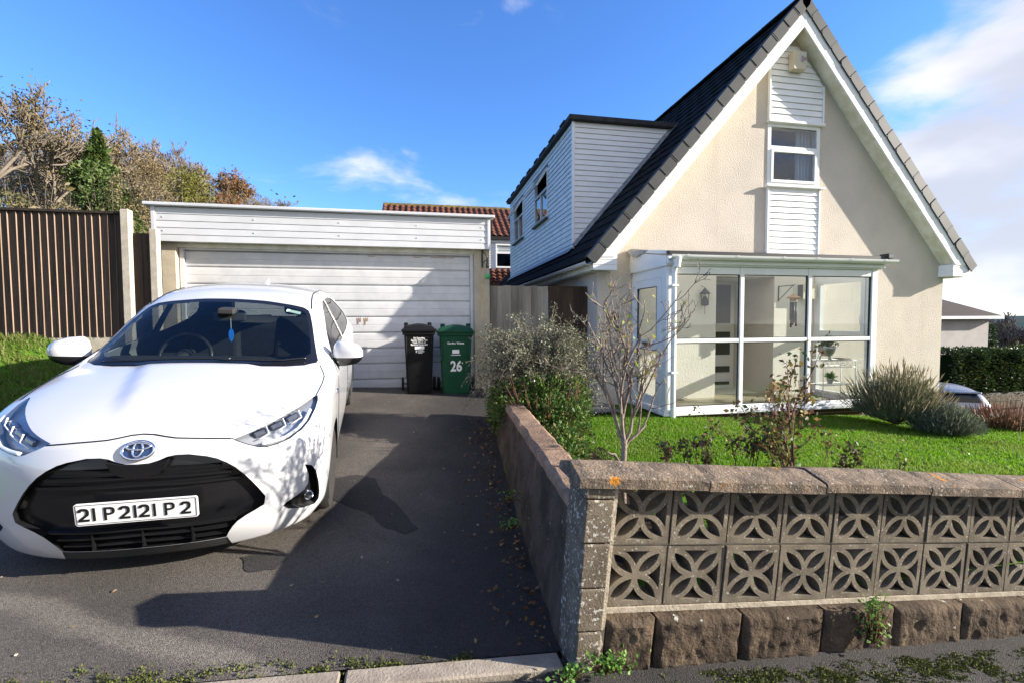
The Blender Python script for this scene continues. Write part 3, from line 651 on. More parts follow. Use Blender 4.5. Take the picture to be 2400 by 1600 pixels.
# roof
roof = bpy.data.objects.new('roof', None); C.objects.link(roof); roof.parent = house
def slope_pt(side, s, t, y):      # s up the slope from the eave, t square to it
    x = s*cs - t*sn; z = s*sn + t*cs
    return ((EX+x) if side < 0 else (RX-x), y, EZ+z)
for side in (-1, 1):
    m = MB()
    V = [slope_pt(side, s, t, y) for y in (Y0+.03, Y1) for s, t in ((.0,-.10),(RL,-.10),(RL,-.03),(.0,-.03))]
    m.add(V, [(0,1,2,3),(4,7,6,5),(0,4,5,1),(1,5,6,2),(2,6,7,3),(3,7,4,0)]); m.build('roof_deck', M['felt'], roof)
    nc = 19; ga = RL/nc
    for k in range(nc):
        m = MB(); s0 = k*ga-.02; s1 = (k+1)*ga+.04; n = 70 if side < 0 else 24
        for i in range(n+1):
            y = Y0+.02+(Y1-Y0-.02)*i/n
            wv = .010*math.sin(i*math.pi) if side > 0 else .008*math.cos(i*2.4+k*1.2)
            for s, t in ((s0, .012+wv), (s0, .036+wv), (s1, .010+wv*.5), (s1, -.02)):
                m.v.append(slope_pt(side, s, t, y))
        for i in range(n):
            for q in range(3): m.f.append((i*4+q, (i+1)*4+q, (i+1)*4+q+1, i*4+q+1))
        m.f.append((0,1,2,3)); m.f.append((n*4+3,n*4+2,n*4+1,n*4))
        m.build('tile_course', M['tile'], roof)
    # verge caps
    cap = MB(); L_ = ga
    cap.prism([(-.012,-.100),(.02,-.118),(L_-.03,-.118),(L_+.03,-.085),(L_+.03,.058),(-.012,.058)], 'y', Y0-.055, Y0-.035)   # x = s, z = t
    cap.box(-.012, L_+.03, Y0-.0355, Y0+.075, .040, .0575)
    cap.prism([(L_+.016,-.095),(L_+.034,-.085),(L_+.034,.062),(L_+.016,.062)], 'y', Y0-.063, Y0-.0335)
    me = cap.mesh('verge_cap', M['verge'], bevel=.004)
    for k in range(nc):
        s = k*ga; p0 = slope_pt(side, s, .004*(k % 2), 0)
        o = put('verge_cap', me, roof); ang = -TH if side < 0 else TH
        o.matrix_world = Matrix.Translation((p0[0], random.Random(k).uniform(-.004,.004), p0[2])) @ Matrix.Rotation(ang, 4, 'Y') @ Matrix.Diagonal((1 if side < 0 else -1, 1, 1, 1))
    # bargeboard and soffit
    m = MB(); V = [slope_pt(side, s, t, y) for y in (Y0-.030, Y0-.006) for s, t in ((.30,-.29),(RL,-.29),(RL,-.09),(.12,-.09))]
    # meet at the ridge
    def clipx(p): return (min(p[0], AX) if side < 0 else max(p[0], AX), p[1], p[2])
    top_in = (AX, 0, EZ+(RL)*sn-.29/cs); top_out = (AX, 0, EZ+RL*sn-.09/cs)
    a0 = slope_pt(side, .30, -.29, 0); b0 = slope_pt(side, .12, -.09, 0)
    poly = [(a0[0],a0[2]),(top_in[0],top_in[2]),(top_out[0],top_out[2]),(b0[0],b0[2])]
    MB().prism(poly, 'y', Y0-.030, Y0-.006).build('bargeboard', M['upvc'], house)
    a1 = slope_pt(side, .30, -.265, 0); b1 = slope_pt(side, .30, -.25, 0)
    poly = [(a1[0],a1[2]),(AX,EZ+RL*sn-.265/cs),(AX,EZ+RL*sn-.25/cs),(b1[0],b1[2])]
    MB().prism(poly, 'y', Y0-.006, 6.998).build('soffit', M['soffit'], house)
    # ridge tile seen end on
nr = 24
for k in range(nr):
    y = Y0-.06+(Y1-Y0+.06)*k/nr; m = MB(); seg = 8
    for yy in (y, y+(Y1-Y0+.06)/nr+.02):
        for i in range(seg+1):
            a = math.pi*(.5-TH/math.pi) + (TH*2+.0)*i/seg - 0; a = math.pi/2-TH*.92+TH*1.84*i/seg
            m.v.append((AX+.17*math.cos(a), yy, EZ+RL*sn-.115+.17*math.sin(a)+.02+.004*(k % 2)))
        for i in range(seg+1):
            a = math.pi/2-TH*.92+TH*1.84*i/seg
            m.v.append((AX+.145*math.cos(a), yy, EZ+RL*sn-.115+.145*math.sin(a)+.02+.004*(k % 2)))
    q = 2*(seg+1)
    for i in range(seg): m.f += [(i, i+1, q+i+1, q+i), (seg+1+i, q+seg+1+i, q+seg+2+i, seg+2+i), (i, seg+1+i, seg+2+i, i+1)]
    m.f += [(0, q, q+seg+1, seg+1), (seg, 2*seg+1, q+2*seg+1, q+seg)]
    m.build('ridge_tile', M['verge'], roof)
# eaves: boxed ends, fascia and gutter
for side in (-1, 1):
    xa, xb = (2.59,2.98) if side < 0 else (9.49,9.88)
    for i in range(3):
        z0 = 1.865+.082*i
        if side < 0: x0, x1 = max(xa, EX+.02+(z0+.08-EZ)*.7), xb
        else: x0, x1 = xa, min(xb, RX-.03-(z0+.08-EZ)*.7)
        board_y(x0, x1, z0, z0+.080, Y0-.022, Y0-.016, .02).build('box_end_board', M['upvc_board'], house)
    MB().box(xa+.012, xb-.01, Y0-.0, 6.998, 1.87, 2.08).build('eaves_box', M['upvc_board'], house)
    xf = EX+.06 if side < 0 else RX-.08
    MB().box(xf, xf+.02, 6.86, Y1, 1.86, 2.03).build('fascia', M['soffit'], house)
    MB().box(min(xf, 2.758 if side < 0 else 9.622), max(xf, 2.758 if side < 0 else 9.622), 7.001, Y1, 1.855, 1.868).build('eaves_soffit', M['soffit'], house)
    g = MB(); n = 8; xc = EX+.0 if side < 0 else RX; 
    for y in (Y0+.02, Y1):
        for i in range(n+1):
            a = math.pi+math.pi*i/n; g.v.append((xc+.057*math.cos(a), y, 1.995+.057*math.sin(a)))
        for i in range(n+1):
            a = 2*math.pi-math.pi*i/n; g.v.append((xc+.052*math.cos(a), y, 1.995+.052*math.sin(a)))
    k = 2*(n+1)
    for i in range(k-1): g.f.append((i, i+1, k+i+1, k+i))
    g.f.append(tuple(range(k))[::-1])
    g.build('gutter', M['upvc_old'], house, smooth='auto')
# gable cladding panels
def clad(z0, z1, n, xa, xb, clip, y, parent, mat):
    hgt = (z1-z0)/n
    for i in range(n):
        a, b = z0+i*hgt, z0+(i+1)*hgt-.004
        l0, l1 = xa, xb; t0, t1 = xa, xb
        if clip:
            hw = lambda z: (EZ+RL*sn-.33/cs-z)/SL
            if hw(b) < .05: continue
            l0, l1 = max(xa, AX-hw(a)), min(xb, AX+hw(a)); t0, t1 = max(xa, AX-hw(b)), min(xb, AX+hw(b))
        board_y(l0, l1, a, b, y-.020, y-.004, .018, t0, t1).build('cladding_board', mat, parent, bevel=.003)
up = bpy.data.objects.new('gable_cladding', None); C.objects.link(up); up.parent = house
clad(4.47, 5.92, 14, 5.82, 6.84, True, 6.975, up, M['upvc_board'])
for xa in (5.785, 6.842): 
    MB().box(xa, xa+.033, 6.945, 6.9985, 4.43, zroof(xa if xa < AX else xa+.035)-.50).build('edge_trim', M['upvc'], up, bevel=.004)
MB().box(5.775,6.885,6.925,6.9985,4.415,4.463).build('edge_trim', M['upvc'], up, bevel=.006)
lo = bpy.data.objects.new('lower_cladding', None); C.objects.link(lo); lo.parent = house
clad(2.20, 3.33, 11, 5.82, 6.80, False, 6.975, lo, M['upvc_board'])
for xa in (5.785, 6.802): MB().box(xa, xa+.033, 6.945, 6.9985, 2.19, 3.335).build('edge_trim', M['upvc'], lo, bevel=.004)
def bars(rects, y0, y1, name, mat, parent, bev=.006):
    m = MB()
    for x0, x1, z0, z1 in rects: m.box(x0, x1, y0, y1, z0, z1)
    return m.build(name, mat, parent)
gw = MB(); 
gw = bars([(5.80,5.862,3.37,4.42),(6.768,6.83,3.37,4.42),(5.862,6.768,3.37,3.43),(5.862,6.768,4.36,4.42),(5.862,6.768,3.985,4.045)], 6.985, 7.06, 'gable_window', M['upvc'], house)
bars([(5.864,5.905,3.432,3.983),(6.725,6.766,3.432,3.983),(5.905,6.725,3.432,3.475),(5.905,6.725,3.94,3.983)], 6.968, 7.03, 'opening_sash', M['upvc'], gw)
MB().box(5.906,6.724,7.0,7.006,3.476,3.939).build('pane', M['glass'], gw)
MB().box(5.863,6.767,7.015,7.021,4.046,4.359).build('pane', M['glass'], gw)
MB().box(5.74,6.89,6.90,6.984,3.335,3.366).build('sill', M['upvc'], gw, bevel=.006)
cu = MB(); cu.grid(40, 1, lambda u, v: (6.50+.26*u, 7.16+.03*math.sin(u*24), 3.40+1.02*v)); cu.build('curtain', pbr('blue_grey_curtain', (.30,.34,.40), rough=.9), gw, smooth=True)
MB().add([(6.10,7.4,3.40),(6.62,7.4,3.40),(6.62,7.4,3.66),(6.10,7.4,3.42)], [(0,1,2,3)]).add([(6.10,7.42,3.40),(6.62,7.42,3.40),(6.62,7.42,3.66),(6.10,7.42,3.42)], [(3,2,1,0)]).build('bed_end', M['interior_white'], gw)
rm = MB(); rm.box(4.6,7.7,9.6,9.65,2.2,5.0); rm.build('partition', pbr('room_wall', (.30,.29,.28), rough=.9), house)
# ---------------------------------------------------------------- dormer
dm = bpy.data.objects.new('dormer', None); C.objects.link(dm); dm.parent = house
DX, DYa, DYb, DZa, DZb = 2.87, 8.55, 14.85, 2.46, 4.86
nb = 24; hb = (DZb-DZa)/nb
for i in range(nb):
    a, b = DZa+i*hb, DZa+(i+1)*hb-.004
    xr = lambda z: EX+(z+.03-EZ)/SL-.01
    if xr(a)-DX > .05: board_y(DX+.03, xr(a), a, b, DYa-.020, DYa-.004, .018, None, xr(b)).build('cheek_board', M['upvc_board'], dm, bevel=.003)
MB().box(DX-.022,DX+.032,DYa-.028,DYa+.03,DZa,DZb).build('corner_trim', M['upvc'], dm, bevel=.005)
wins = [(10.28,11.52,3.45,4.58),(12.85,14.15,3.45,4.58)]
def board_x(ya, yb, z0, z1):
    m = MB(); x = DX
    m.add([(x-.020,ya,z0),(x-.020,yb,z0),(x-.004,yb,z1),(x-.004,ya,z1),(x,ya,z0),(x,yb,z0),(x,yb,z1),(x,ya,z1)], [(3,2,1,0),(4,5,6,7),(0,1,5,4),(2,3,7,6),(0,4,7,3),(1,2,6,5)]); return m
for i in range(nb):
    a, b = DZa+i*hb, DZa+(i+1)*hb-.004; ys = [DYa+.04]
    segs = []; cur = DYa+.031
    for (ya, yb, za, zb_) in wins:
        if b > za+.01 and a < zb_-.01: segs.append((cur, ya)); cur = yb
    segs.append((cur, DYb))
    for ya, yb in segs: board_x(ya, yb, a, b).build('front_board', M['upvc_old'], dm)
bk = MB(); bk.prism([(DYa,DZa),(DYb,DZa),(DYb,DZb),(DYa,DZb)], 'x', DX+.001, DX+.06, [[(a,c_),(b,c_),(b,d_),(a,d_)] for a,b,c_,d_ in wins]); bk.build('front_backing', M['upvc_old'], dm)
bk = MB(); bk.prism([(DX+.061,DZa),(DX+.061,DZb),(EX+(DZb-EZ)/SL,DZb)], 'y', DYa+.001, DYa+.06); bk.build('cheek_backing', M['upvc_old'], dm)
MB().prism([(DX+.061,DZa),(DX+.061,DZb),(EX+(DZb-EZ)/SL,DZb)], 'y', DYb-.06, DYb).build('far_cheek', M['upvc_old'], dm)
XR = EX+(5.0-EZ)/SL+.1
MB().box(DX-.10,XR,DYa-.10,DYb+.1,4.862,4.96).build('dormer_roof', M['felt'], dm, bevel=.01)
for i in range(9):
    y = DYa+.2+i*.72; MB().box(DX-.125,DX+.2,y,y+.30+.1*(i % 3),4.93,4.972+.006*(i % 2)).build('felt_lap', M['felt'], dm, bevel=.012)
fl = MB(); s_ = lambda z: EX+(z-EZ)/SL
for i in range(18):      # stepped flashing up the cheek
    z0 = DZa-.02+.133*i
    V = [(s_(z0)+.0,DYa-.13,z0+.06),(s_(z0+.133),DYa-.13,z0+.193),(s_(z0+.133),DYa-.028,z0+.20),(s_(z0),DYa-.028,z0+.067),(s_(z0)-.03,DYa-.026,z0+.13)]
    m = MB(); m.add(V[:4], [(0,1,2,3)]).add([(V[3][0],V[3][1],V[3][2]),(V[2][0],V[2][1],V[2][2]),(V[2][0]-.05,V[2][1]-.001,V[2][2]+.02),(V[3][0]-.05,V[3][1]-.001,V[3][2]+.02)], [(0,1,2,3)]); m.build('flashing_step', M['lead'], dm)
MB().add([(DX-.13,DYa-.1,DZa-.075),(DX-.13,DYb,DZa-.075),(DX-.015,DYb,DZa+.04),(DX-.015,DYa-.1,DZa+.04)], [(0,1,2,3)]).build('apron_flashing', M['lead'], dm)
for ya, yb, za, zb_ in wins:
    w_ = MB()
    def fr(y0, y1, z0, z1, x0=DX-.03, x1=DX+.04, m=w_): m.box(x0, x1, y0, y1, z0, z1)
    fr(ya,ya+.06,za,zb_); fr(yb-.06,yb,za,zb_); fr(ya+.06,yb-.06,za,za+.06); fr(ya+.06,yb-.06,zb_-.06,zb_); fr(ya+.06,yb-.06,4.09,4.15); fr((ya+yb)/2-.03,(ya+yb)/2+.03,za+.06,4.09)
    wo = w_.build('dormer_window', M['upvc_old'], house)
    MB().box(DX-.002,DX+.006,ya+.06,(ya+yb)/2-.03,za+.06,4.09).build('pane', M['glass'], wo)
    MB().box(DX-.002,DX+.006,(ya+yb)/2+.03,yb-.06,za+.06,4.09).build('pane', M['glass'], wo)
    MB().box(DX-.09,DX-.021,ya-.05,yb+.05,za-.05,za-.005).build('sill', pbr('mossy_sill', (.10,.09,.06),(.16,.15,.12),scale=9,rough=.95), wo, bevel=.005)
    MB().box(DX-.04,DX-.021,ya-.03,yb+.03,zb_,zb_+.03).build('drip_bar', M['blackplastic'], wo)
    v = MB(); v.box(-.02,.02,0,yb-ya-.12,-.44,-.385); v.box(-.02,.02,0,yb-ya-.12,-.05,0); v.box(-.02,.02,0,.05,-.385,-.05); v.box(-.02,.02,yb-ya-.17,yb-ya-.12,-.385,-.05)
    vo = v.build('vent_sash', M['upvc_old'], wo); vo.location = (DX-.03, ya+.06, zb_-.04); vo.rotation_euler = (0, rad(32), 0)
    vp = MB().box(-.004,.004,.05,yb-ya-.17,-.385,-.05).build('vent_pane', M['glass'], wo); vp.location = vo.location; vp.rotation_euler = vo.rotation_euler
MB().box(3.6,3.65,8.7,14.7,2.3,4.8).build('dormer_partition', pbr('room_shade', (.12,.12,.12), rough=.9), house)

# ---------------------------------------------------------------- glazed porch
PY, PXa, PXb = 5.90, 3.34, 6.87
por = thing('glazed_porch', 'white framed glazed porch with six large panes on the gable front', 'porch')
M['brick'] = pbr('porch_brick', (.12,.055,.038), (.085,.042,.032), scale=20, rough=.95, spec=.1, bump=.4, bscale=70, vary=.2)
dw = MB(); dw.box(PXa+.045,PXb-.045,PY+.055,PY+.12,-.75,-.25); dw.box(PXa+.045,PXa+.12,PY+.12,6.98,-.75,-.25); dw.box(PXb-.12,PXb-.045,PY+.12,6.98,-.75,-.25)
dwo = dw.build('dwarf_wall', M['mortar'], por)
br = MB().box(0,.205,0,.055,0,.062).mesh('brick', M['brick'], bevel=.003)
for c_ in range(6):
    z = -.315-.072*c_
    n = int((PXb-PXa)/.215)
    for i in range(n+1):
        x = PXa+.035+.215*i-(.105 if c_ % 2 else 0)
        if x < PXa+.03 or x+.205 > PXb-.02: continue
        put('brick', br, dwo, (x, PY+.045, z))
    for i in range(5):
        put('brick', br, dwo, (PXb-.035, PY+.06+.215*i, z), (0,0,rad(90)))
sill = MB(); sill.box(PXa-.05,PXb+.10,PY-.05,PY+.10,-.245,-.205); sill.box(PXa-.03,PXb+.06,PY-.025,PY+.08,-.205,-.165); sill.build('sill', M['upvc'], por, bevel=.006)
MB().box(PXa-.05,PXa+.09,PY+.101,6.985,-.243,-.168).build('door_threshold', M['upvc'], por, bevel=.006)
MB().box(PXb-.04,PXb+.09,PY+.101,6.985,-.243,-.168).build('side_sill', M['upvc'], por, bevel=.006)
zb0, zm0, zm1, zt0 = -.164, .768, .826, 1.735
vb = [(PXa,PXa+.115),(4.497,4.562),(5.638,5.697),(6.765,PXb)]
for k, (xa, xb) in enumerate(vb): MB().box(xa,xb,PY,PY+.07,zb0,1.84).build('post', M['upvc'], por, bevel=.008, seg=2)
for i in range(3):
    xa, xb = vb[i][1]+.0005, vb[i+1][0]-.0005
    MB().box(xa,xb,PY+.008,PY+.062,zb0,-.128).build('rail', M['upvc'], por, bevel=.006)
    MB().box(xa,xb,PY+.004,PY+.066,zm0,zm1).build('rail', M['upvc'], por, bevel=.008, seg=2)
    MB().box(xa,xb,PY+.008,PY+.062,zt0,1.839).build('rail', M['upvc'], por, bevel=.006)
    for z0, z1 in ((-.128,zm0),(zm1,zt0)):
        MB().box(xa,xb,PY+.030,PY+.036,z0,z1).build('pane', M['glass'], por)
        g = MB(); g.box(xa,xa+.012,PY+.022,PY+.044,z0,z1); g.box(xb-.012,xb,PY+.022,PY+.044,z0,z1); g.box(xa+.012,xb-.012,PY+.022,PY+.044,z0,z0+.010); g.box(xa+.012,xb-.012,PY+.022,PY+.044,z1-.010,z1)
        g.build('gasket', M['frame_dark'], por)
MB().box(PXa-.02,PXb+.03,PY-.03,PY+.075,1.841,1.935).build('head_beam', M['upvc'], por, bevel=.006)
MB().box(PXa-.02,PXb+.06,PY-.065,PY-.031,1.862,1.97).build('roof_fascia', M['upvc'], por, bevel=.006)
M['polycarbonate'] = pbr('polycarbonate_sheet', (.86,.86,.84), rough=.4, trans=.85)
def roof_strip(x0, x1, y0, y1, t, name, mat):
    zz = lambda y: 1.985+(y-(PY-.10))*.19/(7.098-PY)
    m = MB(); m.add([(x0,y0,zz(y0)),(x1,y0,zz(y0)),(x1,y1,zz(y1)),(x0,y1,zz(y1)),(x0,y0,zz(y0)+t),(x1,y0,zz(y0)+t),(x1,y1,zz(y1)+t),(x0,y1,zz(y1)+t)], [(0,3,2,1),(4,5,6,7),(0,1,5,4),(1,2,6,5),(2,3,7,6),(3,0,4,7)]); return m.build(name, mat, por, bevel=.004)
roof_strip(PXa-.02,PXb+.10,PY-.10,PY-.02,.05,'roof_edge_bar',M['blackplastic'])
roof_strip(PXa-.02,PXb+.10,6.93,6.998,.05,'roof_wall_bar',M['blackplastic'])
for i in range(6):
    x = PXa-.02+i*(PXb-PXa+.08)/5; roof_strip(x,x+.04,PY-.019,6.929,.05,'glazing_bar',M['upvc'])
for i in range(5):
    x = PXa-.02+i*(PXb-PXa+.08)/5; x1 = PXa-.02+(i+1)*(PXb-PXa+.08)/5; m = MB(); zz = lambda y: 2.01+(y-(PY-.10))*.19/(7.098-PY)
    m.add([(x+.041,PY-.019,zz(PY-.019)),(x1-.001,PY-.019,zz(PY-.019)),(x1-.001,6.929,zz(6.929)),(x+.041,6.929,zz(6.929))], [(0,1,2,3)]); m.build('roof_sheet', M['polycarbonate'], por)
MB().box(PXb+.03,PXb+.13,PY-.13,PY+.02,2.0,2.075).build('roof_end_cap', M['blackplastic'], por, bevel=.008)
MB().add([(PXa-.10,6.99,2.19),(PXa-.02,6.99,2.235),(PXa-.02,6.4,2.13),(PXa-.09,6.75,2.06)], [(0,1,2,3)]).build('flashing', M['lead'], por)
g = MB(); n = 8
for x in (PXa-.02, PXb+.17):
    for i in range(n+1):
        a = math.pi+math.pi*i/n; g.v.append((x, PY-.125+.056*math.cos(a), 1.975+.060*math.sin(a)))
    for i in range(n+1):
        a = 2*math.pi-math.pi*i/n; g.v.append((x, PY-.125+.050*math.cos(a), 1.975+.054*math.sin(a)))
k = 2*(n+1)
for i in range(k-1): g.f.append((i, k+i, k+i+1, i+1))
g.f.append(tuple(range(k))); g.f.append(tuple(range(k, 2*k))[::-1])
gut = g.build('gutter', M['upvc'], por, smooth='auto')
for x in (3.56,4.32,5.06,5.62,6.20,6.80):
    b = MB(); P_ = [(x, PY-.125+.062*math.cos(math.pi+math.pi*i/10), 1.978+.066*math.sin(math.pi+math.pi*i/10)) for i in range(11)]
    for i, p_ in enumerate(P_): b.v += [(x-.018,p_[1],p_[2]),(x+.018,p_[1],p_[2])]
    b.f = [(2*i,2*i+1,2*i+3,2*i+2) for i in range(10)]; b.build('bracket', M['upvc'], gut, smooth=True)
dp = MB(); dp.tube([(PXa+.085,PY-.125,1.93),(PXa+.085,PY-.115,1.86),(PXa+.085,PY-.06,1.80),(PXa+.085,PY-.05,1.74),(PXa+.085,PY-.05,-.30)], .036, 14); dpo = dp.build('downpipe', M['upvc'], por, smooth='auto')
MB().lathe([(.045,-.05),(.047,.0),(.06,.06),(.062,.09)], 16, 'z', (PXa+.085,PY-.125,1.86)).build('outlet', M['upvc'], dpo, smooth='auto')
for z in (1.55,.35): MB().box(PXa+.035,PXa+.135,PY-.09,PY-.005,z,z+.03).build('pipe_clip', M['upvc'], dpo, bevel=.004)
# door side (left)
ds = MB(); X = PXa
for y0, y1, z0, z1 in ((PY+.07,PY+.15,zb0,1.84),(6.90,6.985,zb0,1.84),(PY+.15,6.90,1.70,1.84)): ds.box(X+.01,X+.08,y0,y1,z0,z1)
ds.build('door_frame', M['upvc'], por)
dl = MB()
for y0, y1, z0, z1 in ((PY+.153,PY+.27,-.155,1.695),(6.78,6.897,-.155,1.695),(PY+.27,6.78,1.58,1.695),(PY+.27,6.78,.66,.80),(PY+.27,6.78,-.155,-.02)): dl.box(X+.0,X+.055,y0,y1,z0,z1)
dl = dl.build('porch_door', M['upvc'], por)
MB().box(X+.025,X+.031,PY+.27,6.78,.80,1.58).build('pane', M['glass'], dl); MB().box(X+.025,X+.031,PY+.27,6.78,-.02,.66).build('pane', M['glass'], dl)
g = MB()
for z0, z1 in ((.80,1.58),(-.02,.66)):
    g.box(X-.002,X+.02,PY+.27,PY+.282,z0,z1); g.box(X-.002,X+.02,6.768,6.78,z0,z1); g.box(X-.002,X+.02,PY+.282,6.768,z1-.012,z1)
g.build('gasket', M['frame_dark'], dl)
MB().box(X-.02,X-.001,PY+.45,PY+.68,.70,.765).build('letter_box', pbr('bronze_letterbox', (.16,.12,.09), rough=.4, metal=.6), dl, bevel=.006)
MB().box(X-.05,X-.001,6.80,6.84,.62,.86).build('door_handle', M['upvc'], dl, bevel=.008)
MB().box(X+.012,X+.07,PY+.075,6.985,1.8405,1.95).build('side_head', M['upvc'], por)
MB().add([(PXa-.025,PY-.03,1.84),(PXa-.025,6.99,1.84),(PXa-.025,6.99,2.165),(PXa-.025,PY-.03,1.98)], [(0,3,2,1)]).build('side_fascia', M['upvc'], por)
# right side
rs = MB(); X = PXb
for y0, y1, z0, z1 in ((PY+.07,PY+.13,zb0,1.84),(6.92,6.985,zb0,1.84),(PY+.13,6.92,1.76,1.84),(PY+.13,6.92,.75,.83),(PY+.13,6.92,zb0,-.12)): rs.box(X-.07,X-.0,y0,y1,z0,z1)
rs = rs.build('side_frame', M['upvc'], por)
sa = MB()
for y0, y1, z0, z1 in ((PY+.133,PY+.20,.833,1.757),(6.85,6.917,.833,1.757),(PY+.20,6.85,1.69,1.757),(PY+.20,6.85,.833,.90)): sa.box(X-.085,X-.02,y0,y1,z0,z1)
sa = sa.build('casement', M['upvc'], por)
MB().box(X-.045,X-.039,PY+.20,6.85,.90,1.69).build('pane', M['glass'], sa); MB().box(X-.04,X-.034,PY+.13,6.92,-.12,.75).build('pane', M['glass'], rs)
MB().tube([(X-.10,PY+.17,1.02),(X-.12,PY+.17,1.02),(X-.12,PY+.17,1.15)], .009, 8).build('window_handle', M['upvc'], sa, smooth=True)
MB().add([(PXb+.02,PY-.03,1.84),(PXb+.02,6.99,1.84),(PXb+.02,6.99,2.165),(PXb+.02,PY-.03,1.98)], [(0,1,2,3)]).build('side_fascia', M['upvc'], por)
M['porch_brightened'] = pbr('brightened_porch_render', (.76,.71,.61), (.70,.65,.56), scale=2, rough=.9, spec=.15, bump=.4, bscale=55, bdetail=3)  # pale sheets added over the inner wall to brighten the porch
for xa, xb, za, zb_ in ((PXa+.09,4.868,-.22,1.83),(5.992,PXb-.09,-.22,1.83),(PXa+.09,PXb-.09,1.831,1.97)):
    MB().box(xa,xb,6.990,6.9992,za,zb_).build('brightening_sheet', M['porch_brightened'], por)
# porch floor
pf = MB().box(PXa+.1,PXb-.1,PY+.1,8.03,-.32,-.225).build('porch_floor', M['mortar'], por)
M['floor_tile'] = pbr('beige_floor_tile', (.36,.31,.22), (.30,.26,.18), scale=6, rough=.35, vary=.06)
ft = MB().box(0,.442,0,.442,0,.012).mesh('floor_tile', M['floor_tile'], bevel=.003)
for i in range(8):
    for j in range(3):
        if i*.446+.44 < PXb-PXa-.1: put('floor_tile', ft, pf, (PXa+.11+.446*i, PY+.11+.446*j-.0, -.2245), None, (1, .78 if j == 2 else 1, 1))
# ---------------------------------------------------------------- white hatchback
CT = {  # y0: half section, bottom centre -> top centre
0.00:[(0,.155),(.56,.16),(.70,.215),(.765,.34),(.785,.47),(.775,.60),(.735,.69),(.64,.745),(.45,.768),(.22,.78),(0,.785)],
0.04:[(0,.145),(.62,.15),(.755,.205),(.812,.34),(.828,.49),(.818,.64),(.78,.735),(.68,.787),(.47,.812),(.23,.826),(0,.83)],
0.12:[(0,.15),(.66,.155),(.795,.21),(.838,.34),(.852,.51),(.845,.68),(.81,.775),(.70,.825),(.48,.85),(.24,.866),(0,.871)],
0.30:[(0,.16),(.68,.16),(.815,.20),(.855,.34),(.868,.53),(.862,.73),(.83,.825),(.71,.872),(.49,.897),(.245,.915),(0,.921)],
0.55:[(0,.16),(.70,.16),(.82,.20),(.860,.34),(.872,.55),(.868,.77),(.838,.868),(.715,.914),(.49,.942),(.25,.961),(0,.967)],
0.80:[(0,.16),(.70,.16),(.82,.20),(.862,.34),(.874,.57),(.868,.80),(.838,.898),(.72,.948),(.49,.979),(.25,.999),(0,1.005)],
0.98:[(0,.16),(.70,.16),(.82,.20),(.860,.34),(.871,.59),(.866,.825),(.838,.922),(.735,.968),(.50,1.005),(.25,1.027),(0,1.034)],
1.10:[(0,.16),(.70,.16),(.82,.20),(.858,.34),(.869,.60),(.865,.84),(.836,.938),(.752,.992),(.54,1.058),(.27,1.085),(0,1.093)],
1.30:[(0,.16),(.70,.16),(.82,.20),(.856,.34),(.867,.61),(.863,.86),(.831,.957),(.752,1.045),(.605,1.140),(.30,1.182),(0,1.193)],
1.55:[(0,.16),(.70,.16),(.82,.20),(.854,.34),(.866,.62),(.862,.875),(.827,.975),(.747,1.105),(.628,1.245),(.32,1.300),(0,1.312)],
1.80:[(0,.16),(.70,.16),(.82,.20),(.854,.34),(.866,.62),(.862,.885),(.825,.985),(.733,1.165),(.622,1.340),(.33,1.397),(0,1.410)],
2.00:[(0,.16),(.70,.16),(.82,.20),(.854,.34),(.866,.62),(.862,.89),(.825,.99),(.72,1.205),(.605,1.392),(.33,1.452),(0,1.464)],
2.40:[(0,.16),(.70,.16),(.82,.20),(.856,.34),(.868,.62),(.865,.90),(.825,1.0),(.71,1.24),(.59,1.425),(.33,1.483),(0,1.495)],
2.80:[(0,.16),(.70,.16),(.82,.20),(.860,.34),(.872,.62),(.868,.92),(.828,1.015),(.715,1.25),(.585,1.42),(.33,1.478),(0,1.490)],
3.20:[(0,.17),(.70,.17),(.82,.22),(.864,.36),(.876,.64),(.872,.94),(.83,1.03),(.72,1.235),(.58,1.385),(.33,1.442),(0,1.455)],
3.50:[(0,.19),(.68,.19),(.80,.25),(.850,.40),(.866,.66),(.862,.94),(.815,1.025),(.71,1.205),(.57,1.335),(.32,1.388),(0,1.40)],
3.72:[(0,.22),(.62,.22),(.75,.28),(.81,.42),(.83,.66),(.825,.92),(.785,.99),(.69,1.12),(.56,1.225),(.3,1.27),(0,1.28)],
3.86:[(0,.26),(.56,.26),(.69,.32),(.75,.44),(.775,.65),(.77,.86),(.735,.92),(.66,1.0),(.54,1.05),(.29,1.08),(0,1.09)],
3.94:[(0,.34),(.48,.34),(.60,.38),(.66,.48),(.685,.63),(.68,.78),(.65,.83),(.58,.87),(.48,.89),(.27,.90),(0,.905)],
}
def pchip(x, y, xq):
    x=np.asarray(x,float); y=np.asarray(y,float); h=np.diff(x); d=np.diff(y,axis=0)/h.reshape(-1,*([1]*(y.ndim-1)))
    m=np.zeros_like(y); w1=(2*h[1:]+h[:-1]).reshape(-1,*([1]*(y.ndim-1))); w2=(h[1:]+2*h[:-1]).reshape(-1,*([1]*(y.ndim-1)))
    with np.errstate(divide='ignore',invalid='ignore'):
        mm=(w1+w2)/(w1/d[:-1]+w2/d[1:])
    m[1:-1]=np.where(d[:-1]*d[1:]>0,mm,0); m[0]=d[0]; m[-1]=d[-1]
    i=np.clip(np.searchsorted(x,xq)-1,0,len(x)-2); t=((xq-x[i])/h[i]).reshape(-1,*([1]*(y.ndim-1))); hh=h[i].reshape(t.shape)
    return y[i]*(2*t**3-3*t**2+1)+hh*m[i]*(t**3-2*t**2+t)+y[i+1]*(-2*t**3+3*t**2)+hh*m[i+1]*(t**3-t**2)
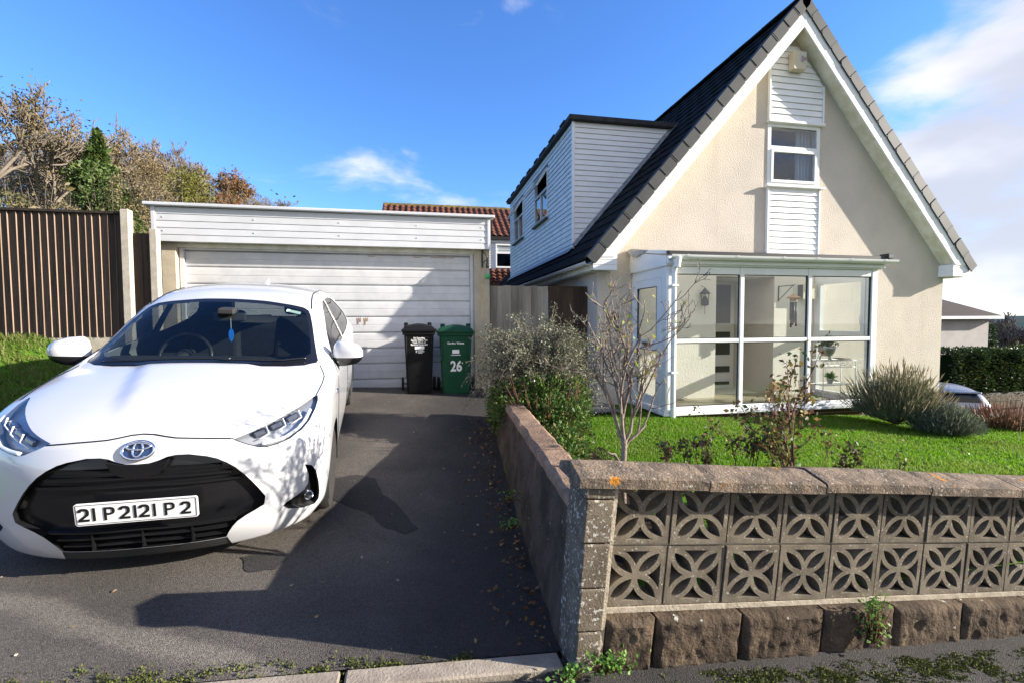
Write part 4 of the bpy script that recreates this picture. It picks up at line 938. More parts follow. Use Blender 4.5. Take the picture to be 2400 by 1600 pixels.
def warp(P):
    x,y0,z=P[...,0],P[...,1],P[...,2]; ax=np.abs(x)
    w=np.clip(1-y0/1.0,0,1)**2
    plan=.30*(ax/.86)**2.6
    vert=np.where(z>.50,.55*np.clip(z-.50,0,.4)**2+.05*np.clip(z-.66,0,1),.9*np.clip(.46-z,0,.4)**2)
    y=y0+w*(plan+vert)
    return np.stack([x,y,z],-1)
def body(ns=150, sub=7):
    ys=np.array(sorted(CT)); T=np.array([CT[k] for k in ys])        # S,K,2
    q=np.concatenate([np.linspace(0,.12,12),np.linspace(.12,3.5,ns)[1:],np.linspace(3.5,3.94,16)[1:]])
    D=pchip(ys,T,q)                                               # n,K,2
    K=T.shape[1]; kk=np.arange(K); kq=np.linspace(0,K-1,(K-1)*sub+1)
    D=np.transpose(D,(1,0,2)); E=pchip(kk,D,kq); # catmull-like along section
    # catmull-rom instead of pchip for roundness
    out=[]
    for t in kq:
        i=min(int(t),K-2); f=t-i; p1,p2=D[i],D[i+1]
        p0=D[i-1] if i>0 else np.stack([-D[1][:,0],D[1][:,1]],-1); p3=D[i+2] if i+2<K else np.stack([-D[K-2][:,0],D[K-2][:,1]],-1)
        out.append(.5*((2*p1)+(-p0+p2)*f+(2*p0-5*p1+4*p2-p3)*f*f+(-p0+3*p1-3*p2+p3)*f**3))
    E=np.array(out)
    E=np.transpose(E,(1,0,2))                                     # n, m, 2
    n,m,_=E.shape
    half=np.stack([E[...,0],np.broadcast_to(q[:,None],(n,m)),E[...,1]],-1)
    ring=np.concatenate([half,half[:,-2:0:-1]*[-1,1,1]],1)        # closed ring
    # nose cap: rings shrinking to the middle of the first section
    c=np.array([0,0,.47]); caps=[]
    for s in (0.04,.2,.4,.58,.72,.83,.91,.965):
        r=c+(ring[0]-c)*s; r[:,1]=-.022*(1-s**2.2)*1.0; caps.append(r)
    back=[]
    ce=np.array([0,3.97,.62])
    for s in (.9,.6,.3,.03):
        r=ce+(ring[-1]-ce)*s; r[:,1]=3.94+.03*(1-s); back.append(r)
    R=np.array(caps+list(ring)+back)
    R[len(caps),:,1]-=.0
    x,y0=R[...,0],R[...,1]; xc=.17+.17*np.clip((y0-.15)/.8,0,1)
    up=(R[...,2]>.74)&(y0<1.02)
    R[...,2]+=np.where(up,.021*np.clip((y0-.08)/.3,0,1)*np.clip((1.0-y0)/.12,0,1)/(1+np.exp(-(xc-np.abs(x))/.011)),0)
    return warp(R)

M['paint'] = pbr('white_car_paint', (.55,.55,.565), rough=.25, spec=.5, coat=.8)
M['car_black'] = pbr('gloss_black_trim', (.008,.008,.009), rough=.22, spec=.5)
M['car_matt'] = pbr('matt_grey_plastic', (.032,.033,.035), rough=.6, spec=.35)
M['tyre'] = pbr('tyre_rubber', (.020,.019,.018), (.034,.03,.027), scale=30, rough=.85)
M['alloy'] = pbr('alloy_rim', (.40,.40,.41), rough=.3, metal=.9)
M['screen'] = glass('car_windscreen', (.60,.66,.66), refl=.75)
M['privacy'] = glass('car_side_glass', (.34,.37,.38), refl=.9)
M['lens'] = glass('headlight_lens', (.95,.96,.97), refl=1.0)
M['lamp_chrome'] = pbr('lamp_reflector', (.62,.64,.67), rough=.18, metal=1)
M['lamp_dark'] = pbr('lamp_projector', (.16,.17,.20), rough=.12, metal=.8)
M['lamp_grey'] = pbr('lamp_housing', (.34,.35,.37), rough=.3, metal=.5)
M['cabin'] = pbr('cabin_trim', (.022,.022,.024), (.03,.03,.032), scale=9, rough=.8)
M['lining'] = pbr('cabin_lining', (.13,.135,.13), rough=.8)
M['number_white'] = pbr('plate_white', (.80,.80,.79), rough=.35)
M['number_black'] = pbr('plate_black', (.012,.012,.012), rough=.4)
M['emblem_blue'] = pbr('emblem_blue', (.012,.04,.12), rough=.15, spec=.6)
car = thing('parked_car', 'white hatchback parked on the drive facing the street', 'car', (-1.447,2.6905,-.3162))
car.rotation_mode = 'QUATERNION'
car.rotation_quaternion = (Matrix.Rotation(rad(5.0205),3,'Z') @ Matrix.Rotation(rad(6.759),3,'X') @ Matrix.Rotation(rad(1.874),3,'Y')).to_quaternion()
def car_body():
    R = body(130, 6); n, m, _ = R.shape
    bm = bmesh.new(); vs_ = [[bm.verts.new(R[i, j]) for j in range(m)] for i in range(n)]
    for i in range(n-1):
        for j in range(m): bm.faces.new((vs_[i][j], vs_[i+1][j], vs_[i+1][(j+1) % m], vs_[i][(j+1) % m]))
    bm.faces.new(vs_[0]); bm.faces.new(vs_[-1][::-1])
    bmesh.ops.remove_doubles(bm, verts=bm.verts, dist=1e-5); bmesh.ops.recalc_face_normals(bm, faces=bm.faces)
    return bm
from mathutils.bvhtree import BVHTree
cbm = car_body(); BV = BVHTree.FromBMesh(cbm)
AXI = {'front': (0, 2), 'top': (0, 1), 'side': (1, 2)}
def inside(p, poly):
    x, y = p; c_ = False; j = len(poly)-1
    for i in range(len(poly)):
        xi, yi = poly[i]; xj, yj = poly[j]
        if (yi > y) != (yj > y) and x < (xj-xi)*(y-yi)/(yj-yi)+xi: c_ = not c_
        j = i
    return c_
def cut(bm, poly, view, ok):
    """score a polygon into the skin (seen from one side); gives back the faces inside it"""
    a, b = AXI[view]; xs = [p[0] for p in poly]; ys = [p[1] for p in poly]; bx = (min(xs)-.02, max(xs)+.02, min(ys)-.02, max(ys)+.02)
    def near(f):
        c_ = f.calc_center_median(); return ok(c_, f.normal) and bx[0] < c_[a] < bx[1] and bx[2] < c_[b] < bx[3]
    cand = {f for f in bm.faces if near(f)}
    for i in range(len(poly)):
        p, q = poly[i], poly[(i+1) % len(poly)]
        lo = (min(p[0], q[0])-.012, min(p[1], q[1])-.012); hi = (max(p[0], q[0])+.012, max(p[1], q[1])+.012)
        fs = []
        for f in cand:
            if not f.is_valid: continue
            us = [v.co[a] for v in f.verts]; ws = [v.co[b] for v in f.verts]
            if max(us) >= lo[0] and min(us) <= hi[0] and max(ws) >= lo[1] and min(ws) <= hi[1]: fs.append(f)
        if not fs: continue
        geom = list({e for f in fs for e in f.edges}) + list({v for f in fs for v in f.verts}) + fs
        co = [0,0,0]; co[a], co[b] = p; no = [0,0,0]; no[a], no[b] = -(q[1]-p[1]), q[0]-p[0]
        if abs(no[a])+abs(no[b]) < 1e-9: continue
        r = bmesh.ops.bisect_plane(bm, geom=geom, dist=1e-5, plane_co=co, plane_no=no)
        cand |= {g for g in r['geom'] if isinstance(g, bmesh.types.BMFace)}
        cand = {f for f in cand if f.is_valid}
    out = []
    for f in bm.faces:
        c_ = f.calc_center_median()
        if ok(c_, f.normal) and inside((c_[a], c_[b]), poly): out.append(f)
    return out
def lift(bm, faces, name, mat, parent, offset=(0,0,0), along=0.0, remove=True, walls=None, smooth=True):
    """take faces out of the skin as a part of their own, moved by offset / along the normal; walls close the gap on the skin"""
    idx = {}; V = []; F = []
    for f in faces:
        for v in f.verts:
            if v not in idx: idx[v] = len(V); c_ = v.co + Vector(offset) + v.normal*along; V.append(tuple(c_))
        F.append(tuple(idx[v] for v in f.verts))
    m = MB(); m.v = V; m.f = F; o = m.build(name, mat, parent, smooth=smooth)
    if walls:
        fset = set(faces); W = MB(); fw = []
        for f in faces:
            for e in f.edges:
                if sum(1 for g in e.link_faces if g in fset) == 1:
                    p, q = e.verts[0].co.copy(), e.verts[1].co.copy(); k = len(W.v); d_ = Vector(walls[0])
                    W.v += [tuple(p), tuple(q), tuple(q+d_), tuple(p+d_)]; W.f.append((k, k+1, k+2, k+3))
        W.build(walls[1], walls[2], parent)
    if remove: bmesh.ops.delete(bm, geom=list(faces), context='FACES')
    return o
front = lambda c_, n: c_.y < .95 and n.y < .25 and c_.z < 1.0
both = lambda half: half + [(-x, z) for x, z in half[::-1] if abs(x) > 1e-6]
def mir(poly): return [(-x, z) for x, z in poly][::-1]
grille_half = [(0,.698),(.05,.700),(.09,.711),(.125,.726),(.16,.732),(.22,.731),(.30,.714),(.345,.698),(.39,.672),(.43,.640),(.468,.598),(.50,.553),(.53,.505),(.557,.455),(.572,.425),(.574,.408),(.555,.392),(.515,.372),(.47,.351),(.43,.325),(.405,.295),(.385,.262),(.368,.225)]
gpoly = grille_half + mir(grille_half)[:-1]
gpoly = [(x, z) for x, z in grille_half] + [(-x, z) for x, z in grille_half[::-1][:-1]]
# copies of the skin kept for the cabin lining before anything is cut away
lin = MB(); seen = {}
for f in cbm.faces:
    c_ = f.calc_center_median()
    if 1.0 < c_.y < 3.85 and c_.z > .55:
        for v in f.verts:
            if v not in seen: seen[v] = len(lin.v); lin.v.append(tuple(v.co - v.normal*.022))
        lin.f.append(tuple(seen[v] for v in f.verts[::-1]) if False else tuple(seen[v] for v in reversed(f.verts)))
gf = cut(cbm, gpoly, 'front', front)
lift(cbm, gf, 'grille', M['car_black'], car, offset=(0,.045,0), walls=((0,.05,0),'grille_surround',M['car_black']))
lipf = cut(cbm, [(-.40,.05),(.40,.05),(.372,.222),(-.372,.222)], 'front', lambda c_, n: c_.y < .35 and n.z < .6 and c_.z < .3)
lift(cbm, lipf, 'lower_lip', M['car_matt'], car, offset=(0,.004,0))
head = [(.408,.779),(.47,.748),(.53,.722),(.565,.715),(.62,.722),(.68,.737),(.73,.765),(.765,.802),(.785,.842),(.79,.872),(.782,.889),(.765,.889),(.70,.866),(.62,.84),(.54,.815),(.47,.796)]
fog = [(.752,.565),(.785,.548),(.808,.50),(.82,.42),(.822,.35),(.815,.29),(.795,.268),(.73,.285),(.665,.315),(.642,.345),(.655,.362),(.70,.382),(.745,.405),(.768,.44),(.77,.49),(.762,.53)]
for s in (1, -1):
    hp = head if s > 0 else mir([(.395+(x-.408)*.93, z+.012) for x, z in head]); fp = fog if s > 0 else mir(fog)
    hf = cut(cbm, hp, 'front', lambda c_, n: c_.y < .85 and c_.z > .65 and n.y < .5 and c_.x*s > 0)
    hl = lift(cbm, hf, 'headlight', M['lens'], car, along=-.001, remove=False)
    lift(cbm, hf, 'reflector_housing', M['lamp_grey'], hl, offset=(-s*.012,.05,-.012), remove=True, walls=((-s*.012,.05,-.012),'headlight_surround',M['car_matt']))
    ff = cut(cbm, fp, 'front', lambda c_, n: c_.y < .6 and n.y < .3 and c_.x*s > 0)
    fo = lift(cbm, ff, 'fog_recess', M['car_black'], car, offset=(-s*.02,.05,0), walls=((-s*.02,.05,0),'fog_surround',M['car_matt']))
# glass
def screen_ok(c_, n): return c_.z > .93 and .8 < c_.y < 1.95 and n.z > .2
wpoly = [(0,.905),(.2,.908),(.36,.922),(.52,.962),(.64,1.015),(.715,1.085),(.722,1.13),(.70,1.22),(.668,1.36),(.635,1.52),(.602,1.66),(.58,1.715),(.54,1.745),(.44,1.757),(.22,1.772),(0,1.778)]
wpoly = wpoly + [(-x, y) for x, y in wpoly[::-1][1:-1]]
wf = cut(cbm, wpoly, 'top', screen_ok)
ins = lambda poly, k: [(sum(p[0] for p in poly)/len(poly)+(x-sum(p[0] for p in poly)/len(poly))*k[0], sum(p[1] for p in poly)/len(poly)+(y-sum(p[1] for p in poly)/len(poly))*k[1]) for x, y in poly]
ip = [(0,1.00),(.3,1.01),(.5,1.04),(.62,1.10),(.664,1.18),(.655,1.26),(.628,1.40),(.598,1.55),(.57,1.655),(.535,1.69),(.44,1.705),(.22,1.715),(0,1.72)]
ip = ip + [(-x, y) for x, y in ip[::-1][1:-1]]
inner = cut(cbm, ip, 'top', screen_ok)
inset = set(inner); border = [f for f in cut(cbm, wpoly, 'top', screen_ok) if f not in inset]
ws = lift(cbm, inner, 'windscreen', M['screen'], car, along=-.002)
lift(cbm, border, 'black_border', M['car_black'], ws, along=-.002)
for s in (1, -1):
    ok = lambda c_, n: c_.x*s > .5 and abs(n.x) > .4 and c_.z > .9
    fr_ = [(1.36,.990),(1.52,1.075),(1.72,1.185),(1.92,1.288),(2.06,1.345),(2.20,1.372),(2.30,1.378),(2.27,1.012),(1.9,1.003),(1.5,.990)]
    rr_ = [(2.36,1.016),(2.39,1.380),(2.7,1.378),(2.95,1.345),(3.12,1.28),(3.28,1.17),(3.30,1.12),(3.18,1.065),(2.8,1.03)]
    for pl_ in (fr_, rr_):
        sf = cut(cbm, pl_, 'side', ok); lift(cbm, sf, 'side_window', M['privacy'], car, along=-.004, walls=((-s*.012,0,0),'window_trim',M['car_black']))
rf_ = cut(cbm, [(-.56,1.03),(.56,1.03),(.50,1.30),(.4,1.335),(-.4,1.335),(-.50,1.30)], 'front', lambda c_, n: c_.y > 3.3 and n.y > .15)
lift(cbm, rf_, 'rear_window', M['privacy'], car, along=-.003)
for yc in (.80, 3.36):
    for s in (1, -1):
        arcp = [(yc+.345*math.cos(2*math.pi*i/28), .30+.345*math.sin(2*math.pi*i/28)) for i in range(28)]
        af = cut(cbm, arcp, 'side', lambda c_, n: c_.x*s > .45 and c_.z < .72)
        bmesh.ops.delete(cbm, geom=af, context='FACES')
me = bpy.data.meshes.new('body'); cbm.to_mesh(me); cbm.free(); me.materials.append(M['paint']); me.polygons.foreach_set('use_smooth', [True]*len(me.polygons)); me.set_sharp_from_angle(angle=rad(38))
put('body', me, car)
# cabin lining, without the window openings
keep = []
for f in lin.f:
    c_ = sum((Vector(lin.v[i]) for i in f), Vector())/len(f)
    if c_.z > .96 and inside((c_.x, c_.y), wpoly) and c_.y < 1.95: continue
    if abs(c_.x) > .5 and (inside((c_.y, c_.z), fr_) or inside((c_.y, c_.z), rr_)): continue
    if c_.y > 3.3 and abs(c_.x) < .54 and 1.05 < c_.z < 1.32: continue
    keep.append(f)
lin.f = keep; lin.build('cabin_lining', M['lining'], car, smooth=True)
def surf_front(x, z):
    h = BV.ray_cast(Vector((x, -2, z)), Vector((0, 1, 0))); return h[0]
def surf_top(x, y):
    h = BV.ray_cast(Vector((x, y, 4)), Vector((0, 0, -1))); return h[0]
def surf_side(s, y, z):
    h = BV.ray_cast(Vector((s*3, y, z)), Vector((-s, 0, 0))); return h[0]
def seam(name, pts, r=.0036, mat=None):
    pts = [p for p in pts if p is not None]; m = MB(); m.tube(pts, r, 6); return m.build(name, mat or M['car_black'], car, smooth=True)
def dens(P, k=6): return [tuple(Vector(P[i]).lerp(Vector(P[i+1]), j/k)) for i in range(len(P)-1) for j in range(k)]+[P[-1]]
hl_ = dens([(-.41,.783),(-.28,.796),(-.15,.806),(-.10,.814),(-.05,.823),(0,.826),(.05,.823),(.10,.814),(.15,.806),(.28,.796),(.41,.783)])
seam('bonnet_seam', [surf_front(x, z) for x, z in hl_], .0045)
for s in (1, -1):
    seam('bonnet_seam', [surf_top(s*x, y) for x, y in dens([(.772,.56),(.782,.66),(.79,.78),(.79,.90),(.772,.98),(.745,1.06)])])
    seam('door_seam', [surf_side(s, y, z) for y, z in dens([(1.30,.985),(1.22,.93),(1.18,.80),(1.17,.6),(1.19,.35),(1.24,.25)])])
    seam('door_seam', [surf_side(s, y, z) for y, z in dens([(2.33,1.39),(2.32,1.0),(2.31,.6),(2.30,.25)])])
    seam('roof_seam', [surf_top(s*x, y) for x, y in dens([(.598,1.76),(.575,1.95),(.555,2.2),(.545,2.6),(.54,3.2)])], .006)
    MB().lathe([(.006,0),(.022,.0),(.022,.006),(.018,.008)],12,'x').build('side_badge', M['chrome'], car).location = surf_side(s, 1.02, .80)
# grille bars
for z, w, dy in ((.665,.36,.02),(.625,.41,.022),(.585,.45,.024),(.345,.42,.02),(.305,.385,.02),(.262,.365,.016)):
    P_ = [surf_front(-w+2*w*i/24, z-.012*abs(-1+2*i/24)) for i in range(25)]
    m = MB(); k = len(P_)
    for p in P_: m.v += [(p.x,p.y+dy,p.z-.005),(p.x,p.y+dy,p.z+.005),(p.x,p.y+dy+.02,p.z+.009),(p.x,p.y+dy+.02,p.z-.009)]
    for i in range(k-1):
        for q in range(4): m.f.append((i*4+q,(i+1)*4+q,(i+1)*4+(q+1)%4,i*4+(q+1)%4))
    m.build('grille_bar', M['car_black'], car, smooth='auto')
for x in (-.22,0,.22):
    p = surf_front(x,.285); MB().box(x-.004,x+.004,p.y+.012,p.y+.05,.235,.335).build('grille_upright', M['car_black'], car)
m = MB(); cp = [(0,.694),(.06,.697),(.10,.706),(.135,.715),(.115,.665),(.085,.637),(.05,.628),(0,.626)]; cp = cp+[(-x,z) for x,z in cp[::-1][1:-1]]
m.prism(cp, 'y', surf_front(0,.66).y+.012, surf_front(0,.66).y+.05); m.build('emblem_bracket', M['car_black'], car, bevel=.006)
# emblem: oval ring with two crossed ovals on blue
ec = surf_front(0,.762); tilt = rad(-33)
em = bpy.data.objects.new('emblem', None); C.objects.link(em); em.parent = car; em.location = ec+Vector((0,-.008,.002)); em.rotation_euler = (tilt, 0, 0)
def oval(cx, cz, rx, rz, r, name, n=40, y=0):
    MB().tube([(cx+rx*math.cos(2*math.pi*i/n), y, cz+rz*math.sin(2*math.pi*i/n)) for i in range(n)], r, 8, closed=True).build(name, M['chrome'], em, smooth=True)
MB().prism([(.066*math.cos(2*math.pi*i/40), .044*math.sin(2*math.pi*i/40)) for i in range(40)], 'y', 0, .012).build('emblem_ground', M['emblem_blue'], em)
oval(0,0,.068,.046,.0085,'emblem_ring'); oval(0,.004,.021,.037,.0062,'emblem_oval',y=-.004); oval(0,.019,.052,.017,.0062,'emblem_oval',y=-.005)
# number plate
pc = surf_front(0,.472)
plate = bpy.data.objects.new('number_plate', None); C.objects.link(plate); plate.parent = car; plate.location = (.012, pc.y-.012, .470); plate.rotation_euler = (rad(3), rad(-.4), 0)
rr = []
for sx, sz, a0 in ((1,1,0),(-1,1,90),(-1,-1,180),(1,-1,270)):
    for i in range(5): a = rad(a0+90*i/4); rr.append((sx*.250+.012*math.cos(a), sz*.046+.012*math.sin(a)))
MB().prism(rr, 'y', 0, .008).build('plate_board', M['number_white'], plate)
brd = MB(); 
for (x0,x1,z0,z1) in ((-.253,.253,.0505,.0525),(-.253,.253,-.0525,-.0505),(-.2555,-.2535,-.0505,.0505),(.2535,.2555,-.0505,.0505)): brd.box(x0,x1,-.0015,-.0005,z0,z1)
brd.build('plate_border', M['number_black'], plate)
# the lettering, stroke by stroke
def strokes(ch):
    W, H, t = .046, .070, .0115
    if ch == '1': return [[(.5*W-t/2,0),(.5*W+t/2,0),(.5*W+t/2,H),(.5*W-t/2,H)]]
    if ch == 'P':
        o = [(0,0),(t,0),(t,.40*H),(.62*W,.40*H),(.88*W,.48*H),(W,.60*H),(W,.82*H),(.88*W,.94*H),(.66*W,H),(0,H)]
        return [o, [(t,.55*H),(t,.85*H),(.60*W,.85*H),(.72*W,.79*H),(.72*W,.61*H),(.60*W,.55*H)]]
    if ch == '2':
        return [[(0,0),(W,0),(W,t),(.42*W,t),(.95*W,.46*H),(W,.60*H),(W,.80*H),(.88*W,.94*H),(.64*W,H),(.30*W,H),(.06*W,.92*H),(0,.80*H),(0,.72*H),(.30*W,.72*H),(.36*W,.82*H),(.56*W,.83*H),(.69*W,.77*H),(.70*W,.62*H),(.62*W,.50*H),(0,.14*H)]]
xx = [(-.2517,'2'),(-.209,'1'),(-.146,'P'),(-.083,'2'),(-.0385,'1'),(-.0005,'2'),(.044,'1'),(.110,'P'),(.180,'2')]
for x, ch in xx:
    st = strokes(ch); m = MB(); o_ = [(x+px_+.004, pz-.035) for px_, pz in st[0]]; hs_ = [[(x+px_+.004, pz-.035) for px_, pz in h] for h in st[1:]]
    m.prism(o_, 'y', -.0022, -.0006, hs_); m.build('plate_character', M['number_black'], plate)
# lamps in the headlights, fog lamps
for s in (1, -1):
    hl = [o for o in car.children if o.name.startswith('headlight') and 'surround' not in o.name][0 if s > 0 else -1]
    for t in (.25,.50,.74):
        x = s*(.46+.30*t); z = .765+.085*t-.006; p = surf_front(x, z)
        if p is None: continue
        m = MB(); w = .040+.012*t
        m.box(-w*.85,w*.85,-.002,.02,-.018,.022); o = m.build('lamp_unit', M['lamp_dark'], hl, bevel=.014, seg=3); o.location = (p.x-s*.010, p.y+.034, p.z-.004); o.rotation_euler = (rad(-15), rad(-s*16), rad(s*(25+22*t)))
        ll = MB(); ll.tube([(-w*.9,-.010,.026),(-w*.9,-.010,-.018),(w*.7,-.010,-.024)] if s < 0 else [(w*.9,-.010,.030),(w*.9,-.010,-.018),(-w*.7,-.010,-.024)], .0042, 6); o2 = ll.build('light_guide', M['number_white'], hl, smooth=True); o2.location = o.location; o2.rotation_euler = o.rotation_euler
    P_ = [surf_front(s*x, z) for x, z in dens([(.545,.728),(.60,.732),(.66,.742),(.712,.768),(.745,.80),(.762,.838)],4)]
    P_ = [p+Vector((-s*.006,.016,.004)) for p in P_ if p is not None]
    MB().tube(P_, .010, 8).build('light_strip', M['number_white'], hl, smooth=True)
    p = surf_front(s*.776,.335)
    f = MB(); f.lathe([(.030,.03),(.030,.0),(.026,-.004),(.022,.004),(0.001,.010)], 20, 'y'); fo = f.build('fog_lamp', M['lamp_chrome'], car, smooth='auto'); fo.location = p+Vector((-s*.012,.03,0)); fo.rotation_euler = (0,0,rad(s*30))
    # wheels
    for yc in (.80, 3.36):
        wl = bpy.data.objects.new('wheel', None); C.objects.link(wl); wl.parent = car; wl.location = (s*.765, yc, .302)
        t = MB(); t.lathe([(.195,-.085),(.25,-.094),(.285,-.085),(.300,-.055),(.302,0),(.300,.055),(.285,.085),(.25,.094),(.195,.085)], 40, 'x'); t.build('tyre', M['tyre'], wl, smooth='auto')
        r_ = MB(); r_.lathe([(.200,-.08),(.200,.0),(.185,.01),(.185,-.07)], 32, 'x'); 
        for k in range(5):
            for dd in (-.13,.13):
                a = 2*math.pi*k/5; c_, n_ = math.cos(a+dd), math.sin(a+dd); c0, n0 = math.cos(a+dd*.3), math.sin(a+dd*.3); q = Vector((0,-n_,c_))*.014
                b = len(r_.v); sx = s*.068
                for rr_, cc, nn, h in ((.05,c0,n0,sx),(.19,c_,n_,sx*.9)):
                    ctr = Vector((h, cc*rr_, nn*rr_))
                    for g in (1,-1): r_.v += [tuple(ctr+q*g), tuple(ctr+q*g-Vector((s*.03,0,0)))]
                r_.f += [(b,b+4,b+6,b+2),(b,b+1,b+5,b+4),(b+2,b+6,b+7,b+3)]
        r_.lathe([(.055,-.05),(.055,s*.072),(.03,s*.078)] if s > 0 else [(.055,.05),(.055,-.072),(.03,-.078)], 20, 'x'); r_.build('rim', M['alloy'], wl, smooth='auto')
        a_ = MB()
        for i in range(15):
            an = math.pi*(-.08+1.16*i/14); cy, cz = math.cos(an)*.352, math.sin(an)*.352
            a_.v += [(s*.868-s*.004,yc+cy,.30+cz),(s*.42,yc+cy,.30+cz)]
        a_.f = [(2*i,2*i+1,2*i+3,2*i+2) for i in range(14)]; k0 = len(a_.v); a_.v.append((s*.42,yc,.3)); a_.f += [(2*i+1, k0, 2*i+3) for i in range(14)]
        a_.build('arch_liner', M['car_matt'], car, smooth=True)
    # door mirror
    mi = bpy.data.objects.new('door_mirror', None); C.objects.link(mi); mi.parent = car; mi.location = (s*.93,1.33,1.03); mi.rotation_euler = (0,0,rad(-s*12))
    for nm, mt, lo_, hi_ in (('mirror_cover', M['paint'], -.25, 1), ('mirror_housing', M['car_black'], -1, -.25)):
        m = MB(); nu, nv = 28, 12
        for j in range(nv+1):
            ph = math.asin(max(-1, min(1, lo_+(hi_-lo_)*j/nv)))
            for i in range(nu):
                a = 2*math.pi*i/nu; ca, sa_ = math.cos(a), math.sin(a); e = lambda v, k: math.copysign(abs(v)**k, v)
                cx_, cy_ = e(ca,.72), e(sa_,.8); rr_ = math.cos(ph)**.5
                x = .118*cx_*rr_; y = (.075 if cy_ < 0 else .040)*cy_*rr_; z = .098*math.sin(ph)*(1-.25*(x*s)/.118)
                m.v.append((x, y, z))
        for j in range(nv):
            for i in range(nu): m.f.append((j*nu+i, j*nu+(i+1) % nu, (j+1)*nu+(i+1) % nu, (j+1)*nu+i))
        m.f.append(tuple(range(nu))[::-1]); m.f.append(tuple(nv*nu+i for i in range(nu))); m.build(nm, mt, mi, smooth='auto')
    MB().box(-.095,.095,.041,.046,-.045,.05).build('mirror_glass', M['chrome'], mi, bevel=.004)
    MB().tube([(-s*.03,.01,-.045),(-s*.09,.0,-.055),(-s*.14,-.01,-.062)], [.03,.026,.024], 8).build('mirror_arm', M['car_black'], mi, smooth=True)
    MB().add([(s*.815,1.23,.965),(s*.80,1.40,1.0),(s*.79,1.40,1.04),(s*.80,1.30,1.01)], [(0,1,2,3)]).build('mirror_triangle', M['car_black'], car)
# wipers, cowl, aerial, cabin
for P_ in ([(-.60,1.02),(-.35,.985),(-.10,.975),(.17,.99)],[(.10,.965),(.30,.985),(.50,1.02),(.655,1.085)]):
    q = [surf_top(x, y)+Vector((0,-.004,.014)) for x, y in dens(P_, 6)]
    MB().tube(q, .0075, 6).build('wiper', M['car_black'], car, smooth=True)
ae = MB(); ae.add([(-.022,0,0),(.022,0,0),(.014,.14,0),(-.014,.14,0),(-.005,.09,.055),(.005,.09,.055),(.004,.13,.05),(-.004,.13,.05)],[(0,1,5,4),(1,2,6,5),(2,3,7,6),(3,0,4,7),(4,5,6,7)]); o = ae.build('roof_aerial', M['paint'], car, smooth=True); o.location = surf_top(.0,2.95)
d_ = MB(); d_.prism([(1.12,.60),(1.62,.60),(1.66,.80),(1.58,.955),(1.40,.985),(1.12,.97)], 'x', -.74, .74); d_.build('dashboard', M['cabin'], car, bevel=.03, seg=3)
sw_ = MB(); sw_.tube([(.185*math.cos(2*math.pi*i/36), 0, .185*math.sin(2*math.pi*i/36)) for i in range(36)], .0155, 10, closed=True); sw_.box(-.17,.17,-.012,.012,-.02,.03); sw_.box(-.03,.03,-.012,.012,-.16,0); sw_.lathe([(.06,-.02),(.055,.025),(.02,.035)],20,'y')
swo = sw_.build('steering_wheel', pbr('wheel_leather', (.02,.02,.021), rough=.35), car, smooth='auto'); swo.location = (-.36,1.72,.92); swo.rotation_euler = (rad(-24),0,0)
MB().lathe([(.035,0),(.03,.30)], 10, 'y', (-.36,1.55,.93)).build('steering_column', M['cabin'], car)
M['seat'] = pbr('seat_fabric', (.030,.031,.034), (.04,.041,.044), scale=20, rough=.85)
for x in (-.37,.37):
    st_ = bpy.data.objects.new('seat', None); C.objects.link(st_); st_.parent = car; st_.location = (x,2.15,.28)
    m = MB(); m.box(-.25,.25,-.25,.27,.12,.32); m.build('seat_cushion', M['seat'], st_, bevel=.06, seg=3)
    m = MB(); m.add([(-.24,.20,.28),(.24,.20,.28),(.24,.36,.28),(-.24,.36,.28),(-.20,.36,.90),(.20,.36,.90),(.20,.46,.90),(-.20,.46,.90)],[(0,3,2,1),(4,5,6,7),(0,1,5,4),(1,2,6,5),(2,3,7,6),(3,0,4,7)]); m.build('seat_back', M['seat'], st_, bevel=.05, seg=3)
    m = MB(); m.box(-.13,.13,.36,.47,.92,1.08); m.build('head_rest', M['seat'], st_, bevel=.04, seg=3)
m = MB(); m.box(-.62,.62,2.75,3.2,.35,.55); m.box(-.62,.62,3.1,3.28,.55,1.02); 
for x in (-.4,.4): m.box(x-.13,x+.13,3.14,3.25,1.03,1.16)
m.build('rear_seat', M['seat'], car, bevel=.04, seg=2)
MB().box(-.80,.80,1.1,3.6,.22,.28).build('floor_pan', M['cabin'], car)
rm_ = MB(); rm_.box(-.115,.115,-.012,.02,-.035,.035); o = rm_.build('rear_view_mirror', M['cabin'], car, bevel=.02, seg=3); o.location = (0,1.62,1.265); o.rotation_euler = (0,0,rad(14))
MB().box(-.06,.06,1.50,1.64,1.295,1.345).build('camera_housing', M['cabin'], car, bevel=.012)
fr0 = bpy.data.objects.new('air_freshener', None); C.objects.link(fr0); fr0.parent = car; fr0.location = (0.01,1.60,1.13)
MB().prism([(0,-.065),(.012,-.045),(.018,-.015),(.018,.012),(.01,.035),(0,.05),(-.01,.035),(-.018,.012),(-.018,-.015),(-.012,-.045)], 'y', -.002, .002).build('freshener_card', pbr('freshener_blue', (.02,.22,.85), rough=.5), fr0)
MB().tube([(0,0,.05),(0,0,.13)], .0015, 5).build('cord', M['number_white'], fr0)
stk = surf_top(.47,1.655); MB().box(-.055,.055,-.02,.02,-.001,.001).build('screen_sticker', pbr('pale_sticker', (.55,.72,.62), rough=.5), ws).location = stk+Vector((0,.0,-.006))
[o for o in ws.children if o.name.startswith('screen_sticker')][0].rotation_euler = (rad(24),rad(12),0)
